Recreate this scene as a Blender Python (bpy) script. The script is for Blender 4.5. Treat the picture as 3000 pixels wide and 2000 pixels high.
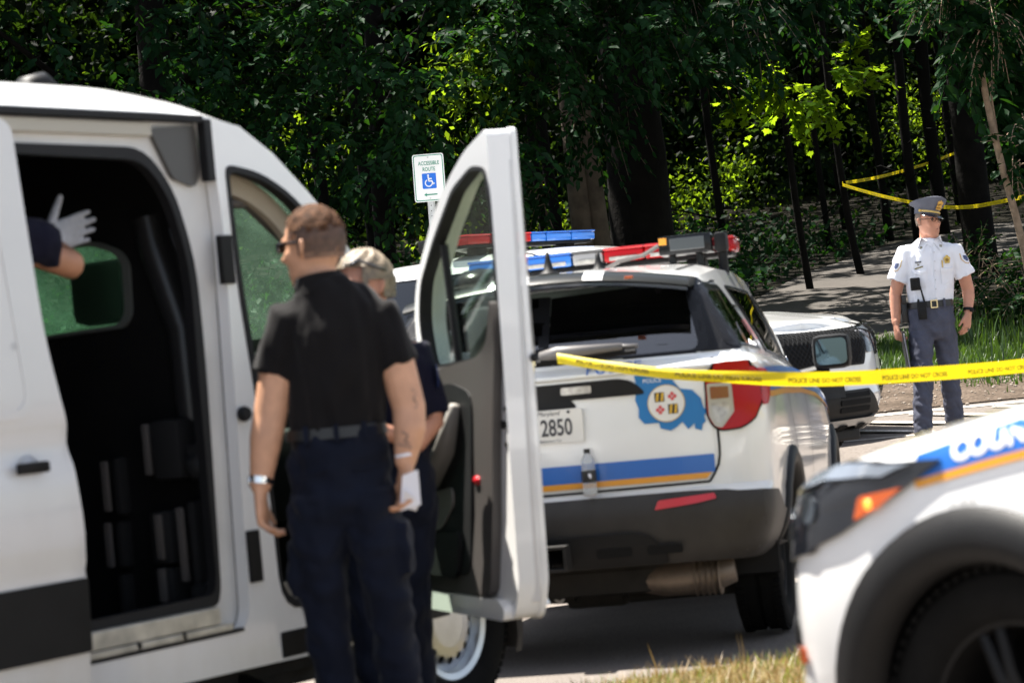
import bpy, bmesh, math, random
import numpy as np
from mathutils import Vector, Matrix, geometry
from mathutils.bvhtree import BVHTree
random.seed(7); np.random.seed(7)
R = math.radians
for o in list(bpy.data.objects): bpy.data.objects.remove(o)
sc = bpy.context.scene
COL = sc.collection

# ------------------------------------------------------------- camera
CAM_H = 1.38
cd = bpy.data.cameras.new('camera'); cam = bpy.data.objects.new('camera', cd); COL.objects.link(cam)
cd.sensor_width = 36; cd.lens = 85; cd.clip_start = .1; cd.clip_end = 400
cam.matrix_world = Matrix.Translation((0, 0, CAM_H)) @ Matrix.Rotation(R(90.596), 4, 'X') @ Matrix.Rotation(R(-5.4), 4, 'Z')
cd.dof.use_dof = True; cd.dof.focus_distance = 27.0; cd.dof.aperture_fstop = 4.0
sc.camera = cam
# ------------------------------------------------------------- sky, sun, exposure
SUN_EL, SUN_AZ = R(69), R(-50)          # azimuth measured from +Y (view direction) towards +X
world = bpy.data.worlds.new('World'); sc.world = world; world.use_nodes = True
nt = world.node_tree; nt.nodes.clear()
sky = nt.nodes.new('ShaderNodeTexSky'); sky.sky_type = 'NISHITA'; sky.sun_disc = False
sky.sun_elevation = SUN_EL; sky.sun_rotation = SUN_AZ; sky.air_density = 1.0; sky.dust_density = 1.2
bg = nt.nodes.new('ShaderNodeBackground'); bg.inputs[1].default_value = .068
wo = nt.nodes.new('ShaderNodeOutputWorld')
hs = nt.nodes.new('ShaderNodeHueSaturation'); hs.inputs['Saturation'].default_value = .6   # hazy summer sky, less blue
nt.links.new(sky.outputs[0], hs.inputs['Color']); nt.links.new(hs.outputs[0], bg.inputs[0]); nt.links.new(bg.outputs[0], wo.inputs[0])
sd = bpy.data.lights.new('sun', 'SUN'); sd.energy = 5.0; sd.angle = R(.53); sd.color = (1, .95, .87)
sun = bpy.data.objects.new('sun', sd); COL.objects.link(sun)
SUNV = Vector((math.cos(SUN_EL)*math.sin(SUN_AZ), math.cos(SUN_EL)*math.cos(SUN_AZ), math.sin(SUN_EL)))
sun.rotation_euler = SUNV.to_track_quat('Z', 'Y').to_euler()
vs = sc.view_settings
vs.view_transform = 'Standard'; vs.look = 'None'; vs.gamma = 1; vs.use_curve_mapping = False; vs.exposure = 1.84
sc.cycles.max_bounces = 8; sc.cycles.transparent_max_bounces = 16
sc.cycles.use_denoising = True

# ------------------------------------------------------------- helpers: materials
MATS = {}
def mat(name, col, rough=.5, metal=0, coat=0, nscale=0, namt=.15, bump=0, bscale=None, spec=.5, sheen=0, trans=0, alpha=1, emit=None):
    if name in MATS: return MATS[name]
    m = bpy.data.materials.new(name); m.use_nodes = True; n = m.node_tree; b = n.nodes['Principled BSDF']
    b.inputs['Base Color'].default_value = (*col, 1); b.inputs['Roughness'].default_value = rough
    b.inputs['Metallic'].default_value = metal; b.inputs['Coat Weight'].default_value = coat; b.inputs['Coat Roughness'].default_value = .06
    if rough >= .74 and spec == .5: spec = .12
    b.inputs['Specular IOR Level'].default_value = spec; b.inputs['Transmission Weight'].default_value = trans
    b.inputs['Alpha'].default_value = alpha
    if sheen: b.inputs['Sheen Weight'].default_value = sheen
    if emit: b.inputs['Emission Color'].default_value = (*emit[0], 1); b.inputs['Emission Strength'].default_value = emit[1]
    if nscale or bump:
        tc = n.nodes.new('ShaderNodeTexCoord')
    if nscale:
        t = n.nodes.new('ShaderNodeTexNoise'); t.inputs['Scale'].default_value = nscale; t.inputs['Detail'].default_value = 6
        n.links.new(tc.outputs['Object'], t.inputs['Vector'])
        r = n.nodes.new('ShaderNodeMapRange'); r.inputs[1].default_value = .3; r.inputs[2].default_value = .7
        r.inputs[3].default_value = 1-namt; r.inputs[4].default_value = 1+namt
        n.links.new(t.outputs['Fac'], r.inputs[0])
        mx = n.nodes.new('ShaderNodeMix'); mx.data_type = 'RGBA'; mx.blend_type = 'MULTIPLY'; mx.inputs[0].default_value = 1
        mx.inputs[6].default_value = (*col, 1); n.links.new(r.outputs[0], mx.inputs[7]); n.links.new(mx.outputs[2], b.inputs['Base Color'])
    if bump:
        t2 = n.nodes.new('ShaderNodeTexNoise'); t2.inputs['Scale'].default_value = bscale or 60; t2.inputs['Detail'].default_value = 5
        n.links.new(tc.outputs['Object'], t2.inputs['Vector'])
        bp = n.nodes.new('ShaderNodeBump'); bp.inputs['Strength'].default_value = bump; bp.inputs['Distance'].default_value = .01
        n.links.new(t2.outputs['Fac'], bp.inputs['Height']); n.links.new(bp.outputs[0], b.inputs['Normal'])
    MATS[name] = m; return m
def glassmat(name, tint, rough=.01, refl=1.0):
    if name in MATS: return MATS[name]
    m = bpy.data.materials.new(name); m.use_nodes = True; n = m.node_tree; n.nodes.clear()
    o = n.nodes.new('ShaderNodeOutputMaterial'); t = n.nodes.new('ShaderNodeBsdfTransparent'); g = n.nodes.new('ShaderNodeBsdfGlossy')
    ge = n.nodes.new('ShaderNodeNewGeometry'); dt = n.nodes.new('ShaderNodeVectorMath'); dt.operation = 'DOT_PRODUCT'   # Schlick, the same from both faces
    n.links.new(ge.outputs['Normal'], dt.inputs[0]); n.links.new(ge.outputs['Incoming'], dt.inputs[1])
    def ma(op, x, y=None):
        q = n.nodes.new('ShaderNodeMath'); q.operation = op
        for i, z in enumerate((x, y)):
            if z is None: continue
            if isinstance(z, (int, float)): q.inputs[i].default_value = z
            else: n.links.new(z, q.inputs[i])
        return q.outputs[0]
    fr = ma('ADD', ma('MULTIPLY', ma('POWER', ma('SUBTRACT', 1.0, ma('ABSOLUTE', dt.outputs['Value'])), 5.0), .957), .043)
    mx = n.nodes.new('ShaderNodeMixShader')
    mu = n.nodes.new('ShaderNodeMath'); mu.operation = 'MULTIPLY'; mu.inputs[1].default_value = refl; mu.use_clamp = True
    t.inputs[0].default_value = (*tint, 1); g.inputs['Roughness'].default_value = rough; g.inputs[0].default_value = (1, 1, 1, 1)
    n.links.new(fr, mu.inputs[0]); n.links.new(mu.outputs[0], mx.inputs[0]); n.links.new(t.outputs[0], mx.inputs[1]); n.links.new(g.outputs[0], mx.inputs[2]); n.links.new(mx.outputs[0], o.inputs[0])
    MATS[name] = m; return m
def leafmat(name, col, tcol, trans=.4, var=.35, gloss=.06, rough=.45):
    m = bpy.data.materials.new(name); m.use_nodes = True; n = m.node_tree; n.nodes.clear()
    o = n.nodes.new('ShaderNodeOutputMaterial'); d = n.nodes.new('ShaderNodeBsdfDiffuse'); t = n.nodes.new('ShaderNodeBsdfTranslucent'); g = n.nodes.new('ShaderNodeBsdfGlossy')
    g.inputs['Roughness'].default_value = rough
    ge = n.nodes.new('ShaderNodeNewGeometry'); mr = n.nodes.new('ShaderNodeMapRange'); mr.inputs[3].default_value = 1-var; mr.inputs[4].default_value = 1+var
    n.links.new(ge.outputs['Random Per Island'], mr.inputs[0])
    def cm(c):
        x = n.nodes.new('ShaderNodeMix'); x.data_type = 'RGBA'; x.blend_type = 'MULTIPLY'; x.inputs[0].default_value = 1
        x.inputs[6].default_value = (*c, 1); n.links.new(mr.outputs[0], x.inputs[7]); return x.outputs[2]
    n.links.new(cm(col), d.inputs[0]); n.links.new(cm(tcol), t.inputs[0])
    a = n.nodes.new('ShaderNodeMixShader'); a.inputs[0].default_value = trans
    n.links.new(d.outputs[0], a.inputs[1]); n.links.new(t.outputs[0], a.inputs[2])
    b = n.nodes.new('ShaderNodeMixShader'); b.inputs[0].default_value = gloss
    n.links.new(a.outputs[0], b.inputs[1]); n.links.new(g.outputs[0], b.inputs[2]); n.links.new(b.outputs[0], o.inputs[0])
    MATS[name] = m; return m

# ------------------------------------------------------------- helpers: objects
def tag(o, label=None, cat=None, group=None, kind=None):
    if label: o['label'] = label
    if cat: o['category'] = cat
    if group: o['group'] = group
    if kind: o['kind'] = kind
    return o
def thing(name, label, cat, loc=(0, 0, 0), rotz=0, group=None):
    o = bpy.data.objects.new(name, None); COL.objects.link(o); o.empty_display_size = .2
    o.location = loc; o.rotation_euler = (0, 0, rotz); return tag(o, label, cat, group)
def put(name, me, m=None, parent=None, smooth=False, loc=None):
    if isinstance(me, bmesh.types.BMesh):
        bmn = me; me = bpy.data.meshes.new(name); bmn.to_mesh(me); bmn.free()
    if m is not None:
        me.materials.clear()
        for q in (m if isinstance(m, (list, tuple)) else [m]): me.materials.append(q)
    if smooth is True: me.shade_smooth()
    elif smooth: me.shade_smooth(); me.set_sharp_from_angle(angle=R(smooth))
    o = bpy.data.objects.new(name, me); COL.objects.link(o)
    if parent: o.parent = parent
    if loc: o.location = loc
    return o
def mesh_np(name, v, faces):
    me = bpy.data.meshes.new(name); me.from_pydata([tuple(map(float, p)) for p in v], [], [tuple(map(int, f)) for f in faces]); me.update(); return me
def mesh_tri(name, v, tri):                    # fast path for big triangle soups
    me = bpy.data.meshes.new(name); v = np.asarray(v, np.float32); tri = np.asarray(tri, np.int32)
    me.vertices.add(len(v)); me.vertices.foreach_set('co', v.ravel()); me.loops.add(tri.size); me.loops.foreach_set('vertex_index', tri.ravel())
    me.polygons.add(len(tri)); me.polygons.foreach_set('loop_start', np.arange(0, tri.size, 3, dtype=np.int32)); me.polygons.foreach_set('loop_total', np.full(len(tri), 3, np.int32))
    me.update(calc_edges=True); return me
def box(bm, lo, hi, bev=0):
    g = bmesh.ops.create_cube(bm, size=1)['verts']
    for v in g: v.co = Vector([(lo[i]+hi[i])/2 + v.co[i]*(hi[i]-lo[i]) for i in range(3)])
    if bev:
        es = list({e for v in g for e in v.link_edges}); bmesh.ops.bevel(bm, geom=es, offset=bev, segments=2, affect='EDGES', profile=.6)
def frame_dir(d, up=(0, 0, 1)):
    d = Vector(d).normalized(); up = Vector(up)
    if abs(d.dot(up)) > .97: up = Vector((0, 1, 0))
    s = d.cross(up).normalized(); return d, s, s.cross(d).normalized()
def tube(bm, pts, rad, n=10, cap=True, side=None, round_=False):
    """swept tube through pts; rad scalar, list, or list of (a, b) ellipse radii along `side` and across it"""
    pts = [Vector(p) for p in pts]; k = len(pts)
    if not isinstance(rad, (list, tuple)): rad = [rad]*k
    rad = [(q, q) if not isinstance(q, (list, tuple)) else q for q in rad]
    st = []
    if round_:
        d = (pts[0]-pts[1]).normalized()
        for a in (80, 55, 28): st.append((pts[0]+d*min(rad[0])*math.sin(R(a)), [q*math.cos(R(a)) for q in rad[0]], 0))
    st += [(pts[i], rad[i], i) for i in range(k)]
    if round_:
        d = (pts[-1]-pts[-2]).normalized()
        for a in (28, 55, 80): st.append((pts[-1]+d*min(rad[-1])*math.sin(R(a)), [q*math.cos(R(a)) for q in rad[-1]], k-1))
    rings = []; ps = None
    for p, (a, b), i in st:
        d = pts[min(i+1, k-1)] - pts[max(i-1, 0)]
        d.normalize()
        if side is not None: s = Vector(side)
        elif ps is None: s = frame_dir(d)[1]
        else: s = ps
        s = s - d*s.dot(d)
        if s.length < 1e-4: s = frame_dir(d)[1]
        s.normalize(); ps = s; t = d.cross(s)
        rings.append([bm.verts.new(p + s*a*math.cos(2*math.pi*j/n) + t*b*math.sin(2*math.pi*j/n)) for j in range(n)])
    for A, B in zip(rings, rings[1:]):
        for j in range(n): bm.faces.new((A[j], A[(j+1) % n], B[(j+1) % n], B[j]))
    if cap: bm.faces.new(rings[0][::-1]); bm.faces.new(rings[-1])
def lathe(bm, prof, n=32, axis='y', c=(0, 0, 0), close=False):
    """revolve (r, h) profile round an axis through c"""
    rings = []
    for r, h in prof:
        ring = []
        for j in range(n):
            a = 2*math.pi*j/n; u, w = r*math.cos(a), r*math.sin(a)
            p = (u, h, w) if axis == 'y' else ((u, w, h) if axis == 'z' else (h, u, w))
            ring.append(bm.verts.new(Vector(p)+Vector(c)))
        rings.append(ring)
    pr = list(zip(rings, rings[1:]))
    if close: pr.append((rings[-1], rings[0]))
    for A, B in pr:
        for j in range(n): bm.faces.new((A[j], A[(j+1) % n], B[(j+1) % n], B[j]))
    if not close:
        if prof[0][0] > 1e-5: bm.faces.new(rings[0][::-1])
        if prof[-1][0] > 1e-5: bm.faces.new(rings[-1])
    bmesh.ops.remove_doubles(bm, verts=bm.verts, dist=1e-6); bmesh.ops.recalc_face_normals(bm, faces=bm.faces)
def fillet(poly, r=.03, n=4):
    out = []; k = len(poly)
    rr = r if isinstance(r, (list, tuple)) else [r]*k
    for i in range(k):
        p = Vector(poly[i]); a = Vector(poly[i-1])-p; b = Vector(poly[(i+1) % k])-p
        q = min(rr[i], a.length*.45, b.length*.45)
        if q < 1e-4: out.append(tuple(p)); continue
        A = p+a.normalized()*q; B = p+b.normalized()*q
        for j in range(n+1):
            t = j/n; out.append(tuple((1-t)**2*A + 2*t*(1-t)*p + t*t*B))
    return out
def cdt(poly, res=None, holes=()):
    """triangles inside poly (with holes), optional interior grid of spacing res"""
    vs = [Vector(p) for p in poly]; ed = [(i, (i+1) % len(poly)) for i in range(len(poly))]
    for h in holes:
        k = len(vs); vs += [Vector(p) for p in h]; ed += [(k+i, k+(i+1) % len(h)) for i in range(len(h))]
    nb = len(vs)
    def inside(p, pl):
        c = False; j = len(pl)-1
        for i in range(len(pl)):
            if (pl[i][1] > p[1]) != (pl[j][1] > p[1]) and p[0] < (pl[j][0]-pl[i][0])*(p[1]-pl[i][1])/(pl[j][1]-pl[i][1])+pl[i][0]: c = not c
            j = i
        return c
    if res:
        xs = [p[0] for p in poly]; ys = [p[1] for p in poly]
        nx = int((max(xs)-min(xs))/res); ny = int((max(ys)-min(ys))/res)
        for i in range(1, nx+1):
            for j in range(1, ny+1):
                p = (min(xs)+(max(xs)-min(xs))*i/(nx+1), min(ys)+(max(ys)-min(ys))*j/(ny+1))
                if inside(p, poly) and not any(inside(p, h) for h in holes): vs.append(Vector(p))
    r = geometry.delaunay_2d_cdt(vs, ed, [], 0, 1e-6)
    V = [tuple(v) for v in r[0]]; T = []
    for f in r[2]:
        c = (sum(V[i][0] for i in f)/len(f), sum(V[i][1] for i in f)/len(f))
        if inside(c, poly) and not any(inside(c, h) for h in holes): T.append(f)
    return V, T
def dense(poly, res):
    out = []
    for i, p in enumerate(poly):
        a = Vector(p); b = Vector(poly[(i+1) % len(poly)]); k = max(1, int((b-a).length/res+.5))
        out += [tuple(a.lerp(b, j/k)) for j in range(k)]
    return out
def slab(bm, poly, fn, th, res=None, holes=(), bev=0):
    """plate with thickness: fn(u, v, w) -> 3-D point; w from 0 (face) to th"""
    V, T = cdt(poly, res, holes)
    A = [bm.verts.new(fn(u, v, 0)) for u, v in V]; B = [bm.verts.new(fn(u, v, th)) for u, v in V]
    cnt = {}
    for f in T:
        try: bm.faces.new([A[i] for i in f]); bm.faces.new([B[i] for i in reversed(f)])
        except ValueError: continue
        for i in range(len(f)):
            e = (f[i], f[(i+1) % len(f)]); cnt[tuple(sorted(e))] = cnt.get(tuple(sorted(e)), []) + [e]
    for l in cnt.values():
        if len(l) == 1:
            a, b = l[0]
            try: bm.faces.new((A[b], A[a], B[a], B[b]))
            except ValueError: pass
    for v in [v for v in bm.verts if not v.link_faces]: bm.verts.remove(v)
def interp(tab, x):
    return float(np.interp(x, [t[0] for t in tab], [t[1] for t in tab]))
def crom(pts, n):
    """Catmull-Rom through pts, n samples spaced by arc length"""
    P = [np.array(p, float) for p in pts]; P = [2*P[0]-P[1]]+P+[2*P[-1]-P[-2]]; out = []
    for i in range(1, len(P)-2):
        for t in np.linspace(0, 1, 24, endpoint=False):
            a, b, c, d = P[i-1:i+3]
            out.append(.5*((2*b)+(c-a)*t+(2*a-5*b+4*c-d)*t*t+(3*b-a-3*c+d)*t**3))
    out.append(P[-2]); out = np.array(out)
    s = np.r_[0, np.cumsum(np.linalg.norm(np.diff(out, axis=0), axis=1))]
    q = np.linspace(0, s[-1], n)
    return np.stack([np.interp(q, s, out[:, k]) for k in range(out.shape[1])], 1)
TXT = {}
def text2d(s, size=1.0, shear=0, bold=0, align='CENTER', narrow=1.0):
    """flat letters as (verts, polygons), centred on the origin"""
    c = bpy.data.curves.new('lettering', 'FONT'); c.body = s; c.size = size; c.align_x = align; c.shear = shear; c.offset = bold; c.resolution_u = 6
    o = bpy.data.objects.new('lettering', c); COL.objects.link(o)
    dg = bpy.context.evaluated_depsgraph_get(); me = o.evaluated_get(dg).to_mesh()
    V = np.array([v.co[:2] for v in me.vertices]); F = [tuple(p.vertices) for p in me.polygons]
    o.evaluated_get(dg).to_mesh_clear(); bpy.data.objects.remove(o); bpy.data.curves.remove(c)
    V[:, 0] *= narrow; V[:, 1] -= (V[:, 1].min()+V[:, 1].max())/2
    if align == 'CENTER': V[:, 0] -= (V[:, 0].min()+V[:, 0].max())/2
    return V, F
def flat(name, V, F, fn, m, parent, holder=None):
    """2-D figure placed by fn(u, v) -> point"""
    me = mesh_np(name, [fn(u, v) for u, v in V], F); return put(name, me, m, parent)
def circle(c, r, n=24, ry=None):
    return [(c[0]+r*math.cos(2*math.pi*i/n), c[1]+(ry or r)*math.sin(2*math.pi*i/n)) for i in range(n)]

class Skin:
    """a surface onto which patches (windows, decals, lamps) are laid by ray casting"""
    AX = {'rear': (lambda q, z: ((-4, -q, z), (1, 0, 0))), 'front': (lambda q, z: ((9, q, z), (-1, 0, 0))),
          'right': (lambda q, z: ((q, -4, z), (0, 1, 0))), 'left': (lambda q, z: ((-q, 4, z), (0, -1, 0))), 'top': (lambda q, z: ((q, z, 5), (0, 0, -1)))}
    def __init__(self, V, F): self.bvh = BVHTree.FromPolygons([Vector(map(float, v)) for v in V], [list(map(int, f)) for f in F])
    def at(self, ax, q, z, off):
        o, d = self.AX[ax](q, z); o = Vector(o); d = Vector(d); h = self.bvh.ray_cast(o, d)
        if h[0] is None:
            # outside the silhouette: nearest point on the skin seen from a point just in front of it
            c = self.bvh.find_nearest(o + d*4.0); p, nrm = c[0], c[1]
        else: p, nrm = h[0], h[1]
        if nrm.dot(d) > 0: nrm = -nrm
        return p + nrm*off
    def patch(self, name, poly, ax, off, m, parent, res=.045, rim=.012, holes=(), smooth=True):
        poly = dense(poly, res); holes = [dense(h, res) for h in holes]
        V, T = cdt(poly, res, holes); bm = bmesh.new()
        A = [bm.verts.new(self.at(ax, u, v, off)) for u, v in V]
        for f in T:
            try: bm.faces.new([A[i] for i in f])
            except ValueError: pass
        for v in [v for v in bm.verts if not v.link_faces]: bm.verts.remove(v)
        d = Vector(self.AX[ax](0, 0)[1])
        bmesh.ops.recalc_face_normals(bm, faces=bm.faces)
        s = sum((f.normal.dot(d)*f.calc_area() for f in bm.faces))
        if s > 0: bmesh.ops.reverse_faces(bm, faces=bm.faces)
        if rim:
            es = [e for e in bm.edges if len(e.link_faces) == 1]
            r = bmesh.ops.extrude_edge_only(bm, edges=es)
            for g in r['geom']:
                if isinstance(g, bmesh.types.BMVert): g.co += d*rim
            bmesh.ops.recalc_face_normals(bm, faces=bm.faces)
            s = sum((f.normal.dot(d)*f.calc_area() for f in bm.faces if abs(f.normal.dot(d)) > .5))
            if s > 0: bmesh.ops.reverse_faces(bm, faces=bm.faces)
        return put(name, bm, m, parent, smooth=40 if smooth else False)
    def line(self, name, pts, ax, w, off, m, parent):
        """narrow dark seam following pts"""
        pts = [Vector(p) for p in crom(pts, max(6, int(sum((Vector(a)-Vector(b)).length for a, b in zip(pts, pts[1:]))/.04)))] if len(pts) > 2 else [Vector(pts[0]).lerp(Vector(pts[1]), t/12) for t in range(13)]
        L, Rr = [], []
        for i, p in enumerate(pts):
            d = (pts[min(i+1, len(pts)-1)]-pts[max(i-1, 0)]).normalized(); s = Vector((-d.y, d.x))*w/2
            L.append(self.at(ax, *(p+s), off)); Rr.append(self.at(ax, *(p-s), off))
        n = len(pts); me = mesh_np(name, L+Rr, [(i, i+1, n+i+1, n+i) for i in range(n-1)])
        return put(name, me, m, parent)
    def text(self, name, s, ax, c, size, m, parent, off=.008, shear=0, bold=0, narrow=1, tilt=0):
        V, F = text2d(s, size, shear, bold, narrow=narrow); ct, st = math.cos(tilt), math.sin(tilt)
        return put(name, mesh_np(name, [self.at(ax, c[0]+u*ct-v*st, c[1]+u*st+v*ct, off) for u, v in V], F), m, parent)

def add_dust(m, z0, z1, col, k):
    n = m.node_tree; b = n.nodes['Principled BSDF']; src = b.inputs['Base Color'].links[0].from_socket
    tc = n.nodes.new('ShaderNodeTexCoord'); sp = n.nodes.new('ShaderNodeSeparateXYZ'); n.links.new(tc.outputs['Object'], sp.inputs[0])
    mr = n.nodes.new('ShaderNodeMapRange'); mr.inputs[1].default_value = z1; mr.inputs[2].default_value = z0; mr.inputs[3].default_value = 0; mr.inputs[4].default_value = 1; n.links.new(sp.outputs[2], mr.inputs[0])
    nz = n.nodes.new('ShaderNodeTexNoise'); nz.inputs['Scale'].default_value = 3.2; nz.inputs['Detail'].default_value = 9; nz.inputs['Roughness'].default_value = .7
    mp = n.nodes.new('ShaderNodeMapping'); mp.inputs['Scale'].default_value = (1, 1, .35); n.links.new(tc.outputs['Object'], mp.inputs[0]); n.links.new(mp.outputs[0], nz.inputs['Vector'])
    m2 = n.nodes.new('ShaderNodeMapRange'); m2.inputs[1].default_value = .38; m2.inputs[2].default_value = .72; n.links.new(nz.outputs['Fac'], m2.inputs[0])
    mu = n.nodes.new('ShaderNodeMath'); mu.operation = 'MULTIPLY_ADD'; mu.inputs[1].default_value = .8; n.links.new(m2.outputs[0], mu.inputs[0]); mu.inputs[2].default_value = .35
    mv = n.nodes.new('ShaderNodeMath'); mv.operation = 'MULTIPLY'; n.links.new(mu.outputs[0], mv.inputs[0]); n.links.new(mr.outputs[0], mv.inputs[1])
    mk = n.nodes.new('ShaderNodeMath'); mk.operation = 'MULTIPLY'; mk.inputs[1].default_value = k; mk.use_clamp = True; n.links.new(mv.outputs[0], mk.inputs[0])
    mx = n.nodes.new('ShaderNodeMix'); mx.data_type = 'RGBA'; mx.inputs[7].default_value = (*col, 1); n.links.new(mk.outputs[0], mx.inputs[0]); n.links.new(src, mx.inputs[6]); n.links.new(mx.outputs[2], b.inputs['Base Color'])
# ------------------------------------------------------------- common materials
WHITE = mat('white_car_paint', (.80, .80, .79), .28, coat=1, nscale=1.3, namt=.04)
DUSTY = mat('white_van_paint', (.66, .652, .64), .3, coat=.8, nscale=1.1, namt=.05)
VANW = mat('shade_lifted_van_paint', (.82, .815, .805), .3, coat=.8, nscale=1.1, namt=.04)  # same van white, lightened to offset shade on pillar and open door
add_dust(VANW, .35, 1.2, (.45, .39, .31), .35); add_dust(WHITE, .35, 1.0, (.42, .36, .29), .45); add_dust(DUSTY, .35, 1.5, (.42, .36, .29), .45)
BLACKP = mat('black_textured_plastic', (.007, .0068, .007), .5, spec=.22, nscale=9, namt=.2, bump=.15, bscale=300)
BUMPB = mat('bumper_grey_plastic', (.034, .031, .029), .5, spec=.3, nscale=9, namt=.15, bump=.12, bscale=300)
GREYP = mat('grey_interior_plastic', (.075, .066, .062), .5, nscale=6, namt=.12, bump=.1, bscale=350)
DARKP = mat('dark_interior_plastic', (.008, .008, .0085), .6, nscale=6, namt=.2, spec=.25)
GLOSSB = mat('gloss_black', (.006, .006, .0065), .2, spec=.3)
RUBBER = mat('tyre_rubber', (.006, .0058, .0055), .85, nscale=14, namt=.25, bump=.3, bscale=90)
SEAM = mat('panel_gap', (.010, .010, .010), .8)
GASKET = mat('rubber_gasket', (.010, .010, .011), .6, spec=.3)
STEEL = mat('silver_steel', (.55, .55, .54), .33, metal=.9, nscale=8, namt=.15)
CHROME = mat('chrome', (.75, .75, .76), .08, metal=1)
DARKM = mat('dark_underbody_metal', (.02, .018, .016), .7, metal=.3, nscale=10, namt=.4)
RUSTY = mat('dull_exhaust_metal', (.24, .19, .15), .5, metal=.7, nscale=7, namt=.4)
BLUE = mat('stripe_blue_vinyl', (.008, .115, .44), .35, coat=.5)
GOLD = mat('stripe_gold_vinyl', (.72, .30, .015), .35, coat=.5)
RED = mat('red_lens', (.38, .003, .006), .25, spec=.3)
REDF = mat('red_reflector', (.55, .015, .025), .3, coat=.5)
AMBER = mat('amber_lens', (.50, .085, .010), .2, coat=1)
CLEARL = mat('clear_lens', (.42, .40, .36), .12, coat=1, nscale=40, namt=.25)
BLUEL = mat('blue_lens', (.02, .17, .60), .15, coat=1)
SMOKEL = mat('smoke_lens', (.32, .31, .30), .15, coat=1)
TINT = glassmat('tinted_glass', (.16, .175, .165), refl=3.4)
DTINT = glassmat('dark_privacy_glass', (.07, .08, .08), refl=1.5)
DOORG = glassmat('door_window_glass', (.80, .88, .82), refl=.9)
CLEARG = glassmat('clear_green_glass', (.70, .80, .72), refl=1.25)
YELLOW = mat('yellow_barrier_plastic', (.82, .66, .004), .35, coat=.3)
BLKINK = mat('black_ink', (.20, .15, .01), .7)

WHEEL3 = (0.985, 5.275, 0.458)
TAPE1 = [(0.193, 10.74, 1.405), (0.278, 10.68, 1.385), (0.435, 10.55, 1.344), (0.649, 10.45, 1.297), (0.836, 10.42, 1.265), (1.16, 10.45, 1.216), (1.474, 10.6, 1.19), (1.807, 10.8, 1.175), (2.065, 10.95, 1.167), (2.329, 11.1, 1.164), (2.877, 11.4, 1.162)]
TAPE2 = [(5.108, 35.9, 3.629), (5.925, 38.117, 3.802), (6.686, 40.045, 3.995), (7.493, 41.972, 4.218), (8.349, 43.9, 4.487)]
TAPE3 = [(5.106, 35.9, 3.609), (5.254, 35.182, 3.461), (5.463, 34.078, 3.259), (5.692, 32.698, 3.047), (5.852, 31.593, 2.917), (5.975, 30.627, 2.85), (6.083, 29.661, 2.826), (6.184, 28.556, 2.81), (6.29, 26.9, 2.791)]

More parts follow.
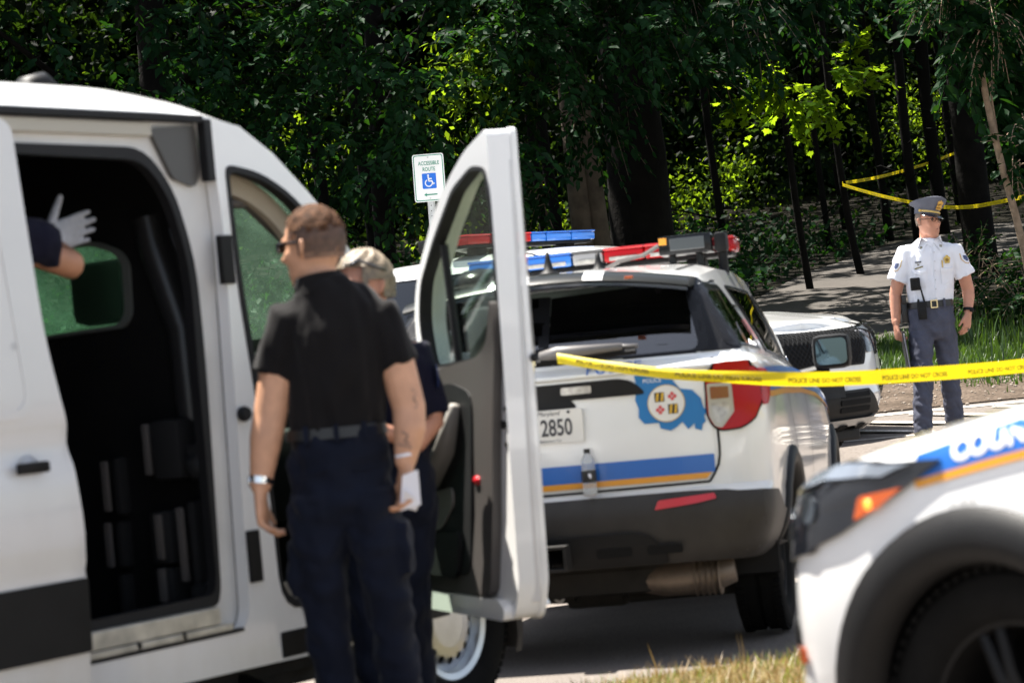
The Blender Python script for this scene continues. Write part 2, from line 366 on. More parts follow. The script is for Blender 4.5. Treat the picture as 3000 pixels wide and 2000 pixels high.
# ------------------------------------------------------------- police SUV (x forward, y left, z up; rear face at x = 0)
ZT = [(-.1, 1.335), (0, 1.335), (.5, 1.33), (1.5, 1.30), (2.5, 1.255), (3.3, 1.195), (3.75, 1.14), (4.2, 1.075), (4.7, 1.015), (4.95, .965), (5.1, .94)]
ZB = [(-.1, .42), (0, .42), (.55, .40), (1.4, .33), (3.6, .31), (4.4, .27), (5.1, .25)]
ROOF = [(.2, 1.68), (.5, 1.712), (1.2, 1.772), (2.0, 1.785), (2.7, 1.755), (3.1, 1.69), (4, 1.62)]
ARCH = [(1.0, .385), (4.08, .385)]
def suv_shell():
    n = 150
    lev = [(0, .86, .07, 4.86), (.06, .93, .03, 4.93), (.14, .965, .012, 4.98), (.22, .985, 0, 5.0), (.29, .99, 0, 5.01), (.330, .99, .010, 5.01), (.347, .992, .030, 5.01), (.366, .995, .064, 5.0),
           (.48, 1.0, .066, 5.0), (.56, 1.0, .068, 4.995), (.64, 1.0, .07, 4.99), (.72, .995, .075, 4.985), (.80, .99, .085, 4.975), (.86, .985, .088, 4.965), (.915, .98, .088, 4.95),
           (.935, .975, .084, 4.935), (.948, .972, .064, 4.92), (.960, .965, .066, 4.90), (.982, .95, .094, 4.86), (1.0, .925, .12, 4.80)]
    V = []; F = []
    ncol = 2*n-2
    for t, W, xr, xf in lev:
        half = crom([(xr, 0), (xr+.008, .5*W), (xr+.025, .80*W), (xr+.075, .935*W), (xr+.22, .985*W), (xr+.75, .998*W), (1.9, W), (2.8, W), (3.6, W), (4.05, .992*W), (xf-.42, .955*W), (xf-.22, .87*W), (xf-.10, .68*W), (xf-.03, .36*W), (xf, 0)], n)
        ring = [(x, y) for x, y in half]+[(x, -y) for x, y in half[-2:0:-1]]
        for x, y in ring: V.append((x, y, interp(ZB, x)+t*(interp(ZT, x)-interp(ZB, x))))
    V = np.array(V); nr = len(lev)
    V0 = V.copy()
    for cx, cz in ARCH:                                             # pull the grid onto the wheel-arch circle
        d = np.hypot(V[:, 0]-cx, V[:, 2]-cz); k = (np.abs(V[:, 1]) > .6) & (np.abs(d-.455) < .022)
        V[k, 0] = cx+(V[k, 0]-cx)*.455/d[k]; V[k, 2] = cz+(V[k, 2]-cz)*.455/d[k]
    for r in range(nr-1):
        for c in range(ncol):
            F.append((r*ncol+c, r*ncol+(c+1) % ncol, (r+1)*ncol+(c+1) % ncol, (r+1)*ncol+c))
    full = list(F)
    C = np.array([V[list(f)].mean(0) for f in F]); keep = np.ones(len(F), bool)
    for cx, cz in ARCH: keep &= ~((np.hypot(C[:, 0]-cx, C[:, 2]-cz) < .453) & (np.abs(C[:, 1]) > .6))
    F = [f for f, q in zip(F, keep) if q]
    # bonnet and shoulder deck
    top = (nr-1)*ncol; DV = []; DF = []; m = 12
    for i in range(n):
        a = V[top+i]; b = V[top+(ncol-i) % ncol]
        for j in range(m+1):
            s = j/m; p = a*(1-s)+b*s; w = 1-(2*s-1)**2
            p = p.copy(); p[2] += (.055*min(1, (p[0]-3.5)/.5) if p[0] > 3.5 else .004)*w**.6
            if p[0] > 3.6 and .12 < s < .88: p[2] += .012*math.exp(-((abs(s-.5)-.30)/.05)**2)*min(1, (p[0]-3.6)/.4)*min(1, max(0, (4.85-p[0])/.2))
            DV.append(p)
    for i in range(n-1):
        for j in range(m): DF.append((i*(m+1)+j, (i+1)*(m+1)+j, (i+1)*(m+1)+j+1, i*(m+1)+j+1))
    return V, F, V0, full, np.array(DV), DF
def suv_house():
    n = 120; ncol = 2*n-2; L = 16; V = []; F = []
    for k in range(L+1):
        u = k/L; W = .905-.215*u**1.15; xr = .135+.27*u**1.1; xf = 3.90-.92*u
        half = crom([(xr, 0), (xr+.006, .45*W), (xr+.03, .80*W), (xr+.09, .945*W), (xr+.26, .99*W), (1.2, W), (2.0, W), (2.6, .995*W), (xf-.55, .965*W), (xf-.24, .86*W), (xf-.09, .62*W), (xf-.02, .32*W), (xf, 0)], n)
        ring = [(x, y) for x, y in half]+[(x, -y) for x, y in half[-2:0:-1]]
        for x, y in ring:
            b = interp(ZT, x)-.006; V.append((x, y, b+u*(interp(ROOF, x)-b)))
    for r in range(L):
        for c in range(ncol): F.append((r*ncol+c, r*ncol+(c+1) % ncol, (r+1)*ncol+(c+1) % ncol, (r+1)*ncol+c))
    V = np.array(V); top = L*ncol; m = 14; RV = []; RF = []
    for i in range(n):
        a = V[top+i]; b = V[top+(ncol-i) % ncol]
        for j in range(m+1):
            s = j/m; p = a*(1-s)+b*s; w = 1-(2*s-1)**2; p = p.copy(); p[2] += .058*w**.45; RV.append(p)
    for i in range(n-1):
        for j in range(m): RF.append((i*(m+1)+j, (i+1)*(m+1)+j, (i+1)*(m+1)+j+1, i*(m+1)+j+1))
    return V, F, np.array(RV), RF
GLZ = {'rear': [[(-.66, 1.715), (.66, 1.715), (.745, 1.352), (-.745, 1.352)]],
       'left': [], 'right': [[(.22, 1.365), (1.02, 1.345), (.86, 1.675), (.44, 1.672)], [(1.27, 1.335), (2.20, 1.30), (2.22, 1.68), (1.06, 1.682)], [(2.30, 1.295), (3.42, 1.225), (3.36, 1.28), (2.92, 1.63), (2.32, 1.68)]],
       'front': [[(-.76, 1.19), (.76, 1.19), (.60, 1.64), (-.60, 1.64)]]}
GLZ['left'] = [[(-x, z) for x, z in p] for p in GLZ['right']]
def inpoly(p, pl):
    c = False; j = len(pl)-1
    for i in range(len(pl)):
        if (pl[i][1] > p[1]) != (pl[j][1] > p[1]) and p[0] < (pl[j][0]-pl[i][0])*(p[1]-pl[i][1])/(pl[j][1]-pl[i][1])+pl[i][0]: c = not c
        j = i
    return c
def shrink(pl, k):
    c = np.mean(pl, 0); out = []
    for p in pl:
        d = np.array(p)-c; l = np.linalg.norm(d); out.append(tuple(c+d*(1-k/l)))
    return out
def wheel_tyre(R_=.385, w=.24, lip=.262):
    bm = bmesh.new(); h = w/2
    lathe(bm, [(lip, -h*.72), (lip+.02, -h*.9), (R_-.05, -h), (R_-.015, -h*.9), (R_-.002, -h*.7), (R_-.010, -h*.66), (R_, -h*.6), (R_, -.012), (R_-.012, -.008), (R_-.012, .008), (R_, .012), (R_, h*.6), (R_-.010, h*.66), (R_-.002, h*.7), (R_-.015, h*.9), (R_-.05, h), (lip+.02, h*.9), (lip, h*.72)], 56, close=True)
    for k in range(72):                                            # tread lugs at the shoulder
        a = 2*math.pi*k/72
        for s in (-1, 1):
            c = Vector(((R_+.001)*math.cos(a), s*h*.72, (R_+.001)*math.sin(a)))
            t = Vector((-math.sin(a), 0, math.cos(a))); r = Vector((math.cos(a), 0, math.sin(a)))
            q = [bm.verts.new(c+t*x*.011+Vector((0, y*.018, 0))+r*z*.006) for x, y, z in ((-1, -1, 1), (1, -1, 1), (1, 1, 1), (-1, 1, 1), (-1, -1, -1.5), (1, -1, -1.5), (1, 1, -1.5), (-1, 1, -1.5))]
            for f in ((0, 1, 2, 3), (0, 4, 5, 1), (1, 5, 6, 2), (2, 6, 7, 3), (3, 7, 4, 0)): bm.faces.new([q[i] for i in f])
    return bm
def rim_spokes():
    bm = bmesh.new(); lathe(bm, [(.262, -.085), (.268, -.08), (.268, .088), (.255, .085), (.245, .05), (.24, -.08)], 48, close=True)
    for k in range(5):
        a = 2*math.pi*k/5
        for d in (-.13, .13):
            tube(bm, [(.05*math.cos(a+d), .05, .05*math.sin(a+d)), (.15*math.cos(a+d*.9), .068, .15*math.sin(a+d*.9)), (.252*math.cos(a+d*.8), .06, .252*math.sin(a+d*.8))], [(.016, .02), (.018, .018), (.02, .014)], 6, side=(0, 1, 0))
    lathe(bm, [(.0, .03), (.075, .03), (.07, .075), (.045, .082), (0, .084)], 24)
    return bm
MESH = {}
def shared(key, fn, m, smooth=40):
    if key not in MESH:
        o = put(key, fn(), m, None, smooth); MESH[key] = o.data; bpy.data.objects.remove(o)
    return MESH[key]
def add_wheel(name, parent, c, side, tyre, rim, rmat, key, extra=None):
    """tyre is the wheel part's own mesh; the rim is its sub-part"""
    w = put(name, shared(key+'_tyre', tyre, RUBBER), None, parent); w.location = c
    if side < 0: w.rotation_euler = (0, 0, math.pi)
    put('rim', shared(key+'_rim', rim, rmat), None, w)
    if extra: extra(w)
    return w
SHELL = suv_shell(); HOUSE = suv_house()
SBODY = Skin(np.vstack([SHELL[2], SHELL[4]]), SHELL[3]+[[i+len(SHELL[2]) for i in f] for f in SHELL[5]])
SGLAS = Skin(np.vstack([HOUSE[0], HOUSE[2]]), HOUSE[1]+[[i+len(HOUSE[0]) for i in f] for f in HOUSE[3]])
def suv_body_mesh():
    V = np.vstack([SHELL[0], SHELL[4]]); F = [(f, 0) for f in SHELL[1]]; o1 = len(SHELL[0])
    for f in SHELL[5]:
        c = SHELL[4][list(f)].mean(0); F.append(([i+o1 for i in f], 1 if c[0] < 3.78 and abs(c[1]) < .86 else 0))
    o2 = len(V); V = np.vstack([V, HOUSE[0], HOUSE[2]]); o3 = o2+len(HOUSE[0])
    holes = {k: [shrink(p, .035) for p in v] for k, v in GLZ.items()}
    for f in HOUSE[1]:
        c = HOUSE[0][list(f)].mean(0); cut = False
        if c[0] < .55 and any(inpoly((-c[1], c[2]), p) for p in holes['rear']): cut = True
        if abs(c[1]) > .55 and any(inpoly((c[0], c[2]), p) for p in holes['right']): cut = True
        if c[0] > 2.85 and abs(c[1]) < .8 and any(inpoly((c[1], c[2]), p) for p in holes['front']): cut = True
        if not cut: F.append(([i+o2 for i in f], 0))
    for f in HOUSE[3]: F.append(([i+o3 for i in f], 0))
    me = mesh_np('body', V, [f for f, _ in F]); me.polygons.foreach_set('material_index', [k for _, k in F]); return me
def arch_ring(skin, parent, cx, cz, ax, s):
    """black moulding round a wheel arch"""
    bm = bmesh.new(); prev = None
    for k in range(41):
        a = R(-28+236*k/40); ring = []
        for r, off in ((.395, -.04), (.412, .020), (.455, .030), (.492+.028*(cx > 3), .016), (.498+.03*(cx > 3), -.004)):
            x, z = cx+r*math.cos(a), cz+r*math.sin(a)
            if z < .30: z = .30
            q = (x if ax == 'right' else -x)
            p = SBODY.at(ax, q, z, 0); p.x, p.z = x, z; p.y += s*off; ring.append(bm.verts.new(p))
        if prev:
            for i in range(4): bm.faces.new((prev[i], prev[i+1], ring[i+1], ring[i]))
        prev = ring
    bmesh.ops.recalc_face_normals(bm, faces=bm.faces)
    return put('arch_moulding', bm, BLACKP, parent, True)
GOLDZ = [(0, 1.135), (1, 1.145), (2, 1.135), (3, 1.10), (3.6, 1.048), (4.0, .998), (4.4, .94)]
BLUEW = [(0, .12), (2.5, .115), (3.4, .095), (4.1, .072), (4.4, .06)]
def build_suv(root, marked=True, bar=True, front=True, rear=True):
    P = root
    body = put('body', suv_body_mesh(), [WHITE, DARKP], P, 35); body.cycles.shadow_terminator_geometry_offset = .25; body.cycles.shadow_terminator_offset = .1
    # underbody, wheel wells, wheels
    bm = bmesh.new(); box(bm, (.35, -.72, .27), (4.6, .72, .42), .04)
    put('underbody', bm, DARKM, P)
    for cx, cz in ARCH:
        for s in (-1, 1):
            bm = bmesh.new(); pr = []
            for k in range(25):
                a = R(-30+240*k/24); pr.append([bm.verts.new((cx+.437*math.cos(a), s*y, max(.3, cz+.437*math.sin(a)))) for y in (.60, .93)])
            for A, B in zip(pr, pr[1:]): bm.faces.new((A[0], A[1], B[1], B[0]))
            bm.faces.new([q[0] for q in pr]); put('wheel_well', bm, DARKP, P)
    for cx, cz in ARCH:
        for s in (-1, 1):
            add_wheel('wheel', P, (cx, s*.81, cz), s, wheel_tyre, rim_spokes, BLACKP, 'suv')
            arch_ring(SBODY, P, cx, cz, 'right' if s < 0 else 'left', s)
    # glazing
    for ax, names in (('rear', ['rear_window']), ('right', ['quarter_window', 'side_window', 'side_window']), ('left', ['quarter_window', 'side_window', 'side_window']), ('front', ['windscreen'])):
        for nm, pl in zip(names, GLZ[ax]):
            f = fillet(pl, .05, 5); inn = fillet(shrink(pl, .05), .05, 5)
            w = SGLAS.patch(nm, f, ax, .006, mat('window_frit', (.008, .008, .009), .25, spec=.25), P, .12, .01, holes=[inn])
            SGLAS.patch('glass_pane', fillet(shrink(pl, .045), .05, 5), ax, .004, TINT if ax in ('rear', 'front') else DTINT, w, .06, 0)
    for s, ax in ((-1, 'right'), (1, 'left')):
        SGLAS.patch('pillar_trim', [(-s*x, z) for x, z in [(.15, 1.352), (.30, 1.356), (.47, 1.685), (.36, 1.69)]], ax, .005, mat('pillar_black', (.008, .008, .009), .3, spec=.2), P, .05, 0)
        SGLAS.patch('pillar_trim', [(-s*q, z) for q, z in [(.70, 1.35), (.87, 1.35), (.76, 1.69), (.62, 1.715)]], 'rear', .0045, MATS['pillar_black'], P, .05, 0)
    # seats and partition seen through the glass
    for y in (-.40, .40):
        for x in (2.35, 1.35):
            bm = bmesh.new(); box(bm, (x-.12, y-.23, 1.0), (x+.02, y+.23, 1.42), .06); s_ = put('seat', bm, DARKP, P, 50)
            bm = bmesh.new(); box(bm, (x-.12, y-.12, 1.45), (x-.02, y+.12, 1.60), .04); put('head_rest', bm, DARKP, s_, 50)
    bm = bmesh.new()
    for y in np.linspace(-.62, .62, 7): tube(bm, [(1.72, y, 1.25), (1.78, y, 1.62)], .012, 6)
    tube(bm, [(1.72, -.66, 1.28), (1.72, .66, 1.28)], .02, 6); tube(bm, [(1.78, -.6, 1.62), (1.78, .6, 1.62)], .02, 6)
    put('prisoner_cage', bm, BLACKP, P)
    # mirrors
    for s in (-1, 1):
        bm = bmesh.new(); box(bm, (3.22, s*.98-.005 if s > 0 else s*.98-.215, 1.235), (3.40, s*.98+.215 if s > 0 else s*.98+.005, 1.435), .05)
        bm2 = bm; tube(bm2, [(3.30, s*.88, 1.22), (3.30, s*1.06, 1.245)], [(.05, .025), (.045, .03)], 8, side=(1, 0, 0))
        mi = put('wing_mirror', bm, BLACKP, P, 50)
        a, b = sorted((s*1.0, s*1.175)); bm = bmesh.new()
        slab(bm, fillet([(a, 1.26), (b, 1.26), (b, 1.41), (a, 1.41)], .035), lambda u, v, w: (3.215+w, u, v), .006)
        put('mirror_glass', bm, mat('mirror_silver', (.10, .14, .16), .03, metal=1), mi)
    # door seams and handles
    for ax, sg in (('right', 1), ('left', -1)):
        for pts in ([(1.12, 1.355), (1.25, 1.0), (1.45, .70), (1.50, .46)], [(2.26, 1.29), (2.27, .9), (2.25, .45)], [(3.38, 1.20), (3.44, .9), (3.42, .45)], [(1.50, .455), (2.4, .44), (3.42, .445)]):
            SBODY.line('door_gap', [(sg*x, z) for x, z in pts], ax, .009, .002, SEAM, P)
        for x in (1.42, 2.42):
            bm = bmesh.new(); y = -sg*1.0; box(bm, (x, min(y, y-sg*.035), 1.165), (x+.2, max(y, y-sg*.035), 1.195), .01); put('door_handle', bm, WHITE, P, 50)
        SBODY.patch('sill_cladding', [(sg*1.52, .345), (sg*3.55, .325), (sg*3.55, .43), (sg*1.52, .45)], ax, .012, BLACKP, P, .1, .02)
        # bonnet shut line along the wing
    SBODY.line('bonnet_gap', [(3.85, .80), (4.3, .78), (4.7, .70), (4.83, .5)], 'top', .008, .002, SEAM, P)
    SBODY.line('bonnet_gap', [(3.85, -.80), (4.3, -.78), (4.7, -.70), (4.83, -.5)], 'top', .008, .002, SEAM, P)
    # roof rails / ditch strips
    for s in (-1, 1): SGLAS.line('roof_ditch', [(.6, s*.57), (1.6, s*.59), (2.9, s*.55)], 'top', .02, .003, SEAM, P)
    if rear:
        # rear bumper
        bp = SBODY.patch('rear_bumper', [(-.93, .425), (.93, .425), (.93, .715), (.62, .728), (-.62, .728), (-.93, .715)], 'rear', .012, BUMPB, P, .05, .02)
        for ax, g_ in (('right', 1), ('left', -1)): SBODY.patch('bumper_corner', [(g_*x, z) for x, z in [(.05, .425), (.575, .40), (.565, .60), (.44, .615), (.34, .66), (.26, .705), (.05, .718)]], ax, .011, BUMPB, bp, .04, .02)
        SBODY.patch('diffuser', fillet([(-.50, .44), (.50, .44), (.44, .545), (.36, .575), (-.36, .575), (-.44, .545)], .04), 'rear', .03, DARKP, bp, .06, .03)
        for q0 in (.17, .40, -.34, -.56): SBODY.patch('diffuser_slot', fillet([(q0, .475), (q0+.16, .475), (q0+.16, .515), (q0, .515)], .012), 'rear', .034, SEAM, bp, .06, .004)
        bm = bmesh.new()
        for a, b in (((-.14, -.055, .43), (.0, .055, .445)), ((-.14, -.055, .53), (.0, .055, .545)), ((-.14, -.055, .445), (0, -.04, .53)), ((-.14, .04, .445), (0, .055, .53))): box(bm, a, b, .003)
        put('hitch_receiver', bm, DARKM, bp)
        for s in (-1, 1): SBODY.patch('reflector', fillet([(s*.45, .665), (s*.73, .69), (s*.72, .715), (s*.47, .70)], .008), 'rear', .022, REDF, bp, .08, .01)
        # tailgate
        tg = SBODY.patch('tailgate', fillet([(-.735, 1.02), (-.735, .85), (-.69, .785), (.69, .785), (.735, .85), (.735, 1.02), (.745, 1.275), (-.745, 1.275)], .02), 'rear', .004, WHITE, P, .03, .008)
        for s in (-1, 1):
            SBODY.line('tailgate_gap', [(s*.755, 1.32), (s*.755, 1.02), (s*.75, .86), (s*.70, .77)], 'rear', .011, .004, SEAM, tg)
        SBODY.line('tailgate_gap', [(-.70, .77), (0, .765), (.70, .77)], 'rear', .011, .004, SEAM, tg)
        g = SBODY.patch('handle_trim', fillet([(-.45, 1.185), (.45, 1.185), (.40, 1.24), (.34, 1.268), (-.34, 1.268), (-.40, 1.24)], .03), 'rear', .014, BLACKP, tg, .06, .015)
        SBODY.patch('handle_recess', fillet([(-.13, 1.150), (.13, 1.150), (.10, 1.19), (-.10, 1.19)], .02), 'rear', .014, DARKP, tg, .06, .012)
        for q0 in (-.34, .06): SBODY.patch('plate_lamp', fillet([(q0, 1.212), (q0+.14, 1.212), (q0+.14, 1.246), (q0, 1.246)], .008), 'rear', .021, CLEARL, g, .06, .006)
        # number plate
        PL = lambda u, v: Vector((.048, -u, v))
        bm = bmesh.new(); slab(bm, fillet([(-.152, .998), (.152, .998), (.152, 1.15), (-.152, 1.15)], .012), lambda u, v, w: (.052+w, -u, v), .014)
        pl = put('number_plate', bm, mat('plate_white', (.72, .70, .66), .4), tg)
        V, F = text2d('2850', .105, narrow=.66, bold=.002); flat('plate_lettering', V, F, lambda u, v: Vector((.0495, -(u*1.06+.03), v+1.071)), mat('plate_ink', (.035, .035, .04), .5), pl)
        for ch, zz in (('L', 1.090), ('G', 1.050)):
            V, F = text2d(ch, .038); flat('plate_lettering', V, F, lambda u, v: Vector((.0495, -(u-.105), v+zz)), MATS['plate_ink'], pl)
        V, F = text2d('Maryland', .028, shear=.2); flat('plate_lettering', V, F, lambda u, v: Vector((.0495, -u, v+1.133)), MATS['plate_ink'], pl)
        V, F = text2d('Baltimore Co.', .018); flat('plate_lettering', V, F, lambda u, v: Vector((.0495, -u, v+1.012)), MATS['plate_ink'], pl)
        for q in (-.09, .09):
            bm = bmesh.new(); lathe(bm, [(0, -.004), (.006, -.004), (.007, 0)], 10, axis='x', c=(.05, -q, 1.137)); put('plate_screw', bm, SEAM, pl)
        # spoiler over the rear window
        SEC = [(.17, 1.708), (.135, 1.716), (.155, 1.734), (.22, 1.755), (.30, 1.764), (.50, 1.766), (.52, 1.73), (.30, 1.72)]
        def sec(y, sub, off=0):
            k = (y/.67)**2; return [(x+.05*k, y, z+.014+off-.07*k) for x, z in sub]
        def loft(bm, yv, sub, off=0, close=True):
            rings = [[bm.verts.new(p) for p in sec(y, sub, off)] for y in yv]; n_ = len(sub)
            for A, B in zip(rings, rings[1:]):
                for i in range(n_ if close else n_-1): bm.faces.new((A[i], A[(i+1) % n_], B[(i+1) % n_], B[i]))
            if close: bm.faces.new(rings[0]); bm.faces.new(rings[-1][::-1])
            bmesh.ops.recalc_face_normals(bm, faces=bm.faces)
        bm = bmesh.new(); loft(bm, np.linspace(-.67, .67, 23), SEC); sp = put('spoiler', bm, mat('spoiler_black', (.010, .011, .010), .3, spec=.2), P, 40)
        bm = bmesh.new(); loft(bm, np.linspace(-.66, .66, 23), [(.19, 1.69), (.165, 1.695), (.165, 1.708), (.19, 1.712)]); put('spoiler_lip', bm, mat('bluish_gloss_trim', (.035, .04, .06), .15, coat=.3), sp, 40)
        for y in (-.24, .20):
            bm = bmesh.new(); loft(bm, np.linspace(y-.045, y+.045, 5), [(.131, 1.719), (.152, 1.738), (.218, 1.760), (.30, 1.770), (.62, 1.790), (.62, 1.780), (.30, 1.763), (.22, 1.752)]); put('white_strip', bm, WHITE, sp)
        # wiper
        bm = bmesh.new(); tube(bm, [(.075, .02, 1.395), (.06, -.06, 1.405), (.07, -.36, 1.408)], [(.02, .022), (.017, .03), (.012, .016)], 8); tube(bm, [(.085, -.30, 1.412), (.085, -.43, 1.405)], .011, 6)
        wi = put('rear_wiper', bm, mat('greyed_black_plastic', (.16, .15, .145), .45), tg, True)
        bm = bmesh.new(); tube(bm, [(.075, .05, 1.37), (.085, -.42, 1.385)], .018, 6); put('wiper_blade', bm, BLACKP, wi)
        # tail lamps
        for s in (-1, 1):
            out = [(.715, 1.075), (.72, 1.25), (.755, 1.287), (.80, 1.295), (.912, 1.287), (.938, 1.24), (.942, 1.10), (.91, 1.03), (.86, 1.0), (.77, .995), (.735, 1.02)]
            t = SBODY.patch('tail_lamp', fillet([(s*a, b) for a, b in out], .02), 'rear', .018, RED, P, .03, .02)
            SBODY.patch('lamp_shell', fillet([(s*a, b) for a, b in [(.708, 1.07), (.712, 1.255), (.752, 1.293), (.918, 1.293), (.945, 1.24), (.949, 1.095), (.915, 1.023), (.86, .992), (.765, .987), (.728, 1.015)]], .02), 'rear', .012, SEAM, t, .04, .012)
            SBODY.patch('lamp_bezel', fillet([(s*a, b) for a, b in [(.722, 1.06), (.722, 1.205), (.828, 1.20), (.832, 1.07), (.775, 1.002), (.745, 1.012)]], .01), 'rear', .023, mat('chrome_bezel', (.42, .39, .33), .3, metal=.5), t, .04, .008)
            SBODY.patch('reverse_lens', fillet([(s*a, b) for a, b in [(.738, 1.065), (.735, 1.115), (.815, 1.115), (.816, 1.075), (.775, 1.018), (.75, 1.028)]], .008), 'rear', .027, CLEARL, t, .04, .006)
            SBODY.patch('signal_lens', fillet([(s*a, b) for a, b in [(.735, 1.132), (.735, 1.19), (.815, 1.186), (.815, 1.132)]], .006), 'rear', .027, mat('brown_red_lens', (.20, .06, .035), .15, coat=1), t, .04, .006)
            SBODY.patch('lamp_wrap', fillet([((1 if s > 0 else -1)*q, z) for q, z in [(.18, 1.09), (.18, 1.26), (.30, 1.25), (.36, 1.22), (.30, 1.14), (.22, 1.09)]], .03), 'right' if s > 0 else 'left', .012, RED, t, .05, .012)
        # exhaust silencer, tail pipe and suspension under the bumper
        bm = bmesh.new(); tube(bm, [(.42, -.28, .32), (.40, -.40, .325), (.38, -.62, .335), (.38, -.74, .35)], [.045, .08, .092, .06], 14, side=(1, 0, 0))
        ex = put('exhaust', bm, RUSTY, P, True)
        bm = bmesh.new(); tube(bm, [(.45, -.26, .30), (.9, -.22, .27), (1.3, -.05, .26)], .035, 8)
        for k in range(5): lathe(bm, [(.093, -.006), (.10, 0), (.093, .006)], 20, axis='y', c=(.38, -.56-.028*k, .335))
        put('exhaust_pipe', bm, RUSTY, ex)
        bm = bmesh.new(); tube(bm, [(.95, -.6, .27), (.95, -.2, .23), (.95, .2, .23), (.95, .6, .27)], [(.05, .03)]*4, 8); box(bm, (.7, -.18, .19), (1.15, .12, .30), .03); tube(bm, [(.62, .72, .26), (.7, .3, .21)], .03, 8); tube(bm, [(.62, -.2, .24), (.75, -.70, .235)], .03, 8)
        box(bm, (.55, .05, .235), (.62, .62, .30), .01)
        ax_ = put('rear_suspension', bm, DARKM, P)
        for q in (.12, .25, .36, .50):
            bm = bmesh.new(); lathe(bm, [(.012, -.004), (.026, -.004), (.026, .004), (.012, .004)], 14, axis='x', c=(.545, q, .262), close=True); put('washer', bm, STEEL, ax_)
    if front:
        bmp = SBODY.patch('front_bumper', [(-.80, .26), (.80, .26), (.80, .36), (.68, .40), (.52, .535), (-.52, .535), (-.68, .40), (-.80, .36)], 'front', .014, BLACKP, P, .06, .02)
        SBODY.patch('skid_plate', fillet([(-.62, .255), (.62, .255), (.72, .335), (.60, .35), (-.60, .35), (-.72, .335)], .03), 'front', .035, mat('silver_skid_plate', (.45, .44, .42), .35, metal=.5), bmp, .06, .03)
        for q in (-.42, -.16, .16, .42): SBODY.patch('skid_slot', fillet([(q-.05, .285), (q+.05, .285), (q+.06, .32), (q-.04, .32)], .01), 'front', .044, SEAM, bmp, .06, .004)
        for z in (.40, .45, .50):
            for q in (-.30, .30): SBODY.patch('intake_slot', fillet([(q-.20, z-.017), (q+.20, z-.017), (q+.20, z+.017), (q-.20, z+.017)], .008), 'front', .02, SEAM, bmp, .06, .006)
        SBODY.patch('plate_mount', [(-.15, .49), (.15, .49), (.15, .60), (-.15, .60)], 'front', .024, BLACKP, bmp, .08, .02)
        SBODY.patch('bumper_slot', fillet([(-.42, .605), (.42, .605), (.42, .655), (-.42, .655)], .015), 'front', .008, SEAM, bmp, .08, .006)
        gp = [(-.60, .985), (.60, .985), (.52, .86), (.46, .835), (-.46, .835), (-.52, .86)]
        gr = SBODY.patch('grille', fillet([(-.615, .97), (.615, .97), (.575, .82), (.50, .71), (-.50, .71), (-.575, .82)], .02), 'front', .012, DARKP, P, .05, .012)
        bm = bmesh.new()                                            # mesh of crossing bars
        for k in range(-32, 33):
            for d in (-1, 1):
                x0 = k*.045; pts = []
                for t in np.linspace(0, 1, 9):
                    z = .725+t*.235; q = x0+d*(z-.84)*1.0
                    if abs(q) < .50+.09*t: pts.append(SBODY.at('front', q, z, .022))
                if len(pts) > 2: tube(bm, pts, .0042, 4)
        put('grille_mesh', bm, BLACKP, gr)
        bm = bmesh.new(); lathe(bm, [(0, .012), (.045, .012), (.058, .004), (.06, -.01)], 24, axis='x'); 
        for v in bm.verts: v.co.y *= 1.35
        c = SBODY.at('front', 0, .86, .034)
        put('emblem', bm, mat('emblem_chrome', (.55, .58, .64), .15, metal=1), gr, 40, loc=c)
        for s in (-1, 1):
            hl = SBODY.patch('headlight', fillet([(s*a, b) for a, b in [(.61, .975), (.80, .985), (.93, .985), (.94, .82), (.85, .815), (.66, .84), (.615, .89)]], .012), 'front', .014, mat('smoked_headlamp', (.010, .011, .014), .08, coat=.6), P, .04, .012)
            ax = 'left' if s > 0 else 'right'; g_ = -s
            SBODY.patch('side_lens', fillet([(g_*q, z) for q, z in [(4.15, 1.015), (4.50, 1.022), (4.86, .968), (4.91, .79), (4.72, .805), (4.50, .865), (4.28, .955)]], .012), ax, .014, MATS['smoked_headlamp'], hl, .04, .012)
            SBODY.patch('turn_lens', fillet([(g_*q, z) for q, z in [(4.27, .962), (4.42, .948), (4.44, .893), (4.36, .918)]], .012), ax, .020, AMBER, hl, .04, .006)
            bm = bmesh.new(); lathe(bm, [(0, .0), (.009, .003), (.013, 0), (.013, -.01)], 14, axis='y'); 
            put('amber_bulb', bm, mat('lit_amber_bulb', (1, .35, .05), .3, emit=((1, .22, .03), .8)), hl, True, loc=SBODY.at(ax, g_*4.385, .928, .022))
            for q, z, r_ in ((4.62, .925, .034), (4.75, .885, .038)): SBODY.patch('lamp_reflector', circle((g_*q, z), r_, 16), ax, .020, mat('dim_reflector', (.22, .25, .28), .12, metal=.9), hl, .03, .004)
            SBODY.patch('white_lens', fillet([(g_*q, z) for q, z in [(4.24, 1.010), (4.52, 1.012), (4.82, .962), (4.80, .94), (4.55, .985), (4.34, .990)]], .008), ax, .020, mat('pale_lens_strip', (.14, .16, .19), .1, coat=.6), hl, .04, .004)
            SBODY.patch('corner_vent', fillet([(s*a, b) for a, b in [(.70, .60), (.90, .60), (.90, .66), (.74, .67)]], .02), 'front', .010, SEAM, bmp, .05, .008)
            SBODY.patch('side_marker', fillet([(g_*q, z) for q, z in [(4.70, .56), (4.82, .56), (4.82, .60), (4.70, .60)]], .01), ax, .010, AMBER, bmp, .05, .006)
        bm = bmesh.new(); box(bm, (4.74, -.50, .17), (4.86, .50, .26), .02); put('air_dam', bm, BLACKP, bmp)
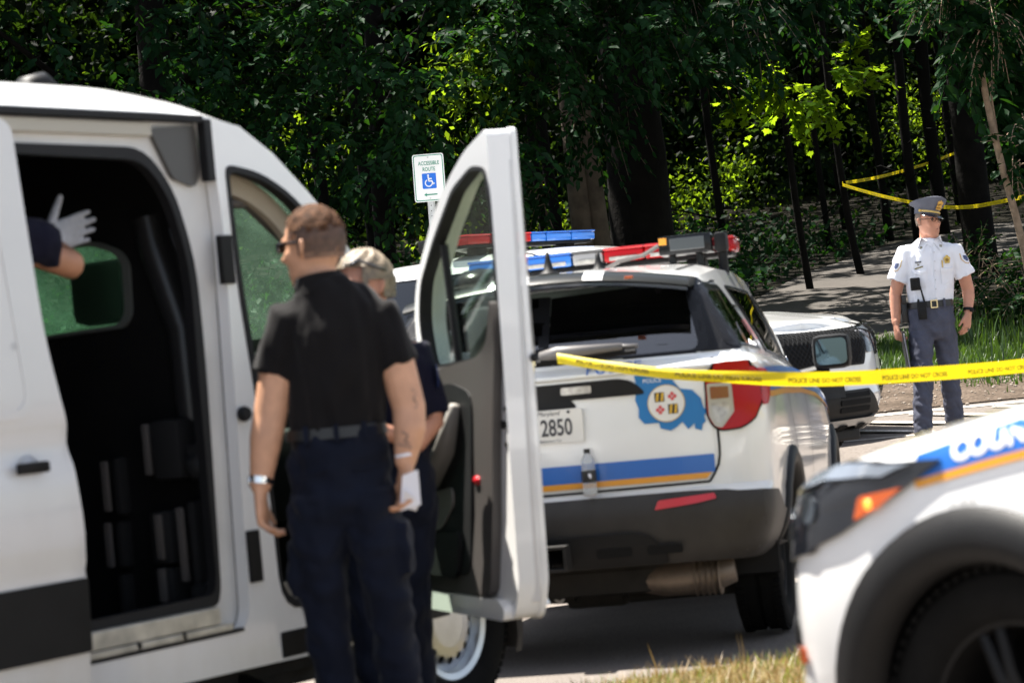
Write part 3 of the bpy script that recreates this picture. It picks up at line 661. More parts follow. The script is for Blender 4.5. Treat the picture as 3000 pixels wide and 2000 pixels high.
    # roof equipment
    if bar:
        bm = bmesh.new(); box(bm, (1.98, -.70, 1.875), (2.20, .70, 1.898), .01)
        for y in (-.5, .5): box(bm, (2.02, y-.05, 1.80), (2.14, y+.05, 1.876), .005)
        B = put('light_bar', bm, BLACKP, P)
        segs = [(-.72, -.48, RED), (-.475, -.24, RED), (-.235, -.02, RED), (-.015, .15, SMOKEL), (.155, .44, BLUEL), (.445, .72, BLUEL)]
        for a, b, m_ in (segs if front != rear else [(a, b, RED if b < .01 else BLUEL) for a, b, _ in segs]):
            bm = bmesh.new(); box(bm, (1.95, a, 1.898), (2.22, b, 1.962), .018); ln = put('bar_lens', bm, m_, B, 50)
            bm = bmesh.new(); box(bm, (1.942, a+.03, 1.906), (1.951, b-.03, 1.926), .003); put('led_module', bm, CLEARL, ln)
            bm = bmesh.new(); box(bm, (1.945, a, 1.962), (2.225, b, 1.976), .006); put('lens_cap', bm, mat('blue_cap', (.01, .12, .5), .25, coat=1) if m_ is BLUEL else (mat('red_cap', (.6, .012, .015), .25, coat=1) if m_ is RED else mat('grey_cap', (.10, .10, .10), .3)), ln, 50)
        bm = bmesh.new(); box(bm, (1.62, -.635, 1.885), (1.80, -.36, 1.985), .012); tube(bm, [(1.7, -.56, 1.73), (1.7, -.56, 1.89)], .02, 8); tube(bm, [(1.7, -.42, 1.74), (1.7, -.42, 1.89)], .02, 8); pr = put('roof_camera', bm, GLOSSB, P, 50)
        bm = bmesh.new(); box(bm, (1.612, -.60, 1.905), (1.622, -.42, 1.97), .004); put('camera_window', bm, mat('grey_window', (.03, .033, .036), .1, coat=1), pr)
        bm = bmesh.new(); box(bm, (1.613, -.405, 1.94), (1.622, -.365, 1.975), .002); put('warning_label', bm, GOLD, pr)
        bm = bmesh.new(); box(bm, (1.64, -.71, 1.88), (1.76, -.645, 1.98), .015); tube(bm, [(1.7, -.68, 1.72), (1.7, -.68, 1.89)], .025, 8); put('camera_housing', bm, BLACKP, pr, 50)
        bm = bmesh.new(); tube(bm, [(1.63, -.36, 1.94), (1.62, -.28, 1.90), (1.62, -.15, 1.88), (1.75, -.02, 1.84)], .012, 6); put('cable', bm, GREYP, pr)
        for x, y, h in ((1.05, .12, .115), (1.25, -.10, .10)):
            bm = bmesh.new(); lathe(bm, [(0.058, 0), (.05, .012), (.026, .03), (.014, h*.7), (.009, h), (0, h+.004)], 16, axis='z', c=(0, 0, 0)); put('roof_antenna', bm, BLACKP, P, True, loc=(x, y, 1.812))
        bm = bmesh.new(); lathe(bm, [(.15, 0), (.145, .03), (.12, .06), (.07, .085), (0, .095)], 20, axis='z'); put('roof_dome', bm, GLOSSB, P, True, loc=(.80, .42, 1.775))
        # amber marker and small lamps under the spoiler
        bm = bmesh.new(); box(bm, (.128, -.43, 1.712), (.15, -.39, 1.726), .003); put('marker_lamp', bm, AMBER, P)
    if marked:
        # stripes: blue band over a gold line
        SBODY.patch('blue_stripe', fillet([(-.70, .812), (.728, .812), (.73, .892), (-.73, .892)], .006), 'rear', .010, BLUE, P, .03, .004)
        SBODY.patch('gold_stripe', fillet([(-.688, .785), (.69, .785), (.712, .811), (-.71, .811)], .004), 'rear', .010, GOLD, P, .03, .004)
        for ax, g_ in (('right', 1), ('left', -1)):
            xs = np.linspace(.30, 4.24, 41)
            gz = [interp(GOLDZ, x) for x in xs]
            lo = [(g_*x, z-.006-.009*max(0, min(1, (3.6-x)/2))) for x, z in zip(xs, gz)]; mi = [(g_*x, z+.012) for x, z in zip(xs, gz)]; up = [(g_*x, z+interp(BLUEW, x)) for x, z in zip(xs, gz)]
            SBODY.patch('gold_stripe', lo+mi[::-1], ax, .006, GOLD, P, .05, 0)
            SBODY.patch('blue_stripe', [(a, b+.001) for a, b in mi]+up[::-1], ax, .006, BLUE, P, .05, 0)
            lw = mat('white_vinyl', (.82, .82, .82), .4)
            if ax == 'left': SBODY.text('stripe_lettering', 'COUNTY', 'left', (-3.96, 1.056), .066, lw, P, .007, bold=.003, tilt=R(8.5), narrow=1.15)
            else: SBODY.text('stripe_lettering', 'COUNTY', 'right', (3.80, 1.085), .068, lw, P, .009, bold=.003, tilt=R(-8))
            SBODY.text('unit_number', '22-814', ax, (g_*4.10, .915), .030, mat('grey_ink', (.2, .2, .2), .5), P, .003, tilt=R(-8*g_))
        SBODY.text('tailgate_lettering', 'POLICE', 'rear', (.31, 1.312), .058, BLUE, P, .009, narrow=1.35)
        # county seal on the tailgate
        cr = SBODY.patch('county_badge', [(q, z-.02) for q, z in [(.40, 1.30), (.56, 1.305), (.575, 1.25), (.60, 1.215), (.655, 1.205), (.69, 1.165), (.70, 1.12), (.715, 1.105), (.70, 1.085), (.705, 1.06), (.69, 1.045), (.685, 1.02), (.655, 1.03), (.655, 1.055), (.625, 1.03), (.60, 1.065), (.575, 1.045), (.545, 1.03), (.50, 1.045), (.495, 1.07), (.43, 1.07), (.405, 1.10), (.408, 1.14), (.395, 1.18), (.405, 1.24)]], 'rear', .010, mat('badge_blue', (.01, .16, .42), .35), P, .03, .004)
        SBODY.patch('badge_ring', circle((.535, 1.135), .085, 28), 'rear', .0125, mat('badge_gold', (.55, .40, .15), .4), cr, .05, 0)
        SBODY.patch('badge_disc', circle((.535, 1.135), .081, 28), 'rear', .0145, mat('badge_cream', (.72, .70, .66), .4), cr, .05, 0)
        lw = MATS['white_vinyl']
        SBODY.text('badge_lettering', 'POLICE', 'rear', (.48, 1.243), .026, lw, cr, .0145)
        bk = mat('badge_dark', (.02, .018, .015), .5); yl = mat('badge_yellow', (.70, .42, .03), .4); rd = mat('badge_red', (.60, .06, .07), .4)
        for sx, sz, kind in ((-1, 1, 0), (1, -1, 0), (1, 1, 1), (-1, -1, 1)):
            q0, z0 = .535+sx*.029, 1.135+sz*.029
            if kind == 0:
                SBODY.patch('badge_quarter', [(q0-.022, z0-.022), (q0+.022, z0-.022), (q0+.022, z0+.022), (q0-.022, z0+.022)], 'rear', .0165, bk, cr, .05, 0)
                for k in (-1, 1): SBODY.patch('badge_bar', [(q0+k*.011-.006, z0-.020), (q0+k*.011+.004, z0-.020), (q0+k*.011+.010, z0+.020), (q0+k*.011, z0+.020)], 'rear', .018, yl, cr, .05, 0)
            else:
                for dx, dz in ((0, .012), (0, -.012), (.012, 0), (-.012, 0)): SBODY.patch('badge_petal', circle((q0+dx, z0+dz), .0085, 8), 'rear', .0165, rd, cr, .05, 0)
        # small flag on the rear pillar
        SGLAS.patch('flag_decal', [(.98, 1.40), (1.04, 1.395), (.97, 1.50), (.92, 1.50)], 'right', .010, rd, P, .05, 0)
    return root

# ------------------------------------------------------------- terrain and surfaces
GY = [(-160, .1), (6.5, .1), (8.3, .07), (9.3, 0), (11, 0), (13, -.05), (15, -.13), (16.4, -.23), (17.2, -.19), (18.3, .25), (19, .485), (20.2, .50), (21, .55), (22, .65), (23.7, .85), (28, 1.345), (40, 2.72), (60, 4.9), (160, 14)]
def G(x, y): return interp(GY, y)+(.03*math.sin(x*.9+y*.3)+.02*math.sin(x*.37-y*.6)) * (0 if y < 23.5 else min(1, (y-23.5)/4))
def ground_mat(name, c1, c2, scale, c3=None, bump=.4, bscale=60, rough=.9, speck=0):
    m = bpy.data.materials.new(name); m.use_nodes = True; n = m.node_tree; b = n.nodes['Principled BSDF']; b.inputs['Roughness'].default_value = rough; b.inputs['Specular IOR Level'].default_value = .1
    tc = n.nodes.new('ShaderNodeTexCoord'); t = n.nodes.new('ShaderNodeTexNoise'); t.inputs['Scale'].default_value = scale; t.inputs['Detail'].default_value = 8; t.inputs['Roughness'].default_value = .65
    n.links.new(tc.outputs['Object'], t.inputs['Vector']); cr = n.nodes.new('ShaderNodeValToRGB'); cr.color_ramp.elements[0].position = .32; cr.color_ramp.elements[1].position = .68
    cr.color_ramp.elements[0].color = (*c1, 1); cr.color_ramp.elements[1].color = (*c2, 1); n.links.new(t.outputs['Fac'], cr.inputs[0]); out = cr.outputs[0]
    if speck:
        t3 = n.nodes.new('ShaderNodeTexNoise'); t3.inputs['Scale'].default_value = speck; t3.inputs['Detail'].default_value = 2; n.links.new(tc.outputs['Object'], t3.inputs['Vector'])
        mr = n.nodes.new('ShaderNodeMapRange'); mr.inputs[1].default_value = .35; mr.inputs[2].default_value = .65; mr.inputs[3].default_value = .7; mr.inputs[4].default_value = 1.3; n.links.new(t3.outputs['Fac'], mr.inputs[0])
        mx = n.nodes.new('ShaderNodeMix'); mx.data_type = 'RGBA'; mx.blend_type = 'MULTIPLY'; mx.inputs[0].default_value = 1; n.links.new(out, mx.inputs[6]); n.links.new(mr.outputs[0], mx.inputs[7]); out = mx.outputs[2]
    n.links.new(out, b.inputs['Base Color'])
    t2 = n.nodes.new('ShaderNodeTexNoise'); t2.inputs['Scale'].default_value = bscale; t2.inputs['Detail'].default_value = 6; n.links.new(tc.outputs['Object'], t2.inputs['Vector'])
    bp = n.nodes.new('ShaderNodeBump'); bp.inputs['Strength'].default_value = bump; bp.inputs['Distance'].default_value = .02; n.links.new(t2.outputs['Fac'], bp.inputs['Height']); n.links.new(bp.outputs[0], b.inputs['Normal'])
    MATS[name] = m; return m
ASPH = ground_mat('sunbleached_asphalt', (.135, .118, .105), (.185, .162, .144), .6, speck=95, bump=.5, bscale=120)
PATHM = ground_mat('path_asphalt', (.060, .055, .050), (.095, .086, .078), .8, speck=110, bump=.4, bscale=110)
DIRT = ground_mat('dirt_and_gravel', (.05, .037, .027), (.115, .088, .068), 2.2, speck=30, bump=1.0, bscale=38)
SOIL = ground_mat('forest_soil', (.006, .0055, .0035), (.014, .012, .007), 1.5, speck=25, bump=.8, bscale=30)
PAINTW = ground_mat('worn_white_paint', (.42, .38, .33), (.66, .62, .57), 5.0, speck=60, bump=.3, bscale=110)
xs = np.r_[np.linspace(-150, -22, 12), np.linspace(-20, 20, 61), np.linspace(22, 150, 12)]
ys = np.r_[np.linspace(-150, -4, 10), np.linspace(-2, 62, 129), np.linspace(66, 160, 12)]
GV = [(x, y, G(x, y)) for y in ys for x in xs]; nx = len(xs)
GF = [(j*nx+i, j*nx+i+1, (j+1)*nx+i+1, (j+1)*nx+i) for j in range(len(ys)-1) for i in range(nx-1)]
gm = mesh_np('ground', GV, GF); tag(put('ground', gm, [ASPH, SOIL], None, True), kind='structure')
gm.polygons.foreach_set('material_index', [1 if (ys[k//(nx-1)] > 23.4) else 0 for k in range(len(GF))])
def sheet(name, poly, off, m, res=.35, parent=None):
    V, T = cdt(poly, res); return put(name, mesh_np(name, [(x, y, G(x, y)+off) for x, y in V], T), m, parent, True)
PATH = crom([(1.2, 29.6), (2.6, 31.0), (3.6, 34.0), (4.77, 37.5), (5.76, 39.6), (6.5, 41), (8, 42.6), (12, 44.6), (18, 46)], 30).tolist()+crom([(18, 43), (12, 41), (8.6, 38.6), (7.1, 35.6), (6.2, 32), (5.6, 28.9), (4.6, 27.5), (3.4, 27.2), (1.6, 27.4), (.6, 28.4)], 30).tolist()
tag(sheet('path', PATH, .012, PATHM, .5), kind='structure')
tag(sheet('dirt_strip', [(-3, 21.95), (1, 22.0), (3.0, 21.95), (5, 22.05), (9, 21.9), (16, 22), (16, 24.0), (9, 23.7), (6, 24.1), (4.6, 23.5), (3.4, 23.75), (1, 23.6), (-3, 23.8)], .012, DIRT, .5), kind='structure')
def stripe(a, b, w):
    a = Vector(a); b = Vector(b); d = (b-a).normalized(); s = Vector((-d.y, d.x))*w/2
    return [tuple(a+s), tuple(b+s), tuple(b-s), tuple(a-s)][::-1]
LG = 'painted lines of the hatched no parking area'
mk = tag(sheet('painted_line', stripe((1.8, 21.75), (8.0, 21.9), .11), .006, PAINTW, .3), kind='structure')
for x in (2.0, 2.75, 3.5, 4.25, 5.0, 5.75): tag(sheet('painted_line', stripe((x, 21.66), (x+1.5, 20.15), .13), .010, PAINTW, .3), kind='structure')
tag(sheet('painted_line', stripe((2.0, 20.05), (8, 20.15), .11), .006, PAINTW, .3), kind='structure')

# ------------------------------------------------------------- leaves
T7 = np.array([(0, 0, 0), (-.22, .18, .03), (-.31, .45, .05), (-.17, .78, .02), (0, 1.08, -.10), (.17, .78, .02), (.31, .45, .05), (.22, .18, .03), (0, .5, -.035)])
F7 = np.array([(0, 1, 8), (1, 2, 8), (2, 3, 8), (3, 4, 8), (4, 5, 8), (5, 6, 8), (6, 7, 8), (7, 0, 8)])[:, ::-1]
T4 = np.array([(0, 0, 0), (-.3, .45, .05), (0, 1, -.06), (.3, .45, .05)]); F4 = np.array([(0, 3, 2), (0, 2, 1)])
mp = [(0, 0), (.10, .12), (.42, .10), (.36, .24), (.52, .46), (.33, .45), (.24, .62), (.15, .58), (0, 1.0)]
TM = np.array([(x, y, .02-.1*abs(x)) for x, y in mp]+[(-x, y, .02-.1*abs(x)) for x, y in mp[-2:0:-1]]+[(0, .38, 0)])
FM = np.array([((i+1) % 16, i, 16) for i in range(16)])[:, ::-1]
FPY = np.array([(0, 0, 0), (-.14, .5, .02), (0, 1, -.05), (.14, .5, .02)])
def leaf_mesh(name, pos, d, nrm, L, tv, tf):
    pos = np.asarray(pos); d = np.asarray(d, float); nrm = np.asarray(nrm, float); L = np.asarray(L)
    d /= np.linalg.norm(d, axis=1)[:, None]; s = np.cross(d, nrm); s /= np.linalg.norm(s, axis=1)[:, None]+1e-9; n = np.cross(s, d)
    V = pos[:, None, :]+L[:, None, None]*(tv[None, :, 0, None]*s[:, None, :]+tv[None, :, 1, None]*d[:, None, :]+tv[None, :, 2, None]*n[:, None, :])
    k = len(tv); F = (tf[None]+(np.arange(len(pos))*k)[:, None, None]).reshape(-1, 3)
    return mesh_tri(name, V.reshape(-1, 3), F)
RS = np.random.RandomState(11)
def sprays(cen, rad, ns, leafL, nl=14, tw=.7, droop=.35, hollow=.35, cut=None):
    """twigs through an ellipsoid, each with alternate leaves; returns leaf arrays and twig polylines"""
    P, D, N, L, TW = [], [], [], [], []; cen = np.array(cen); rad = np.array(rad)
    # clumps make light and dark masses with gaps between
    nc = max(4, int(ns/9)); cl = RS.normal(size=(nc, 3)); cl /= np.linalg.norm(cl, axis=1)[:, None]; cl *= (hollow+(1-hollow)*RS.uniform(size=(nc, 1))**.6); cl = cen+cl*rad
    for i in range(ns):
        c = cl[RS.randint(nc)]; p0 = c+RS.normal(size=3)*rad*.11; o = (p0-cen)/rad; o /= np.linalg.norm(o)+1e-6
        d = o*.9+RS.normal(size=3)*.55; d[1] -= .35; d[2] -= droop; d /= np.linalg.norm(d)
        ln = tw*RS.uniform(.6, 1.25); ts = np.linspace(.12, 1, nl); pts = p0+d*ln*ts[:, None]; pts[:, 2] -= .22*ln*ts**2
        TW.append((p0, p0+d*ln*.5-np.array([0, 0, .055*ln]), pts[-1]))
        sd = np.cross(d, [0, 0, 1]); sd /= np.linalg.norm(sd)+1e-6
        sg = np.where(np.arange(nl) % 2, 1, -1)[:, None]; ld = d*.55+sd*sg*.75+RS.normal(size=(nl, 3))*.28; ld[:, 2] -= .35; ld[-1] = d
        nn = np.array([0, -.30, .85])+RS.normal(size=(nl, 3))*.38
        P.append(pts); D.append(ld); N.append(nn); L.append(leafL*RS.uniform(.6, 1.2, nl)*(1-.25*ts**3))
    P, D, N, L = np.vstack(P), np.vstack(D), np.vstack(N), np.hstack(L)
    if cut is not False:
        k = hf(P); P, D, N, L = P[k], D[k], N[k], L[k]
    if cut is not False: kk = hf(np.array([t_[2] for t_ in TW])); TW = [t_ for t_, q_ in zip(TW, kk) if q_]
    return P, D, N, L, TW
def holes(targets):
    S = np.array(SUNV)
    def f(P):
        keep = np.ones(len(P), bool)
        for T, r in targets:
            q = P-np.array(T); a = q@S; dist = np.linalg.norm(q-a[:, None]*S, axis=1); keep &= ~((dist < r) & (a > .8))
        return keep
    return f
# gaps cut into the leaves so that sun reaches these places (point, radius)
SUNSPOTS = [(tuple(np.array(c_)+(.2, 0, 0)), r_) for c_, r_ in [((3.75, 31.6, 4.75), 1.05), ((-3.6, 42, 5.4), .9), ((-1.3, 44, 3.9), .7), ((.65, 44, 3.7), .8), ((3.4, 45, 4.2), .7), ((4.4, 46, 4.6), .6), ((7.8, 45, 5.2), .9), ((-.4, 27.6, 4.6), .75), ((2.9, 45, 8.2), .8), ((5.0, 34.4, 2.1), 1.15), ((4.9, 36.6, 2.4), .3), ((6.3, 37.0, 2.5), .35), ((5.6, 26.2, 1.5), .55), ((4.6, 25, 1.0), .8), ((4.3, 27.6, 1.4), .7), ((-6.5, 44, 4), .8), ((-8, 43, 6), .9)]]
hf = holes(SUNSPOTS)
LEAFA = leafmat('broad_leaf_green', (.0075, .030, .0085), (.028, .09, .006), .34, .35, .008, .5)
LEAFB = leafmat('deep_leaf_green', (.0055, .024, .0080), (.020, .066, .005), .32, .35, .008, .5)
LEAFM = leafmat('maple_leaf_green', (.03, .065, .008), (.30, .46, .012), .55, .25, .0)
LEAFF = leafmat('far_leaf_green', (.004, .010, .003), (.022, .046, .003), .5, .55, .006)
BARKP_ = mat('pale_bark', (.085, .068, .05), .9, nscale=5, namt=.35, bump=.8, bscale=22)
BARKD = mat('dark_bark', (.0055, .0048, .004), .95, nscale=5, namt=.4, bump=1.0, bscale=16)
BARKV = mat('shade_dark_bark', (.004, .0036, .003), .95, nscale=5, namt=.4, bump=1.0, bscale=16)  # bark blackened so thin trunks sink into the wood's shade
BARKT = mat('tan_sapling_bark', (.26, .19, .13), .85, nscale=12, namt=.3, bump=.5, bscale=50)
LEAFOBJ = {}
def crown(root, arr, m, tv, tf, indiv=0, bark=BARKD, big=None):
    P, D, N, L, TW = arr
    k = np.argsort(P[:, 1]-.6*L*8); sel = k[:indiv]; rest = k[indiv:]
    o = put('crown', leaf_mesh('crown', P[rest], D[rest], N[rest], L[rest], tv, tf), m, root); o['kind'] = 'stuff'
    key = (m.name, len(tv))
    if key not in LEAFOBJ: me = mesh_np('leaf', tv, tf); me.materials.append(m); LEAFOBJ[key] = me
    for i in sel:
        d = Vector(D[i]).normalized(); s = d.cross(Vector(N[i])).normalized(); n = s.cross(d); lo = bpy.data.objects.new('leaf', LEAFOBJ[key]); COL.objects.link(lo); lo.parent = root
        M = Matrix((s, d, n)).transposed().to_4x4(); M = M @ Matrix.Scale(float(L[i]), 4); M.translation = Vector(P[i]); lo.matrix_local = M
    bm = bmesh.new()
    for a, b, c in TW: tube(bm, [a, b, c], [.008, .006, .003], 3, cap=False)
    put('twigs', bm, bark, root)['kind'] = 'stuff'
def trunk(root, pts, rads, m, n=14, name='trunk', seed=0):
    bm = bmesh.new(); c = crom(pts, 16); r = np.interp(np.linspace(0, 1, 16), np.linspace(0, 1, len(rads)), rads); tube(bm, [tuple(p) for p in c], [float(q) for q in r], n)
    rs = np.random.RandomState(seed)
    ph = rs.uniform(0, 6, 4)
    for v in bm.verts: v.co += Vector((math.sin(v.co.z*3+ph[0])+.5*math.sin(v.co.z*7+ph[1]), math.sin(v.co.z*2.3+ph[2]), 0))*max(rads)*.05
    return put(name, bm, m, root, True)
def tree(name, label, x, y, arrs, m, bark, stems, tv=T7, tf=F7, indiv=220, group=None, branches=()):
    t = thing(name, label, 'tree', (0, 0, 0), 0, group)
    for i, (pts, rads) in enumerate(stems): trunk(t, pts, rads, bark, seed=int(abs(x*10))+i)
    for pts, rads in branches: trunk(t, pts, rads, bark, 8, 'branch')
    for a in arrs: crown(t, a, m, tv, tf, indiv, bark)
    return rebase(t, (x, y, G(x, y)))
def rebase(t, b, dx=.2):
    b = Vector(b)
    for ch in t.children: ch.location -= b
    t.location = b+Vector((dx, 0, 0)); return t
def gz(x, y, d=-.1): return (x, y, G(x, y)+d)
TG = None
tree('broadleaf_tree', 'large leafy tree hanging its boughs above the white van', -4.6, 31, [sprays((-4.9, 27.6, 5.6), (2.9, 1.3, 2.1), 420, .165), sprays((-2.6, 28.6, 4.3), (1.0, .9, 1.9), 130, .14)], LEAFB, BARKD,
     [([gz(-4.6, 31), (-4.5, 31, 4), (-4.3, 30.8, 8), (-4.0, 30.5, 12)], [.28, .22, .17, .1])], branches=[([(-4.5, 31, 4.2), (-5.2, 29, 5.2), (-6, 27.6, 6)], [.09, .05, .02]), ([(-4.4, 31, 5), (-3.4, 29.3, 5.8), (-2.6, 28, 6)], [.08, .05, .02])])
tree('elm_tree', 'bushy tree with drooping twigs directly above the accessible route sign', -1.2, 31.5, [sprays((-.9, 27.2, 5.0), (2.2, 1.3, 1.9), 430, .14), sprays((1.1, 27.0, 5.7), (1.6, 1.0, 1.1), 170, .15)], LEAFA, BARKD,
     [([gz(-1.75, 31.5), (-1.7, 31.5, 4), (-1.5, 31.2, 8), (-1.2, 31, 12)], [.15, .12, .1, .06])], branches=[([(-1.7, 31.4, 4.6), (-1.0, 29, 5.4), (-.6, 27.3, 6)], [.06, .04, .02]), ([(-1.6, 31.4, 6), (0, 29, 6.3), (1.4, 27, 6.4)], [.06, .04, .02])])
tree('ash_tree', 'tree with two pale fused stems standing left of the huge dark trunk', .98, 31, [sprays((2.3, 28.2, 5.8), (1.9, 1.2, 1.2), 230, .165), sprays((.6, 29.6, 3.6), (.9, .6, .6), 40, .13), sprays((1.0, 28.6, 4.75), (1.5, .6, .55), 110, .15)], LEAFB, BARKP_,
     [([gz(.86, 31), (.83, 31, 3.5), (.80, 31, 6), (.75, 31, 11)], [.155, .13, .12, .07]), ([gz(1.08, 31.02), (1.03, 31.02, 3.5), (.95, 31.02, 6), (1.1, 31, 11)], [.14, .115, .10, .06])], branches=[([(.95, 31, 5.6), (1.6, 29.5, 6.0), (2.4, 28, 6.2)], [.06, .04, .02])])
tree('oak_tree', 'tree with a huge dark furrowed trunk beside the pale double trunk', 1.72, 33, [sprays((3.3, 30.5, 6.3), (2.0, 1.2, 1.1), 190, .17)], LEAFB, BARKD,
     [([gz(1.72, 33), (1.70, 33, 4), (1.62, 33.2, 7), (.5, 35, 13)], [.46, .38, .34, .22])], branches=[([(1.66, 33.1, 6.2), (2.6, 31.8, 6.7), (3.4, 30.5, 6.9)], [.14, .08, .03])])
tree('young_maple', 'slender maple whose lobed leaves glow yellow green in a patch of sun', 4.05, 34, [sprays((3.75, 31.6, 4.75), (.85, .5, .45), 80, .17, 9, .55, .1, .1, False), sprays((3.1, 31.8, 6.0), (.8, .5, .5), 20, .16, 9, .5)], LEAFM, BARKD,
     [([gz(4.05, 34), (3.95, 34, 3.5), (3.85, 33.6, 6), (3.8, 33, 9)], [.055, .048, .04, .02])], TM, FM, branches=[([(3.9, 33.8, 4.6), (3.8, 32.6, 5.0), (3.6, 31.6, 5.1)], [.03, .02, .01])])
tree('hickory_tree', 'big leaved tree leaning over the officer, its trunk a black column behind the sapling', 6.45, 34, [sprays((4.75, 25.6, 4.75), (.85, .8, 1.35), 150, .21, 9, .6), sprays((5.9, 26.5, 5.3), (1.2, .9, 1.6), 170, .19, 10, .6)], LEAFA, BARKD,
     [([gz(6.5, 34), (6.45, 34, 4), (6.4, 33.6, 7), (6.3, 33, 12)], [.24, .20, .17, .1])], branches=[([(6.4, 33.8, 5.5), (6, 30, 6.4), (5.2, 26.4, 6.2)], [.09, .06, .02])])
tree('sapling', 'thin tan sapling leaning left at the right edge, small leaves near its top', 5.2, 25, [sprays((5.1, 24.9, 4.75), (.75, .55, .75), 170, .085, 14, .45), sprays((5.25, 24.8, 3.1), (.4, .4, .45), 26, .11, 8, .4)], LEAFA, BARKT,
     [([gz(5.28, 25), (5.15, 25, 2.2), (4.98, 25, 3.2), (4.88, 25, 4.4), (4.86, 25, 7)], [.048, .040, .034, .028, .012]), ([gz(5.32, 25.2), (5.2, 25.2, 2.2), (5.05, 25.2, 3.2), (5.0, 25.25, 4.6)], [.018, .016, .013, .006])], indiv=120, branches=[([(5.02, 25, 2.9), (5.3, 24.95, 2.98), (5.55, 24.9, 2.9)], [.010, .008, .004])])
tree('slim_tree', 'slim dark tree with the yellow tape tied round it', 4.9, 36, [sprays((4.9, 34.5, 6.0), (.9, .8, .9), 60, .13)], LEAFB, BARKD, [([gz(5.08, 36), (4.97, 36, 3.0), (4.86, 36, 5), (4.8, 36, 9)], [.06, .05, .045, .03])], indiv=60)
# further thin trees of the wood, one thing each
rs = np.random.RandomState(5)
for i, (px, Y, r) in enumerate([(1085, 36, .09), (1575, 37, .06), (1612, 36, .08), (2085, 41, .06), (2385, 41, .05), (2560, 42, .07), (2640, 40, .08), (2715, 42, .11), (2775, 44, .09), (960, 40, .10), (2440, 46, .06)]):
    x = (px-1500)/7083*Y*1.02; l = rs.uniform(-.5, .5)
    t = thing('woodland_tree', 'thin dark tree trunk standing in the shade of the wood', 'tree', (0, 0, 0), 0, 'thin trunks deep in the shaded wood')
    trunk(t, [gz(x+.1, Y), (x+.1*l, Y, 4+G(x, Y)*.5), (x+.5*l, Y, 8), (x+.8*l, Y, 13)], [r*1.15, r, r*.8, r*.5], BARKV, 8, seed=i)
    bm = bmesh.new()
    for k in range(7):
        z = rs.uniform(2.2, 8)+G(x, Y)*.4; a = rs.uniform(0, 6.3); ln = rs.uniform(.6, 1.6); tube(bm, [(x+.05*l, Y, z), (x+ln*.5*math.cos(a), Y+ln*.5*math.sin(a), z+.2), (x+ln*math.cos(a), Y+ln*math.sin(a), z+.1)], [.02, .012, .005], 4)
    put('branch', bm, BARKV, t)['kind'] = 'stuff'
    crown(t, sprays((x+.5*l, Y, 8.5), (1.6, 1.4, 1.6), 40, .16, 9, .8), LEAFF, T4, F4, 0, BARKD); rebase(t, (x, Y, G(x, Y)))
# unseen leaf roof added to darken the wood, gaps cut along the sun's path
hf = holes(SUNSPOTS); n = 46000
P = np.c_[RS.uniform(-24, 26, n), RS.uniform(27.5, 66, n), RS.uniform(0, 1, n)]; P[230000:, 0] = P[230000:, 0]*.42+1.5; P[230000:, 1] = 29+(P[230000:, 1]-27.5)*.42; P[:, 2] = 8.2+.075*(P[:, 1]-27)+5.0*P[:, 2]+.8*np.sin(P[:, 0]*.9)*np.cos(P[:, 1]*.7)
g = np.sin(P[:, 0]*1.1+.7*np.sin(P[:, 1]*.8))+np.sin(P[:, 1]*1.3+P[:, 0]*.4); P = P[hf(P)]
N = np.array([0, -.2, 1])+RS.normal(size=(len(P), 3))*.5; D = RS.normal(size=(len(P), 3)); D[:, 2] -= .4
o = put('shade_canopy', leaf_mesh('shade_canopy', P, D, N, RS.uniform(.34, .62, len(P)), T4, F4), LEAFF); tag(o, 'unseen leaf roof above the frame, shaped to shade the wood', 'foliage', kind='stuff')
# the wood behind: leaf masses in depth
n = 120000; P = np.c_[RS.uniform(-15, 17, n), 41+22*RS.uniform(0, 1, n)**1.2, RS.uniform(0, 1, n)]; P[:, 2] = np.array([G(a, b) for a, b in P[:, :2]])+.1+P[:, 2]**1.1*(10.5)
g = np.sin(P[:, 0]*1.7+1.3*np.sin(P[:, 2]*.9))+np.sin(P[:, 2]*2.1+P[:, 1]*.9)+.6*np.sin(P[:, 0]*4+P[:, 2]*3); xl = 5.76+(P[:, 1]-39.6)*1.2
onpath = (P[:, 0] > xl-.3) & (P[:, 2] < np.array([G(a, b) for a, b in P[:, :2]])+1.2) & (P[:, 1] < 47) & (P[:, 0] < xl+4); P = P[(g > -.35) & ~onpath]
N = np.array([0, -.3, .8])+RS.normal(size=(len(P), 3))*.6; D = RS.normal(size=(len(P), 3)); D[:, 2] -= .3
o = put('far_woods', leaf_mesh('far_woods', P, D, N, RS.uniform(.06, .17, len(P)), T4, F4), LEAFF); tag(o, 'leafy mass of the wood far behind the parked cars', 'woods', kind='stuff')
LEAFS = leafmat('sun_tinted_leaf_green', (.03, .06, .008), (.22, .34, .010), .5, .4, .006)  # brighter leaf colour adds sunlight to the clusters at the gaps
PP = []
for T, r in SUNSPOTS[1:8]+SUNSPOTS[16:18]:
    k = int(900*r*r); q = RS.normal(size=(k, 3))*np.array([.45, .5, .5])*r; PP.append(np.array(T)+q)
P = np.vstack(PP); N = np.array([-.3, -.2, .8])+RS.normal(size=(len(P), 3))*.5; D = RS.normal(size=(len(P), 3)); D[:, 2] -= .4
o = put('sun_tinted_saplings', leaf_mesh('sun_tinted_saplings', P, D, N, RS.uniform(.07, .15, len(P)), T4, F4), LEAFS); tag(o, 'leaves of saplings in the wood, given a sunlit yellow green colour', 'saplings', kind='stuff')
n = 30000; P = np.c_[RS.uniform(-20, 22, n), RS.uniform(60, 72, n), RS.uniform(0, 1, n)]; P[:, 2] = 4.4+P[:, 2]*13
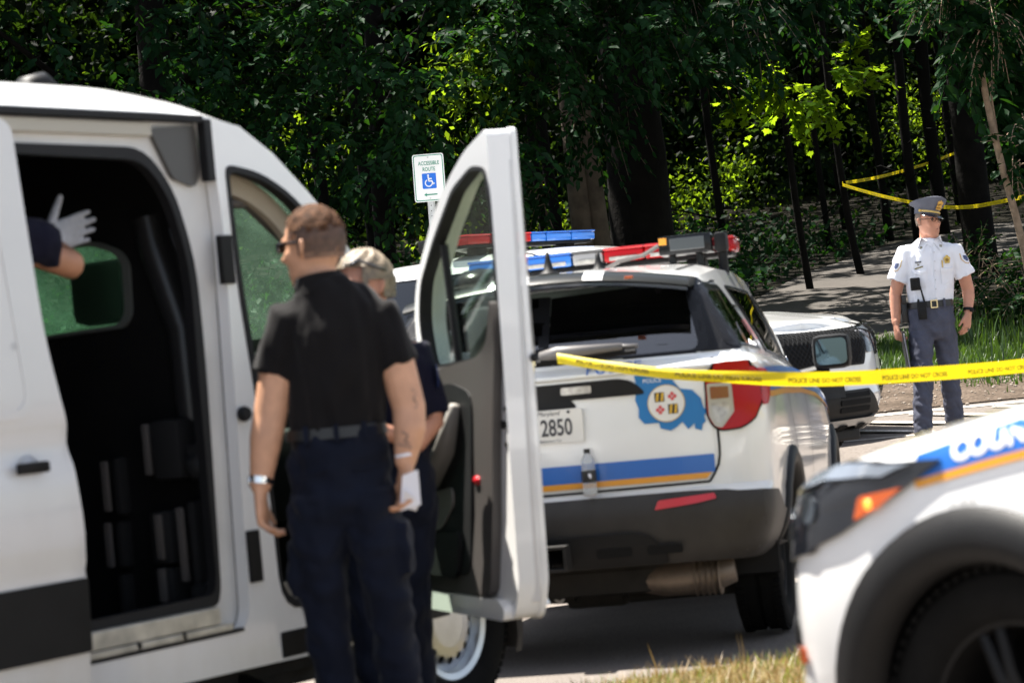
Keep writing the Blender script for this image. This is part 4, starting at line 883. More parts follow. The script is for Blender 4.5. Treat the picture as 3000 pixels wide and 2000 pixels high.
o = put('far_woods', leaf_mesh('far_woods', P, RS.normal(size=(n, 3)), np.array([0, -1, .4])+RS.normal(size=(n, 3))*.5, RS.uniform(.7, 1.3, n), T4, F4), LEAFB); tag(o, 'dark backing of the wood between its trunks', 'woods', kind='stuff')
# undergrowth at the edge of the wood and along the left verge of the path
def verge_ok(x, y):
    le = np.interp(y, [29, 31, 34, 37.5, 39.6, 41, 44], [1.6, 2.6, 3.6, 4.77, 5.76, 6.5, 10]); return (x < le-.05)
n = 24000; X = RS.uniform(-11, 7, n); Y = RS.uniform(27.8, 43, n); k = verge_ok(X, Y) & ~((X > .6) & (Y < 29.6)); X, Y = X[k], Y[k]
h = RS.uniform(0, 1, len(X))**1.5*(.35+.45*np.clip((Y-31)/6, 0, 1)*(np.sin(X*1.3+Y*.7) > -.2)); P = np.c_[X, Y, [G(a, b) for a, b in zip(X, Y)]+h]
N = np.array([0, -.3, .9])+RS.normal(size=(len(P), 3))*.4; D = RS.normal(size=(len(P), 3)); D[:, 2] += .1
o = put('undergrowth', leaf_mesh('undergrowth', P, D, N, RS.uniform(.07, .18, len(P)), T4, F4), LEAFB); tag(o, 'low weeds and brambles along the shaded edge of the wood', 'undergrowth', kind='stuff')
# bushes right of the path
for i, (x, y, rx, rz, lab) in enumerate(((5.75, 27.2, .75, .55, 'leafy bush beside the path at the right edge behind the officer'), (6.5, 25.8, .8, .5, 'low dense bush at the foot of the tan sapling'), (5.25, 28.6, .45, .5, 'small bush touching the path edge behind the officer\'s shoulder'))):
    t = thing('bush', lab, 'bush'); z = G(x, y)
    bm = bmesh.new()
    for k in range(9):
        a = 2*math.pi*k/9; tube(bm, [(x, y, z-.05), (x+.4*rx*math.cos(a), y+.3*math.sin(a), z+rz*.7), (x+.8*rx*math.cos(a), y+.5*math.sin(a), z+rz*1.5)], [.012, .008, .004], 4)
    put('stem', bm, BARKT, t); crown(t, sprays((x, y, z+rz*.75), (rx, .5, rz), 130, .085, 10, .35, -.2, .1, False), LEAFA, T7, F7, 60, BARKT); rebase(t, (x, y, z))
# grass: fine blades as one mass each
def grass(name, X, Y, hmin, hmax, m, label, lean=.5, w=.006):
    n = len(X); z = np.array([G(a, b) for a, b in zip(X, Y)]); h = RS.uniform(hmin, hmax, n); a = RS.uniform(0, 6.283, n); b = np.c_[X, Y, z]
    s = np.c_[np.cos(a), np.sin(a), np.zeros(n)]*w*RS.uniform(.7, 1.4, (n, 1)); ld = np.c_[np.cos(a+1.6), np.sin(a+1.6), np.zeros(n)]*(h*lean*RS.uniform(0, 1, n))[:, None]; up = np.c_[np.zeros(n), np.zeros(n), h]
    V = np.stack([b-s, b+s, b+s*.7+up*.55+ld*.35, b-s*.7+up*.55+ld*.35, b+up+ld], 1).reshape(-1, 3); k = (np.arange(n)*5)[:, None, None]
    F = (np.array([(0, 1, 2), (0, 2, 3), (3, 2, 4)])[None]+k).reshape(-1, 3)
    return tag(put(name, mesh_tri(name, V, F), m), label, 'grass', kind='stuff')
GRN = leafmat('fresh_grass', (.035, .075, .012), (.08, .15, .012), .35, .4, .04); DRY = leafmat('dry_grass_blades', (.22, .145, .055), (.26, .17, .055), .3, .4, .03)
n = 70000; X = RS.uniform(-2, 9, n); Y = RS.uniform(23.3, 28.6, n)
pth = ((X > 1.6) & (X < 5.9) & (Y > 27.6-.1*(X-3)**2*0) & ~((X > 5.0+(Y-27.5)*.4))); edge = Y > 23.75+.35*np.sin(X*2.1)+.2*np.sin(X*5.3)+(RS.uniform(size=n)-.5)*.7; k = ~pth & edge; grass('grass', X[k], Y[k], .05, .16, GRN, 'green grass bank between the dirt strip and the path', 1.0, .006)
n = 3000; X = RS.uniform(3, 8.5, n); Y = RS.uniform(24, 28.5, n); k = (X > 4.6+.12*(Y-24)); grass('tall_grass', X[k], Y[k], .15, .38, GRN, 'tall weedy grass at the foot of the bushes behind the officer', .5, .008)
n = 1400; X = RS.uniform(3.2, 7, n); Y = RS.uniform(22.4, 23.6, n); k = np.sin(X*3.1)+np.sin(Y*5+X) > .5; grass('grass', X[k], Y[k], .04, .12, GRN, 'sparse grass tufts growing in the dirt strip', .7, .008)
# dry verge in the foreground between the two nearest police cars
VER = [(-.03, 9.7), (.28, 9.95), (.7, 10.15), (1.1, 10.22), (1.6, 10.3), (2.4, 10.3), (3.2, 9.6), (2.8, 7.0), (2.0, 5.9), (.9, 6.2), (.3, 8.0), (-.1, 9.3)]
tag(sheet('verge', VER, .05, ground_mat('verge_earth', (.12, .10, .05), (.22, .17, .08), 3, speck=40, bump=.8), .2), kind='structure')
n = 60000; X = RS.uniform(-.1, 3.0, n); Y = RS.uniform(6.2, 10.35, n); k = np.array([inpoly((a, b), VER) for a, b in zip(X, Y)]); X, Y = X[k], Y[k]; q = RS.uniform(size=len(X)) < .58+.2*np.sin(X*5+Y*3)
grass('dry_grass', X[q], Y[q], .04, .12, DRY, 'dry straw coloured grass beside the nearest police car', 1.1, .0032); grass('grass', X[~q], Y[~q], .04, .11, leafmat('yellow_green_grass', (.11, .14, .02), (.18, .24, .02), .35, .4, .04), 'yellow green grass mixed into the dry verge', 1.0, .0036)
n = 10; X = RS.uniform(.4, 1.35, n); Y = RS.uniform(9.7, 10.2, n); grass('seed_stalks', X, Y, .14, .24, DRY, 'a few tall seed stalks above the dry verge', .5, .003)
# stones and litter on the dirt strip
n = 500; me_ = []; bm = bmesh.new()
for i in range(n):
    x, y = rs.uniform(2.5, 7.5), rs.uniform(21.9, 23.8); r = rs.uniform(.006, .022); v = bmesh.ops.create_icosphere(bm, subdivisions=1, radius=r)['verts']
    for q in v: q.co = Vector((q.co.x*rs.uniform(.7, 1.3), q.co.y*1.1, q.co.z*.6))+Vector((x, y, G(x, y)+.015))
tag(put('gravel', bm, mat('pebble_grey', (.26, .22, .18), .85, nscale=30, namt=.4)), 'small stones scattered over the dirt strip', 'gravel', kind='stuff')

# ------------------------------------------------------------- cargo van (x forward from the middle pillar, y left / inward from the near side, z up)
VW = 2.06                                                          # width
ROOFL = [(-3.75, 2.40), (-3.0, 2.455), (-1.0, 2.462), (-.375, 2.462), (-.207, 2.445), (-.037, 2.42), (.134, 2.358), (.307, 2.256), (.481, 2.116), (.588, 2.026), (.763, 1.82), (.891, 1.685), (1.02, 1.53), (1.14, 1.385), (1.25, 1.28), (1.5, 1.17), (1.66, 1.06), (1.75, .94), (1.80, .80), (1.82, .6)]
def van_side_poly():
    top = [(-3.74, .46), (-3.74, 2.30), (-3.0, 2.35), (-1.0, 2.352), (-.304, 2.352), (-.053, 2.346), (.134, 2.315), (.307, 2.222), (.481, 2.09), (.588, 2.0), (.763, 1.80), (.891, 1.665), (1.01, 1.51), (1.12, 1.36), (1.25, 1.25), (1.5, 1.135), (1.66, 1.02), (1.72, .90), (1.74, .70), (1.74, .40)]
    c = (1.22, .385); ar = [(c[0]+.42*math.cos(a), c[1]+.42*math.sin(a)) for a in np.linspace(R(8), R(172), 18)]
    c2 = (-2.50, .385); ar2 = [(c2[0]+.42*math.cos(a), c2[1]+.42*math.sin(a)) for a in np.linspace(R(8), R(172), 18)]
    return top+[(1.66, .40)]+ar+[(.80, .42), (-.1, .43), (-2.06, .44)]+ar2+[(-2.93, .46)]
SLIDE = fillet([(-1.75, .56), (-.09, .56), (-.05, .62), (-.01, 1.7), (.0, 1.95), (-.02, 2.20), (-.055, 2.335), (-1.75, 2.345)], [.05, .12, .1, .2, .2, .05, .02, .05])
FDOOR = fillet([(.125, .60), (1.04, .58), (1.06, 1.36), (.98, 1.46), (.80, 1.66), (.56, 1.92), (.40, 2.07), (.22, 2.155), (.035, 2.18), (.045, 1.75), (.075, 1.45), (.11, 1.1)], [.12, .1, .08, .05, .1, .1, .1, .1, .04, .1, .1, .1])
def van_bulge(z): return -.018*math.exp(-((z-1.30)/.28)**2)+.02*max(0, (.75-z)/.3)+.05*max(0, z-1.5)**2
def build_van():
    H = Vector((math.sin(R(34.1)), math.cos(R(34.1)), 0))
    P = thing('cargo_van', 'white high roofed cargo van with its side door and front passenger door open', 'van', (-.9635, 8.42, 0), R(90-34.1))
    fs = lambda u, v, w: (u, w+van_bulge(v), v)
    for near in (1, 0):
        bm = bmesh.new()
        slab(bm, van_side_poly(), (lambda u, v, w: (u, w, v)) if near else (lambda u, v, w: (u, VW-w, v)), .05, .25, holes=([SLIDE, FDOOR] if near else [FDOOR]))
        bmesh.ops.recalc_face_normals(bm, faces=bm.faces)
        put('side_panel', bm, VANW, P)
    # roof, windscreen and bonnet skin lofted between the two sides
    V = []; F = []; m = 22; xs = np.r_[np.linspace(-3.74, -.5, 12), np.linspace(-.4, 1.82, 46)]
    for x in xs:
        for j in range(m+1):
            s = j/m; y = VW*(.5-.5*math.cos(math.pi*s)); e = min(y, VW-y)
            bow = .20*(1-(2*y/VW-1)**2) if x > -.2 else 0
            zc = interp(ROOFL, x-bow*min(1, max(0, (x+.2)/.5)))
            ze = float(np.interp(x, [p[0] for p in van_side_poly()[1:20]], [p[1] for p in van_side_poly()[1:20]]))
            k = min(1, e/.26); k = math.sin(k*math.pi/2)**.9
            V.append((x, y, ze+(max(zc, ze)-ze)*k+.02*k*(1-(2*y/VW-1)**2)))
    for i in range(len(xs)-1):
        for j in range(m):
            xm = (xs[i]+xs[i+1])/2; jm = (j+.5)/m; ym = VW*(.5-.5*math.cos(math.pi*jm))
            b = .20*(1-(2*ym/VW-1)**2)
            if .36+b < xm < 1.12+b*.6 and .14 < ym < VW-.14: continue      # the windscreen opening
            F.append((i*(m+1)+j, i*(m+1)+j+1, (i+1)*(m+1)+j+1, (i+1)*(m+1)+j))
    rf = put('roof', mesh_np('roof', V, F), VANW, P, 40)
    sk = Skin(V, [(i*(m+1)+j, i*(m+1)+j+1, (i+1)*(m+1)+j+1, (i+1)*(m+1)+j) for i in range(len(xs)-1) for j in range(m)])
    pts = [(.33, .12), (.40, .3), (.52, .7), (.53, 1.03), (.52, 1.36), (.40, 1.76), (.33, 1.94), (1.12, 1.96), (1.2, 1.5), (1.24, 1.03), (1.2, .56), (1.12, .10)]
    ws = sk.patch('windscreen', pts, 'top', .004, mat_ws, P, .08, 0)
    sk.patch('windscreen_gasket', pts, 'top', .006, GASKET, ws, .1, 0, holes=[shrink(pts, .05)])
    sk.line('roof_seam', [(-.045, .02), (-.05, .2), (-.05, .5)], 'top', .012, .003, mat('joint_grey', (.30, .30, .30), .5), P)
    bm = bmesh.new(); tube(bm, [(-.30, .62, 2.47), (-.26, .62, 2.53), (-.20, .62, 2.545), (-.06, .62, 2.48)], [(.05, .02), (.055, .04), (.05, .04), (.03, .01)], 10, side=(0, 1, 0)); put('roof_antenna', bm, BLACKP, rf, True)
    # nose: rounded front and bumper
    bm = bmesh.new(); rows = []
    for z, xf in ((.54, 1.90), (.55, 1.94), (.62, 1.95), (.80, 1.97), (.92, 1.92), (1.0, 1.80)):
        pl = crom([(1.62, .03), (1.74, .06), (1.85, .22), (xf-.04, .5), (xf, VW/2), (xf-.04, VW-.5), (1.85, VW-.22), (1.74, VW-.06), (1.62, VW-.03)], 28); rows.append([bm.verts.new((1.25+(min(x, xf)-1.25)*.80, y, z)) for x, y in pl])
    for A, B in zip(rows, rows[1:]):
        for i in range(len(A)-1): bm.faces.new((A[i], A[i+1], B[i+1], B[i]))
    bmesh.ops.recalc_face_normals(bm, faces=bm.faces); nose = put('nose', bm, DUSTY, P, 40)
    bm = bmesh.new(); rows = []
    for z, d in ((.24, .0), (.30, .03), (.58, .04), (.60, .01)):
        pl = crom([(1.66, .01), (1.78, .05), (1.90, .22), (1.99, .55), (2.02, VW/2), (1.99, VW-.55), (1.90, VW-.22), (1.78, VW-.05), (1.66, VW-.01)], 28); rows.append([bm.verts.new((1.25+(x+d-.03-1.25)*.80, y, z)) for x, y in pl])
    for A, B in zip(rows, rows[1:]):
        for i in range(len(A)-1): bm.faces.new((A[i], A[i+1], B[i+1], B[i]))
    bmesh.ops.recalc_face_normals(bm, faces=bm.faces); put('front_bumper', bm, BLACKP, P, 40)
    bm = bmesh.new(); box(bm, (1.82, .5, .66), (1.85, VW-.5, .9), .01); put('grille', bm, BLACKP, nose)
    for y in (.12, VW-.42):
        bm = bmesh.new(); box(bm, (1.70, y, .78), (1.80, y+.30, .98), .03); put('headlight', bm, CLEARL, nose, 50)
    # rear wall
    bm = bmesh.new(); box(bm, (-3.76, .02, .46), (-3.70, VW-.02, 2.36), .01)
    rw = put('rear_door', bm, DUSTY, P); bm = bmesh.new(); box(bm, (-3.78, VW/2-.005, .5), (-3.757, VW/2+.005, 2.3)); put('door_gap', bm, SEAM, rw)
    # floors, inner walls, ceiling
    bm = bmesh.new(); box(bm, (-3.70, .06, .48), (.02, VW-.06, .575)); put('cargo_floor', bm, mat('rubber_floor', (.02, .02, .021), .6, bump=.3, bscale=40), P)
    bm = bmesh.new(); box(bm, (-3.69, VW-.12, .58), (-.02, VW-.07, 2.34)); box(bm, (-3.69, .051, .58), (-1.80, .10, 2.34)); box(bm, (-3.69, .06, 2.31), (.0, VW-.06, 2.345)); box(bm, (-3.69, .1, .58), (-3.64, VW-.1, 2.31)); put('cargo_lining', bm, DARKP, P)
    bm = bmesh.new(); box(bm, (.05, .06, .44), (1.2, VW-.06, .56)); box(bm, (1.1, .06, .5), (1.25, VW-.06, 1.28)); put('cab_floor', bm, DARKP, P)
    # door frame round the side opening: gasket, light jamb, track, sill plate
    def ring(name, poly, wid, y0, y1, m_):
        inn = poly; out = shrink(poly, -wid); bm = bmesh.new(); slab(bm, out, lambda u, v, w: (u, y0+w, v), y1-y0, None, [inn]); return put(name, bm, m_, P)
    OP2 = fillet([(-1.70, .66), (-.165, .66), (-.145, .72), (-.115, 1.5), (-.12, 1.85), (-.20, 2.10), (-.33, 2.235), (-1.70, 2.24)], [.05, .08, .1, .3, .3, .2, .16, .05])
    bm = bmesh.new(); slab(bm, shrink(SLIDE, .004), lambda u, v, w: (u, .052+w, v), .012, None, [OP2]); jb = put('door_jamb', bm, mat('van_jamb_paint', (.64, .63, .61), .4, nscale=3, namt=.15), P)
    bm = bmesh.new(); slab(bm, OP2, lambda u, v, w: (u, .036+w, v), .04, None, [shrink(OP2, .042)]); put('door_seal', bm, GASKET, P)
    bm = bmesh.new(); box(bm, (-1.75, -.004, 2.325), (-.06, .05, 2.347)); put('rain_seal', bm, GASKET, P)
    bm = bmesh.new(); box(bm, (-1.75, .02, 2.272), (-.30, .048, 2.318), .004); put('door_track', bm, mat('track_tan_metal', (.42, .39, .33), .45, metal=.2), P)
    bm = bmesh.new(); slab(bm, fillet([(-.30, 2.30), (-.20, 2.13), (-.09, 2.10), (-.062, 2.16), (-.07, 2.318)], .02), lambda u, v, w: (u, .03+w, v), .018); put('track_end_cover', bm, mat('dark_track_cover', (.06, .055, .05), .35), P)
    bm = bmesh.new(); box(bm, (-.058, -.006, 2.12), (-.02, .03, 2.335), .004); put('rubber_strip', bm, GASKET, P).rotation_euler = (0, R(0), 0)
    sl = mat('scuffed_sill_metal', (.50, .47, .40), .4, metal=.3, nscale=14, namt=.25)
    bm = bmesh.new(); box(bm, (-1.72, .0, .60), (-.20, .05, .66), .006); box(bm, (-1.72, -.01, .575), (-.15, .048, .597), .004); si = put('sill_plate', bm, sl, P)
    for x in (-1.3, -.95, -.62, -.40): 
        bm = bmesh.new(); lathe(bm, [(0, -.004), (.012, -.004), (.014, .002)], 10, axis='y', c=(x, -.006, .588)); put('sill_bolt', bm, SEAM, si)
    bm = bmesh.new(); box(bm, (-1.72, -.004, .562), (-.09, .02, .574)); put('sill_seal', bm, GASKET, P)
    # hinges and striker on the pillar
    for z0, z1 in ((1.76, 1.93), (.72, .90)):
        bm = bmesh.new(); box(bm, (-.035, -.012, z0), (.028, .012, z1), .004); put('hinge_cover', bm, BLACKP, P)
    bm = bmesh.new(); lathe(bm, [(0, -.03), (.022, -.03), (.028, -.015), (.024, 0)], 14, axis='y', c=(.002, 0, 1.305)); put('door_stop', bm, GASKET, P)
    # front door aperture seal
    bm = bmesh.new(); slab(bm, FDOOR, lambda u, v, w: (u, -.006+w, v), .045, None, [shrink(FDOOR, .028)]); put('door_seal', bm, GASKET, P)
    bm = bmesh.new(); slab(bm, shrink(FDOOR, -.015), lambda u, v, w: (u, .10+w, v), .03, None, [shrink(FDOOR, .09)]); put('pillar_trim', bm, mat('beige_headlining', (.42, .37, .30), .8), P)
    for z in (1.04,):
        bm = bmesh.new(); box(bm, (.10, -.01, z), (.14, .05, z+.12), .01); put('door_striker', bm, BLACKP, P)
    # cab: seats, wheel, dash, opposite door glass
    bm = bmesh.new(); tube(bm, [(.12, .52, 2.12), (.30, .52, 2.10), (.55, .52, 1.93)], .03, 8)
    tube(bm, [(.08, .14, 2.06), (.30, .14, 2.06), (.52, .16, 1.93), (.62, .18, 1.84)], .022, 8); put('grab_handle', bm, GREYP, P, True)
    for y in (.70, 1.50):
        bm = bmesh.new(); box(bm, (.14, y-.24, .80), (.62, y+.24, .98), .06); box(bm, (.10, y-.24, .90), (.26, y+.24, 1.60), .06); s_ = put('seat', bm, DARKP, P, 50)
        bm = bmesh.new(); box(bm, (.06, y-.135, 1.675), (.17, y+.135, 1.91), .05); put('head_rest', bm, DARKP, s_, 50)
    bm = bmesh.new(); box(bm, (.92, .08, .85), (1.22, VW-.08, 1.22), .05); ds = put('dashboard', bm, DARKP, P, 50)
    bm = bmesh.new(); lathe(bm, [(.19+.016*math.cos(a), .016*math.sin(a)) for a in np.linspace(0, 2*math.pi, 10)[:-1]], 28, axis='x', close=True); sw = put('steering_wheel', bm, DARKP, ds, True, loc=(.78, 1.52, 1.20)); sw.rotation_euler = (0, R(25), 0)
    # opposite front door filled with trim and glass
    fd = [(u, v) for u, v in shrink(FDOOR, .01)]
    bm = bmesh.new(); slab(bm, fd, lambda u, v, w: (u, VW-.045+w, v), .035, None, [fillet([(.15, 1.36), (.95, 1.34), (.93, 1.42), (.50, 1.92), (.36, 2.04), (.13, 2.09)], .04)]); ld = put('front_door', bm, DUSTY, P)
    bm = bmesh.new(); slab(bm, fillet([(.14, 1.35), (.96, 1.33), (.94, 1.42), (.50, 1.93), (.36, 2.05), (.12, 2.10)], .04), lambda u, v, w: (u, VW-.03+w, v), .005); put('door_glass', bm, mat_ws, ld)
    # bulkhead with its window and moulded ribs
    BX = .035
    win = fillet([(1.55, 1.635), (.52, 1.66), (.482, 1.70), (.475, 1.88), (.51, 1.925), (.62, 1.965), (1.45, 1.965), (1.55, 1.90)], .04)
    bm = bmesh.new(); slab(bm, [(.07, .58), (VW-.08, .58), (VW-.08, 2.32), (.40, 2.32), (.20, 2.20), (.10, 1.9), (.07, 1.3)], lambda u, v, w: (BX-w, u, v), .025, .3, [win]); bk = put('bulkhead', bm, DARKP, P)
    bm = bmesh.new(); slab(bm, shrink(win, -.02), lambda u, v, w: (BX-.03-w, u, v), .012, None, [shrink(win, .012)]); put('window_frame', bm, mat('frame_pale_metal', (.25, .27, .26), .3, metal=.5), bk)
    bm = bmesh.new(); slab(bm, shrink(win, -.006), lambda u, v, w: (BX-.02+w, u, v), .004); put('window_pane', bm, mat_cab, bk)
    rib = mat('moulded_black_plastic', (.024, .024, .025), .32, bump=.1, bscale=250)
    def ribp(pts, w, d, nm='bulkhead_rib'):
        bm = bmesh.new(); tube(bm, [(BX-.03, y, z) for y, z in pts], [(w, d)]*len(pts), 8, side=(0, 1, 0)); return put(nm, bm, rib, bk, 50)
    ribp([(.36, 2.03), (.34, 1.92), (.24, 1.62), (.235, 1.30)], .055, .05); ribp([(.23, 1.98), (.17, 1.75), (.155, 1.62), (.15, 1.3)], .02, .03)
    ribp([(.11, 1.86), (.09, 1.62)], .012, .02)
    for y0, y1, z0, z1, d in ((.20, .33, 1.10, 1.31, .12), (.56, .60, .98, 1.19, .05), (.57, .61, .79, .96, .05), (.58, .62, .62, .77, .05), (.30, .40, .80, .99, .09), (.31, .40, .66, .79, .09), (.19, .23, .72, 1.02, .08), (.16, .22, .60, .73, .11), (.34, .37, .60, .66, .06), (.10, .17, 1.14, 1.22, .12)):
        bm = bmesh.new(); box(bm, (BX-.03-d, y0, z0), (BX-.02, y1, z1), .018); put('bulkhead_moulding', bm, rib, bk, 50)
    for y, z0, z1 in ((.575, 1.0, 1.18), (.585, .80, .96), (.34, .82, .98), (.345, .67, .79), (.235, .74, 1.0), (.36, 1.12, 1.30)):  # pale strips stand in for light catching the moulding edges
        bm = bmesh.new(); box(bm, (BX-.145, y-.014, z0), (BX-.125, y+.014, z1), .006); put('bulkhead_lit_strip', bm, mat('lit_edge_grey', (.11, .10, .095), .4), bk, 50)
    bm = bmesh.new(); lathe(bm, [(0, -.17), (.035, -.165), (.05, -.14), (.055, -.02)], 18, axis='x', c=(BX, .13, 1.14)); put('bulkhead_knob', bm, rib, bk, True)
    bm = bmesh.new(); box(bm, (-.75, .08, .58), (-.02, .14, .68), .01); put('kick_panel', bm, rib, P)
    # running board, sills and underbody
    bm = bmesh.new(); tube(bm, [(-1.8, -.10, .30), (-.3, -.10, .30), (.62, -.09, .30)], [(.05, .032)]*3, 8, side=(0, 1, 0))
    for x in (-.42, .05, .52): tube(bm, [(x, -.10, .29), (x, .10, .36), (x, .3, .42)], .02, 6)
    put('running_board', bm, BLACKP, P, 50)
    bm = bmesh.new(); box(bm, (.10, -.006, .435), (.82, .05, .53), .012); put('sill_cladding', bm, BLACKP, P)
    bm = bmesh.new(); box(bm, (-3.6, .2, .30), (1.0, VW-.2, .44)); box(bm, (-2.2, .15, .36), (.8, VW-.15, .47)); put('underbody', bm, DARKM, P)
    # wheels
    def steel_rim():
        bm = bmesh.new(); lathe(bm, [(.225, -.09), (.232, -.085), (.228, -.06), (.205, -.05), (.20, .06), (.212, .075), (.232, .085), (.225, .092), (.20, .085), (.192, .06), (.192, -.06)], 48, close=True)
        hol = [circle((.150*math.cos(a), .150*math.sin(a)), .0165, 12) for a in np.arange(16)*2*math.pi/16]
        f = lambda u, v, w: (u, .075-.035*((math.hypot(u, v)-.10)/.1)**2+w, v) if math.hypot(u, v) > .105 else (u, .075+w, v)
        slab(bm, circle((0, 0), .198, 48), lambda u, v, w: (f(u, v, 0)[0], f(u, v, 0)[1]-w, v), .006, None, hol+[circle((0, 0), .098, 32)])
        lathe(bm, [(.10, .074), (.092, .05), (.085, .03), (.062, .028), (.055, .055), (.045, .068), (0, .07)], 32)
        for k in range(5):
            a = 2*math.pi*k/5; lathe(bm, [(0, .05), (.011, .048), (.013, .03)], 6, c=(.073*math.cos(a), 0, .073*math.sin(a)))
        return bm
    for x in (1.22, -2.50):
        for s, y in ((-1, .16), (1, VW-.16)):
            w = add_wheel('wheel', P, (x, y, .41), s, lambda: wheel_tyre(.365, .225, .228), steel_rim, mat('painted_steel_rim', (.50, .52, .54), .3, metal=.8, nscale=10, namt=.12), 'van')
            bm = bmesh.new(); lathe(bm, [(0, -.03), (.19, -.03), (.19, -.02)], 24); put('brake_disc', bm, DARKM, w)
    for x in (1.22, -2.50):
        for y0, y1 in ((.055, .42), (VW-.42, VW-.055)):
            bm = bmesh.new(); pr = []
            for k in range(21):
                a = R(2+176*k/20); pr.append([bm.verts.new((x+.425*math.cos(a), y, .385+.425*math.sin(a))) for y in (y0, y1)])
            for A, B in zip(pr, pr[1:]): bm.faces.new((A[0], A[1], B[1], B[0]))
            bm.faces.new([q[1 if y0 < 1 else 0] for q in pr]); put('wheel_well', bm, DARKP, P)
    # sliding door, pushed back along its track and standing proud of the side
    DO = -.115
    ed = [(-1.125, 2.305), (-1.06, 2.27), (-1.045, 2.0), (-1.02, 1.62), (-.985, 1.43), (-.955, 1.30), (-.955, 1.18), (-.945, 1.05), (-.94, .85), (-.955, .62), (-.965, .50), (-2.45, .50), (-2.45, 2.305)]
    prof = lambda v: .022*math.exp(-((v-1.27)/.05)**2)+.03*max(0, (v-1.40))-.014*math.exp(-((v-1.02)/.2)**2)+.012*math.exp(-((v-.87)/.03)**2)
    bm = bmesh.new(); slab(bm, fillet(ed, [.05, .04, .1, .1, .1, .1, .1, .1, .05, .05, .02, .02, .02]), lambda u, v, w: (u, DO+prof(v)+w, v), .055, .05)
    bmesh.ops.recalc_face_normals(bm, faces=bm.faces)
    sd_ = put('sliding_door', bm, DUSTY, P, 30)
    bm = bmesh.new(); slab(bm, fillet([(-2.2, 1.36), (-1.10, 1.36), (-1.16, 2.12), (-2.2, 2.12)], .09), lambda u, v, w: (u, DO+prof(v)-.004+w, v), .012, .08, [fillet([(-2.18, 1.385), (-1.125, 1.385), (-1.183, 2.10), (-2.18, 2.10)], .08)]); put('pressed_panel_edge', bm, DUSTY, sd_, 30)
    bm = bmesh.new(); slab(bm, fillet([(-2.45, .62), (-.955, .62), (-.945, .85), (-2.45, .85)], .012), lambda u, v, w: (u, DO-.012+w, v), .03, .1); put('side_moulding', bm, BLACKP, sd_, 40)
    bm = bmesh.new(); lathe(bm, [(0, .012), (.03, .008), (.045, -.002)], 20, axis='y'); put('handle_cup', bm, mat('shadowed_paint', (.60, .59, .58), .35), sd_, True, loc=(-1.145, DO+.0, 1.205))
    bm = bmesh.new(); box(bm, (-1.215, DO-.035, 1.193), (-1.085, DO-.015, 1.228), .008); put('door_handle', bm, BLACKP, sd_, 50)
    bm = bmesh.new(); lathe(bm, [(0, -.003), (.013, -.003), (.014, .004)], 14, axis='y', c=(-1.155, DO+.008, 1.585)); put('blanking_plug', bm, mat('plug_grey', (.5, .5, .5), .5), sd_)
    # open front door in its own hinge frame: u along the door from the hinge, w outwards
    ang = R(-68.3)-R(90-34.1)
    dx, dy = math.cos(ang), math.sin(ang); nx, ny = -dy, dx
    lean = [(.45, -.10), (.52, -.09), (.85, -.046), (1.43, 0), (1.9, -.02), (2.25, -.042)]
    def DP(u, v, w=0):
        w += interp(lean, v); return (1.10+u*dx+w*nx, u*dy+w*ny, v)
    out = fillet([(.0, .50), (.95, .50), (.975, .60), (.975, 2.195), (.96, 2.212), (.74, 2.162), (.58, 2.10), (.41, 2.02), (.265, 1.928), (.105, 1.80), (.02, 1.71), (-.03, 1.62), (-.05, 1.5), (-.03, 1.3)], [.05, .06, .05, .015, .02, .05, .05, .05, .05, .05, .05, .05, .08, .1])
    wn = fillet([(.035, 1.40), (.67, 1.412), (.80, 1.47), (.855, 1.58), (.895, 1.77), (.925, 1.98), (.915, 2.085), (.80, 2.105), (.57, 2.045), (.30, 1.885), (.085, 1.725), (.015, 1.58)], [.05, .06, .06, .06, .06, .04, .03, .05, .05, .05, .06, .06])
    bm = bmesh.new(); slab(bm, out, lambda u, v, w: DP(u, v, w-.0), .09, .12, [wn]); bmesh.ops.recalc_face_normals(bm, faces=bm.faces)
    fd_ = put('front_door', bm, VANW, P, 35); fd_['label'] = 'open front passenger door'
    bm = bmesh.new(); slab(bm, shrink(out, -.006), lambda u, v, w: DP(u, v, .09+w), .022, .12, [shrink(wn, -.02)]); put('outer_skin', bm, VANW, fd_, 35)
    bm = bmesh.new(); slab(bm, [(.955, .56), (.978, .56), (.978, 2.1), (.955, 2.1)], lambda u, v, w: DP(u+w, v, .045+(u-.955)*1.6), .004, .1); 
    put('edge_step', bm, DUSTY, fd_)
    bm = bmesh.new(); slab(bm, wn, lambda u, v, w: DP(u, v, -.006+w), .05, None, [shrink(wn, .016)]); put('glass_gasket', bm, GASKET, fd_)
    bm = bmesh.new(); slab(bm, shrink(wn, .01), lambda u, v, w: DP(u, v, .045+w), .005, None); put('door_glass', bm, DOORG, fd_)
    bm = bmesh.new(); tube(bm, [DP(.30, 1.42, .035), DP(.30, 1.86, .035)], .016, 6); put('glass_divider', bm, GASKET, fd_)
    tr = fillet([(.01, .58), (.80, .575), (.80, 1.0), (.83, 1.36), (.875, 1.60), (.86, 1.62), (.78, 1.47), (.66, 1.425), (.10, 1.385), (.0, 1.33), (-.02, 1.0)], [.05, .06, .1, .1, .02, .02, .1, .1, .06, .06, .1])
    bm = bmesh.new(); slab(bm, tr, lambda u, v, w: DP(u, v, -.035+w), .035, .1); tp = put('door_trim', bm, mat('door_trim_plastic', (.062, .055, .051), .5, bump=.15, bscale=250), fd_, 35)
    bm = bmesh.new(); slab(bm, fillet([(.02, .66), (.60, .64), (.62, 1.30), (.40, 1.345), (.03, 1.30)], .07), lambda u, v, w: DP(u, v, -.041+w), .012, .12); put('trim_recess', bm, DARKP, tp)
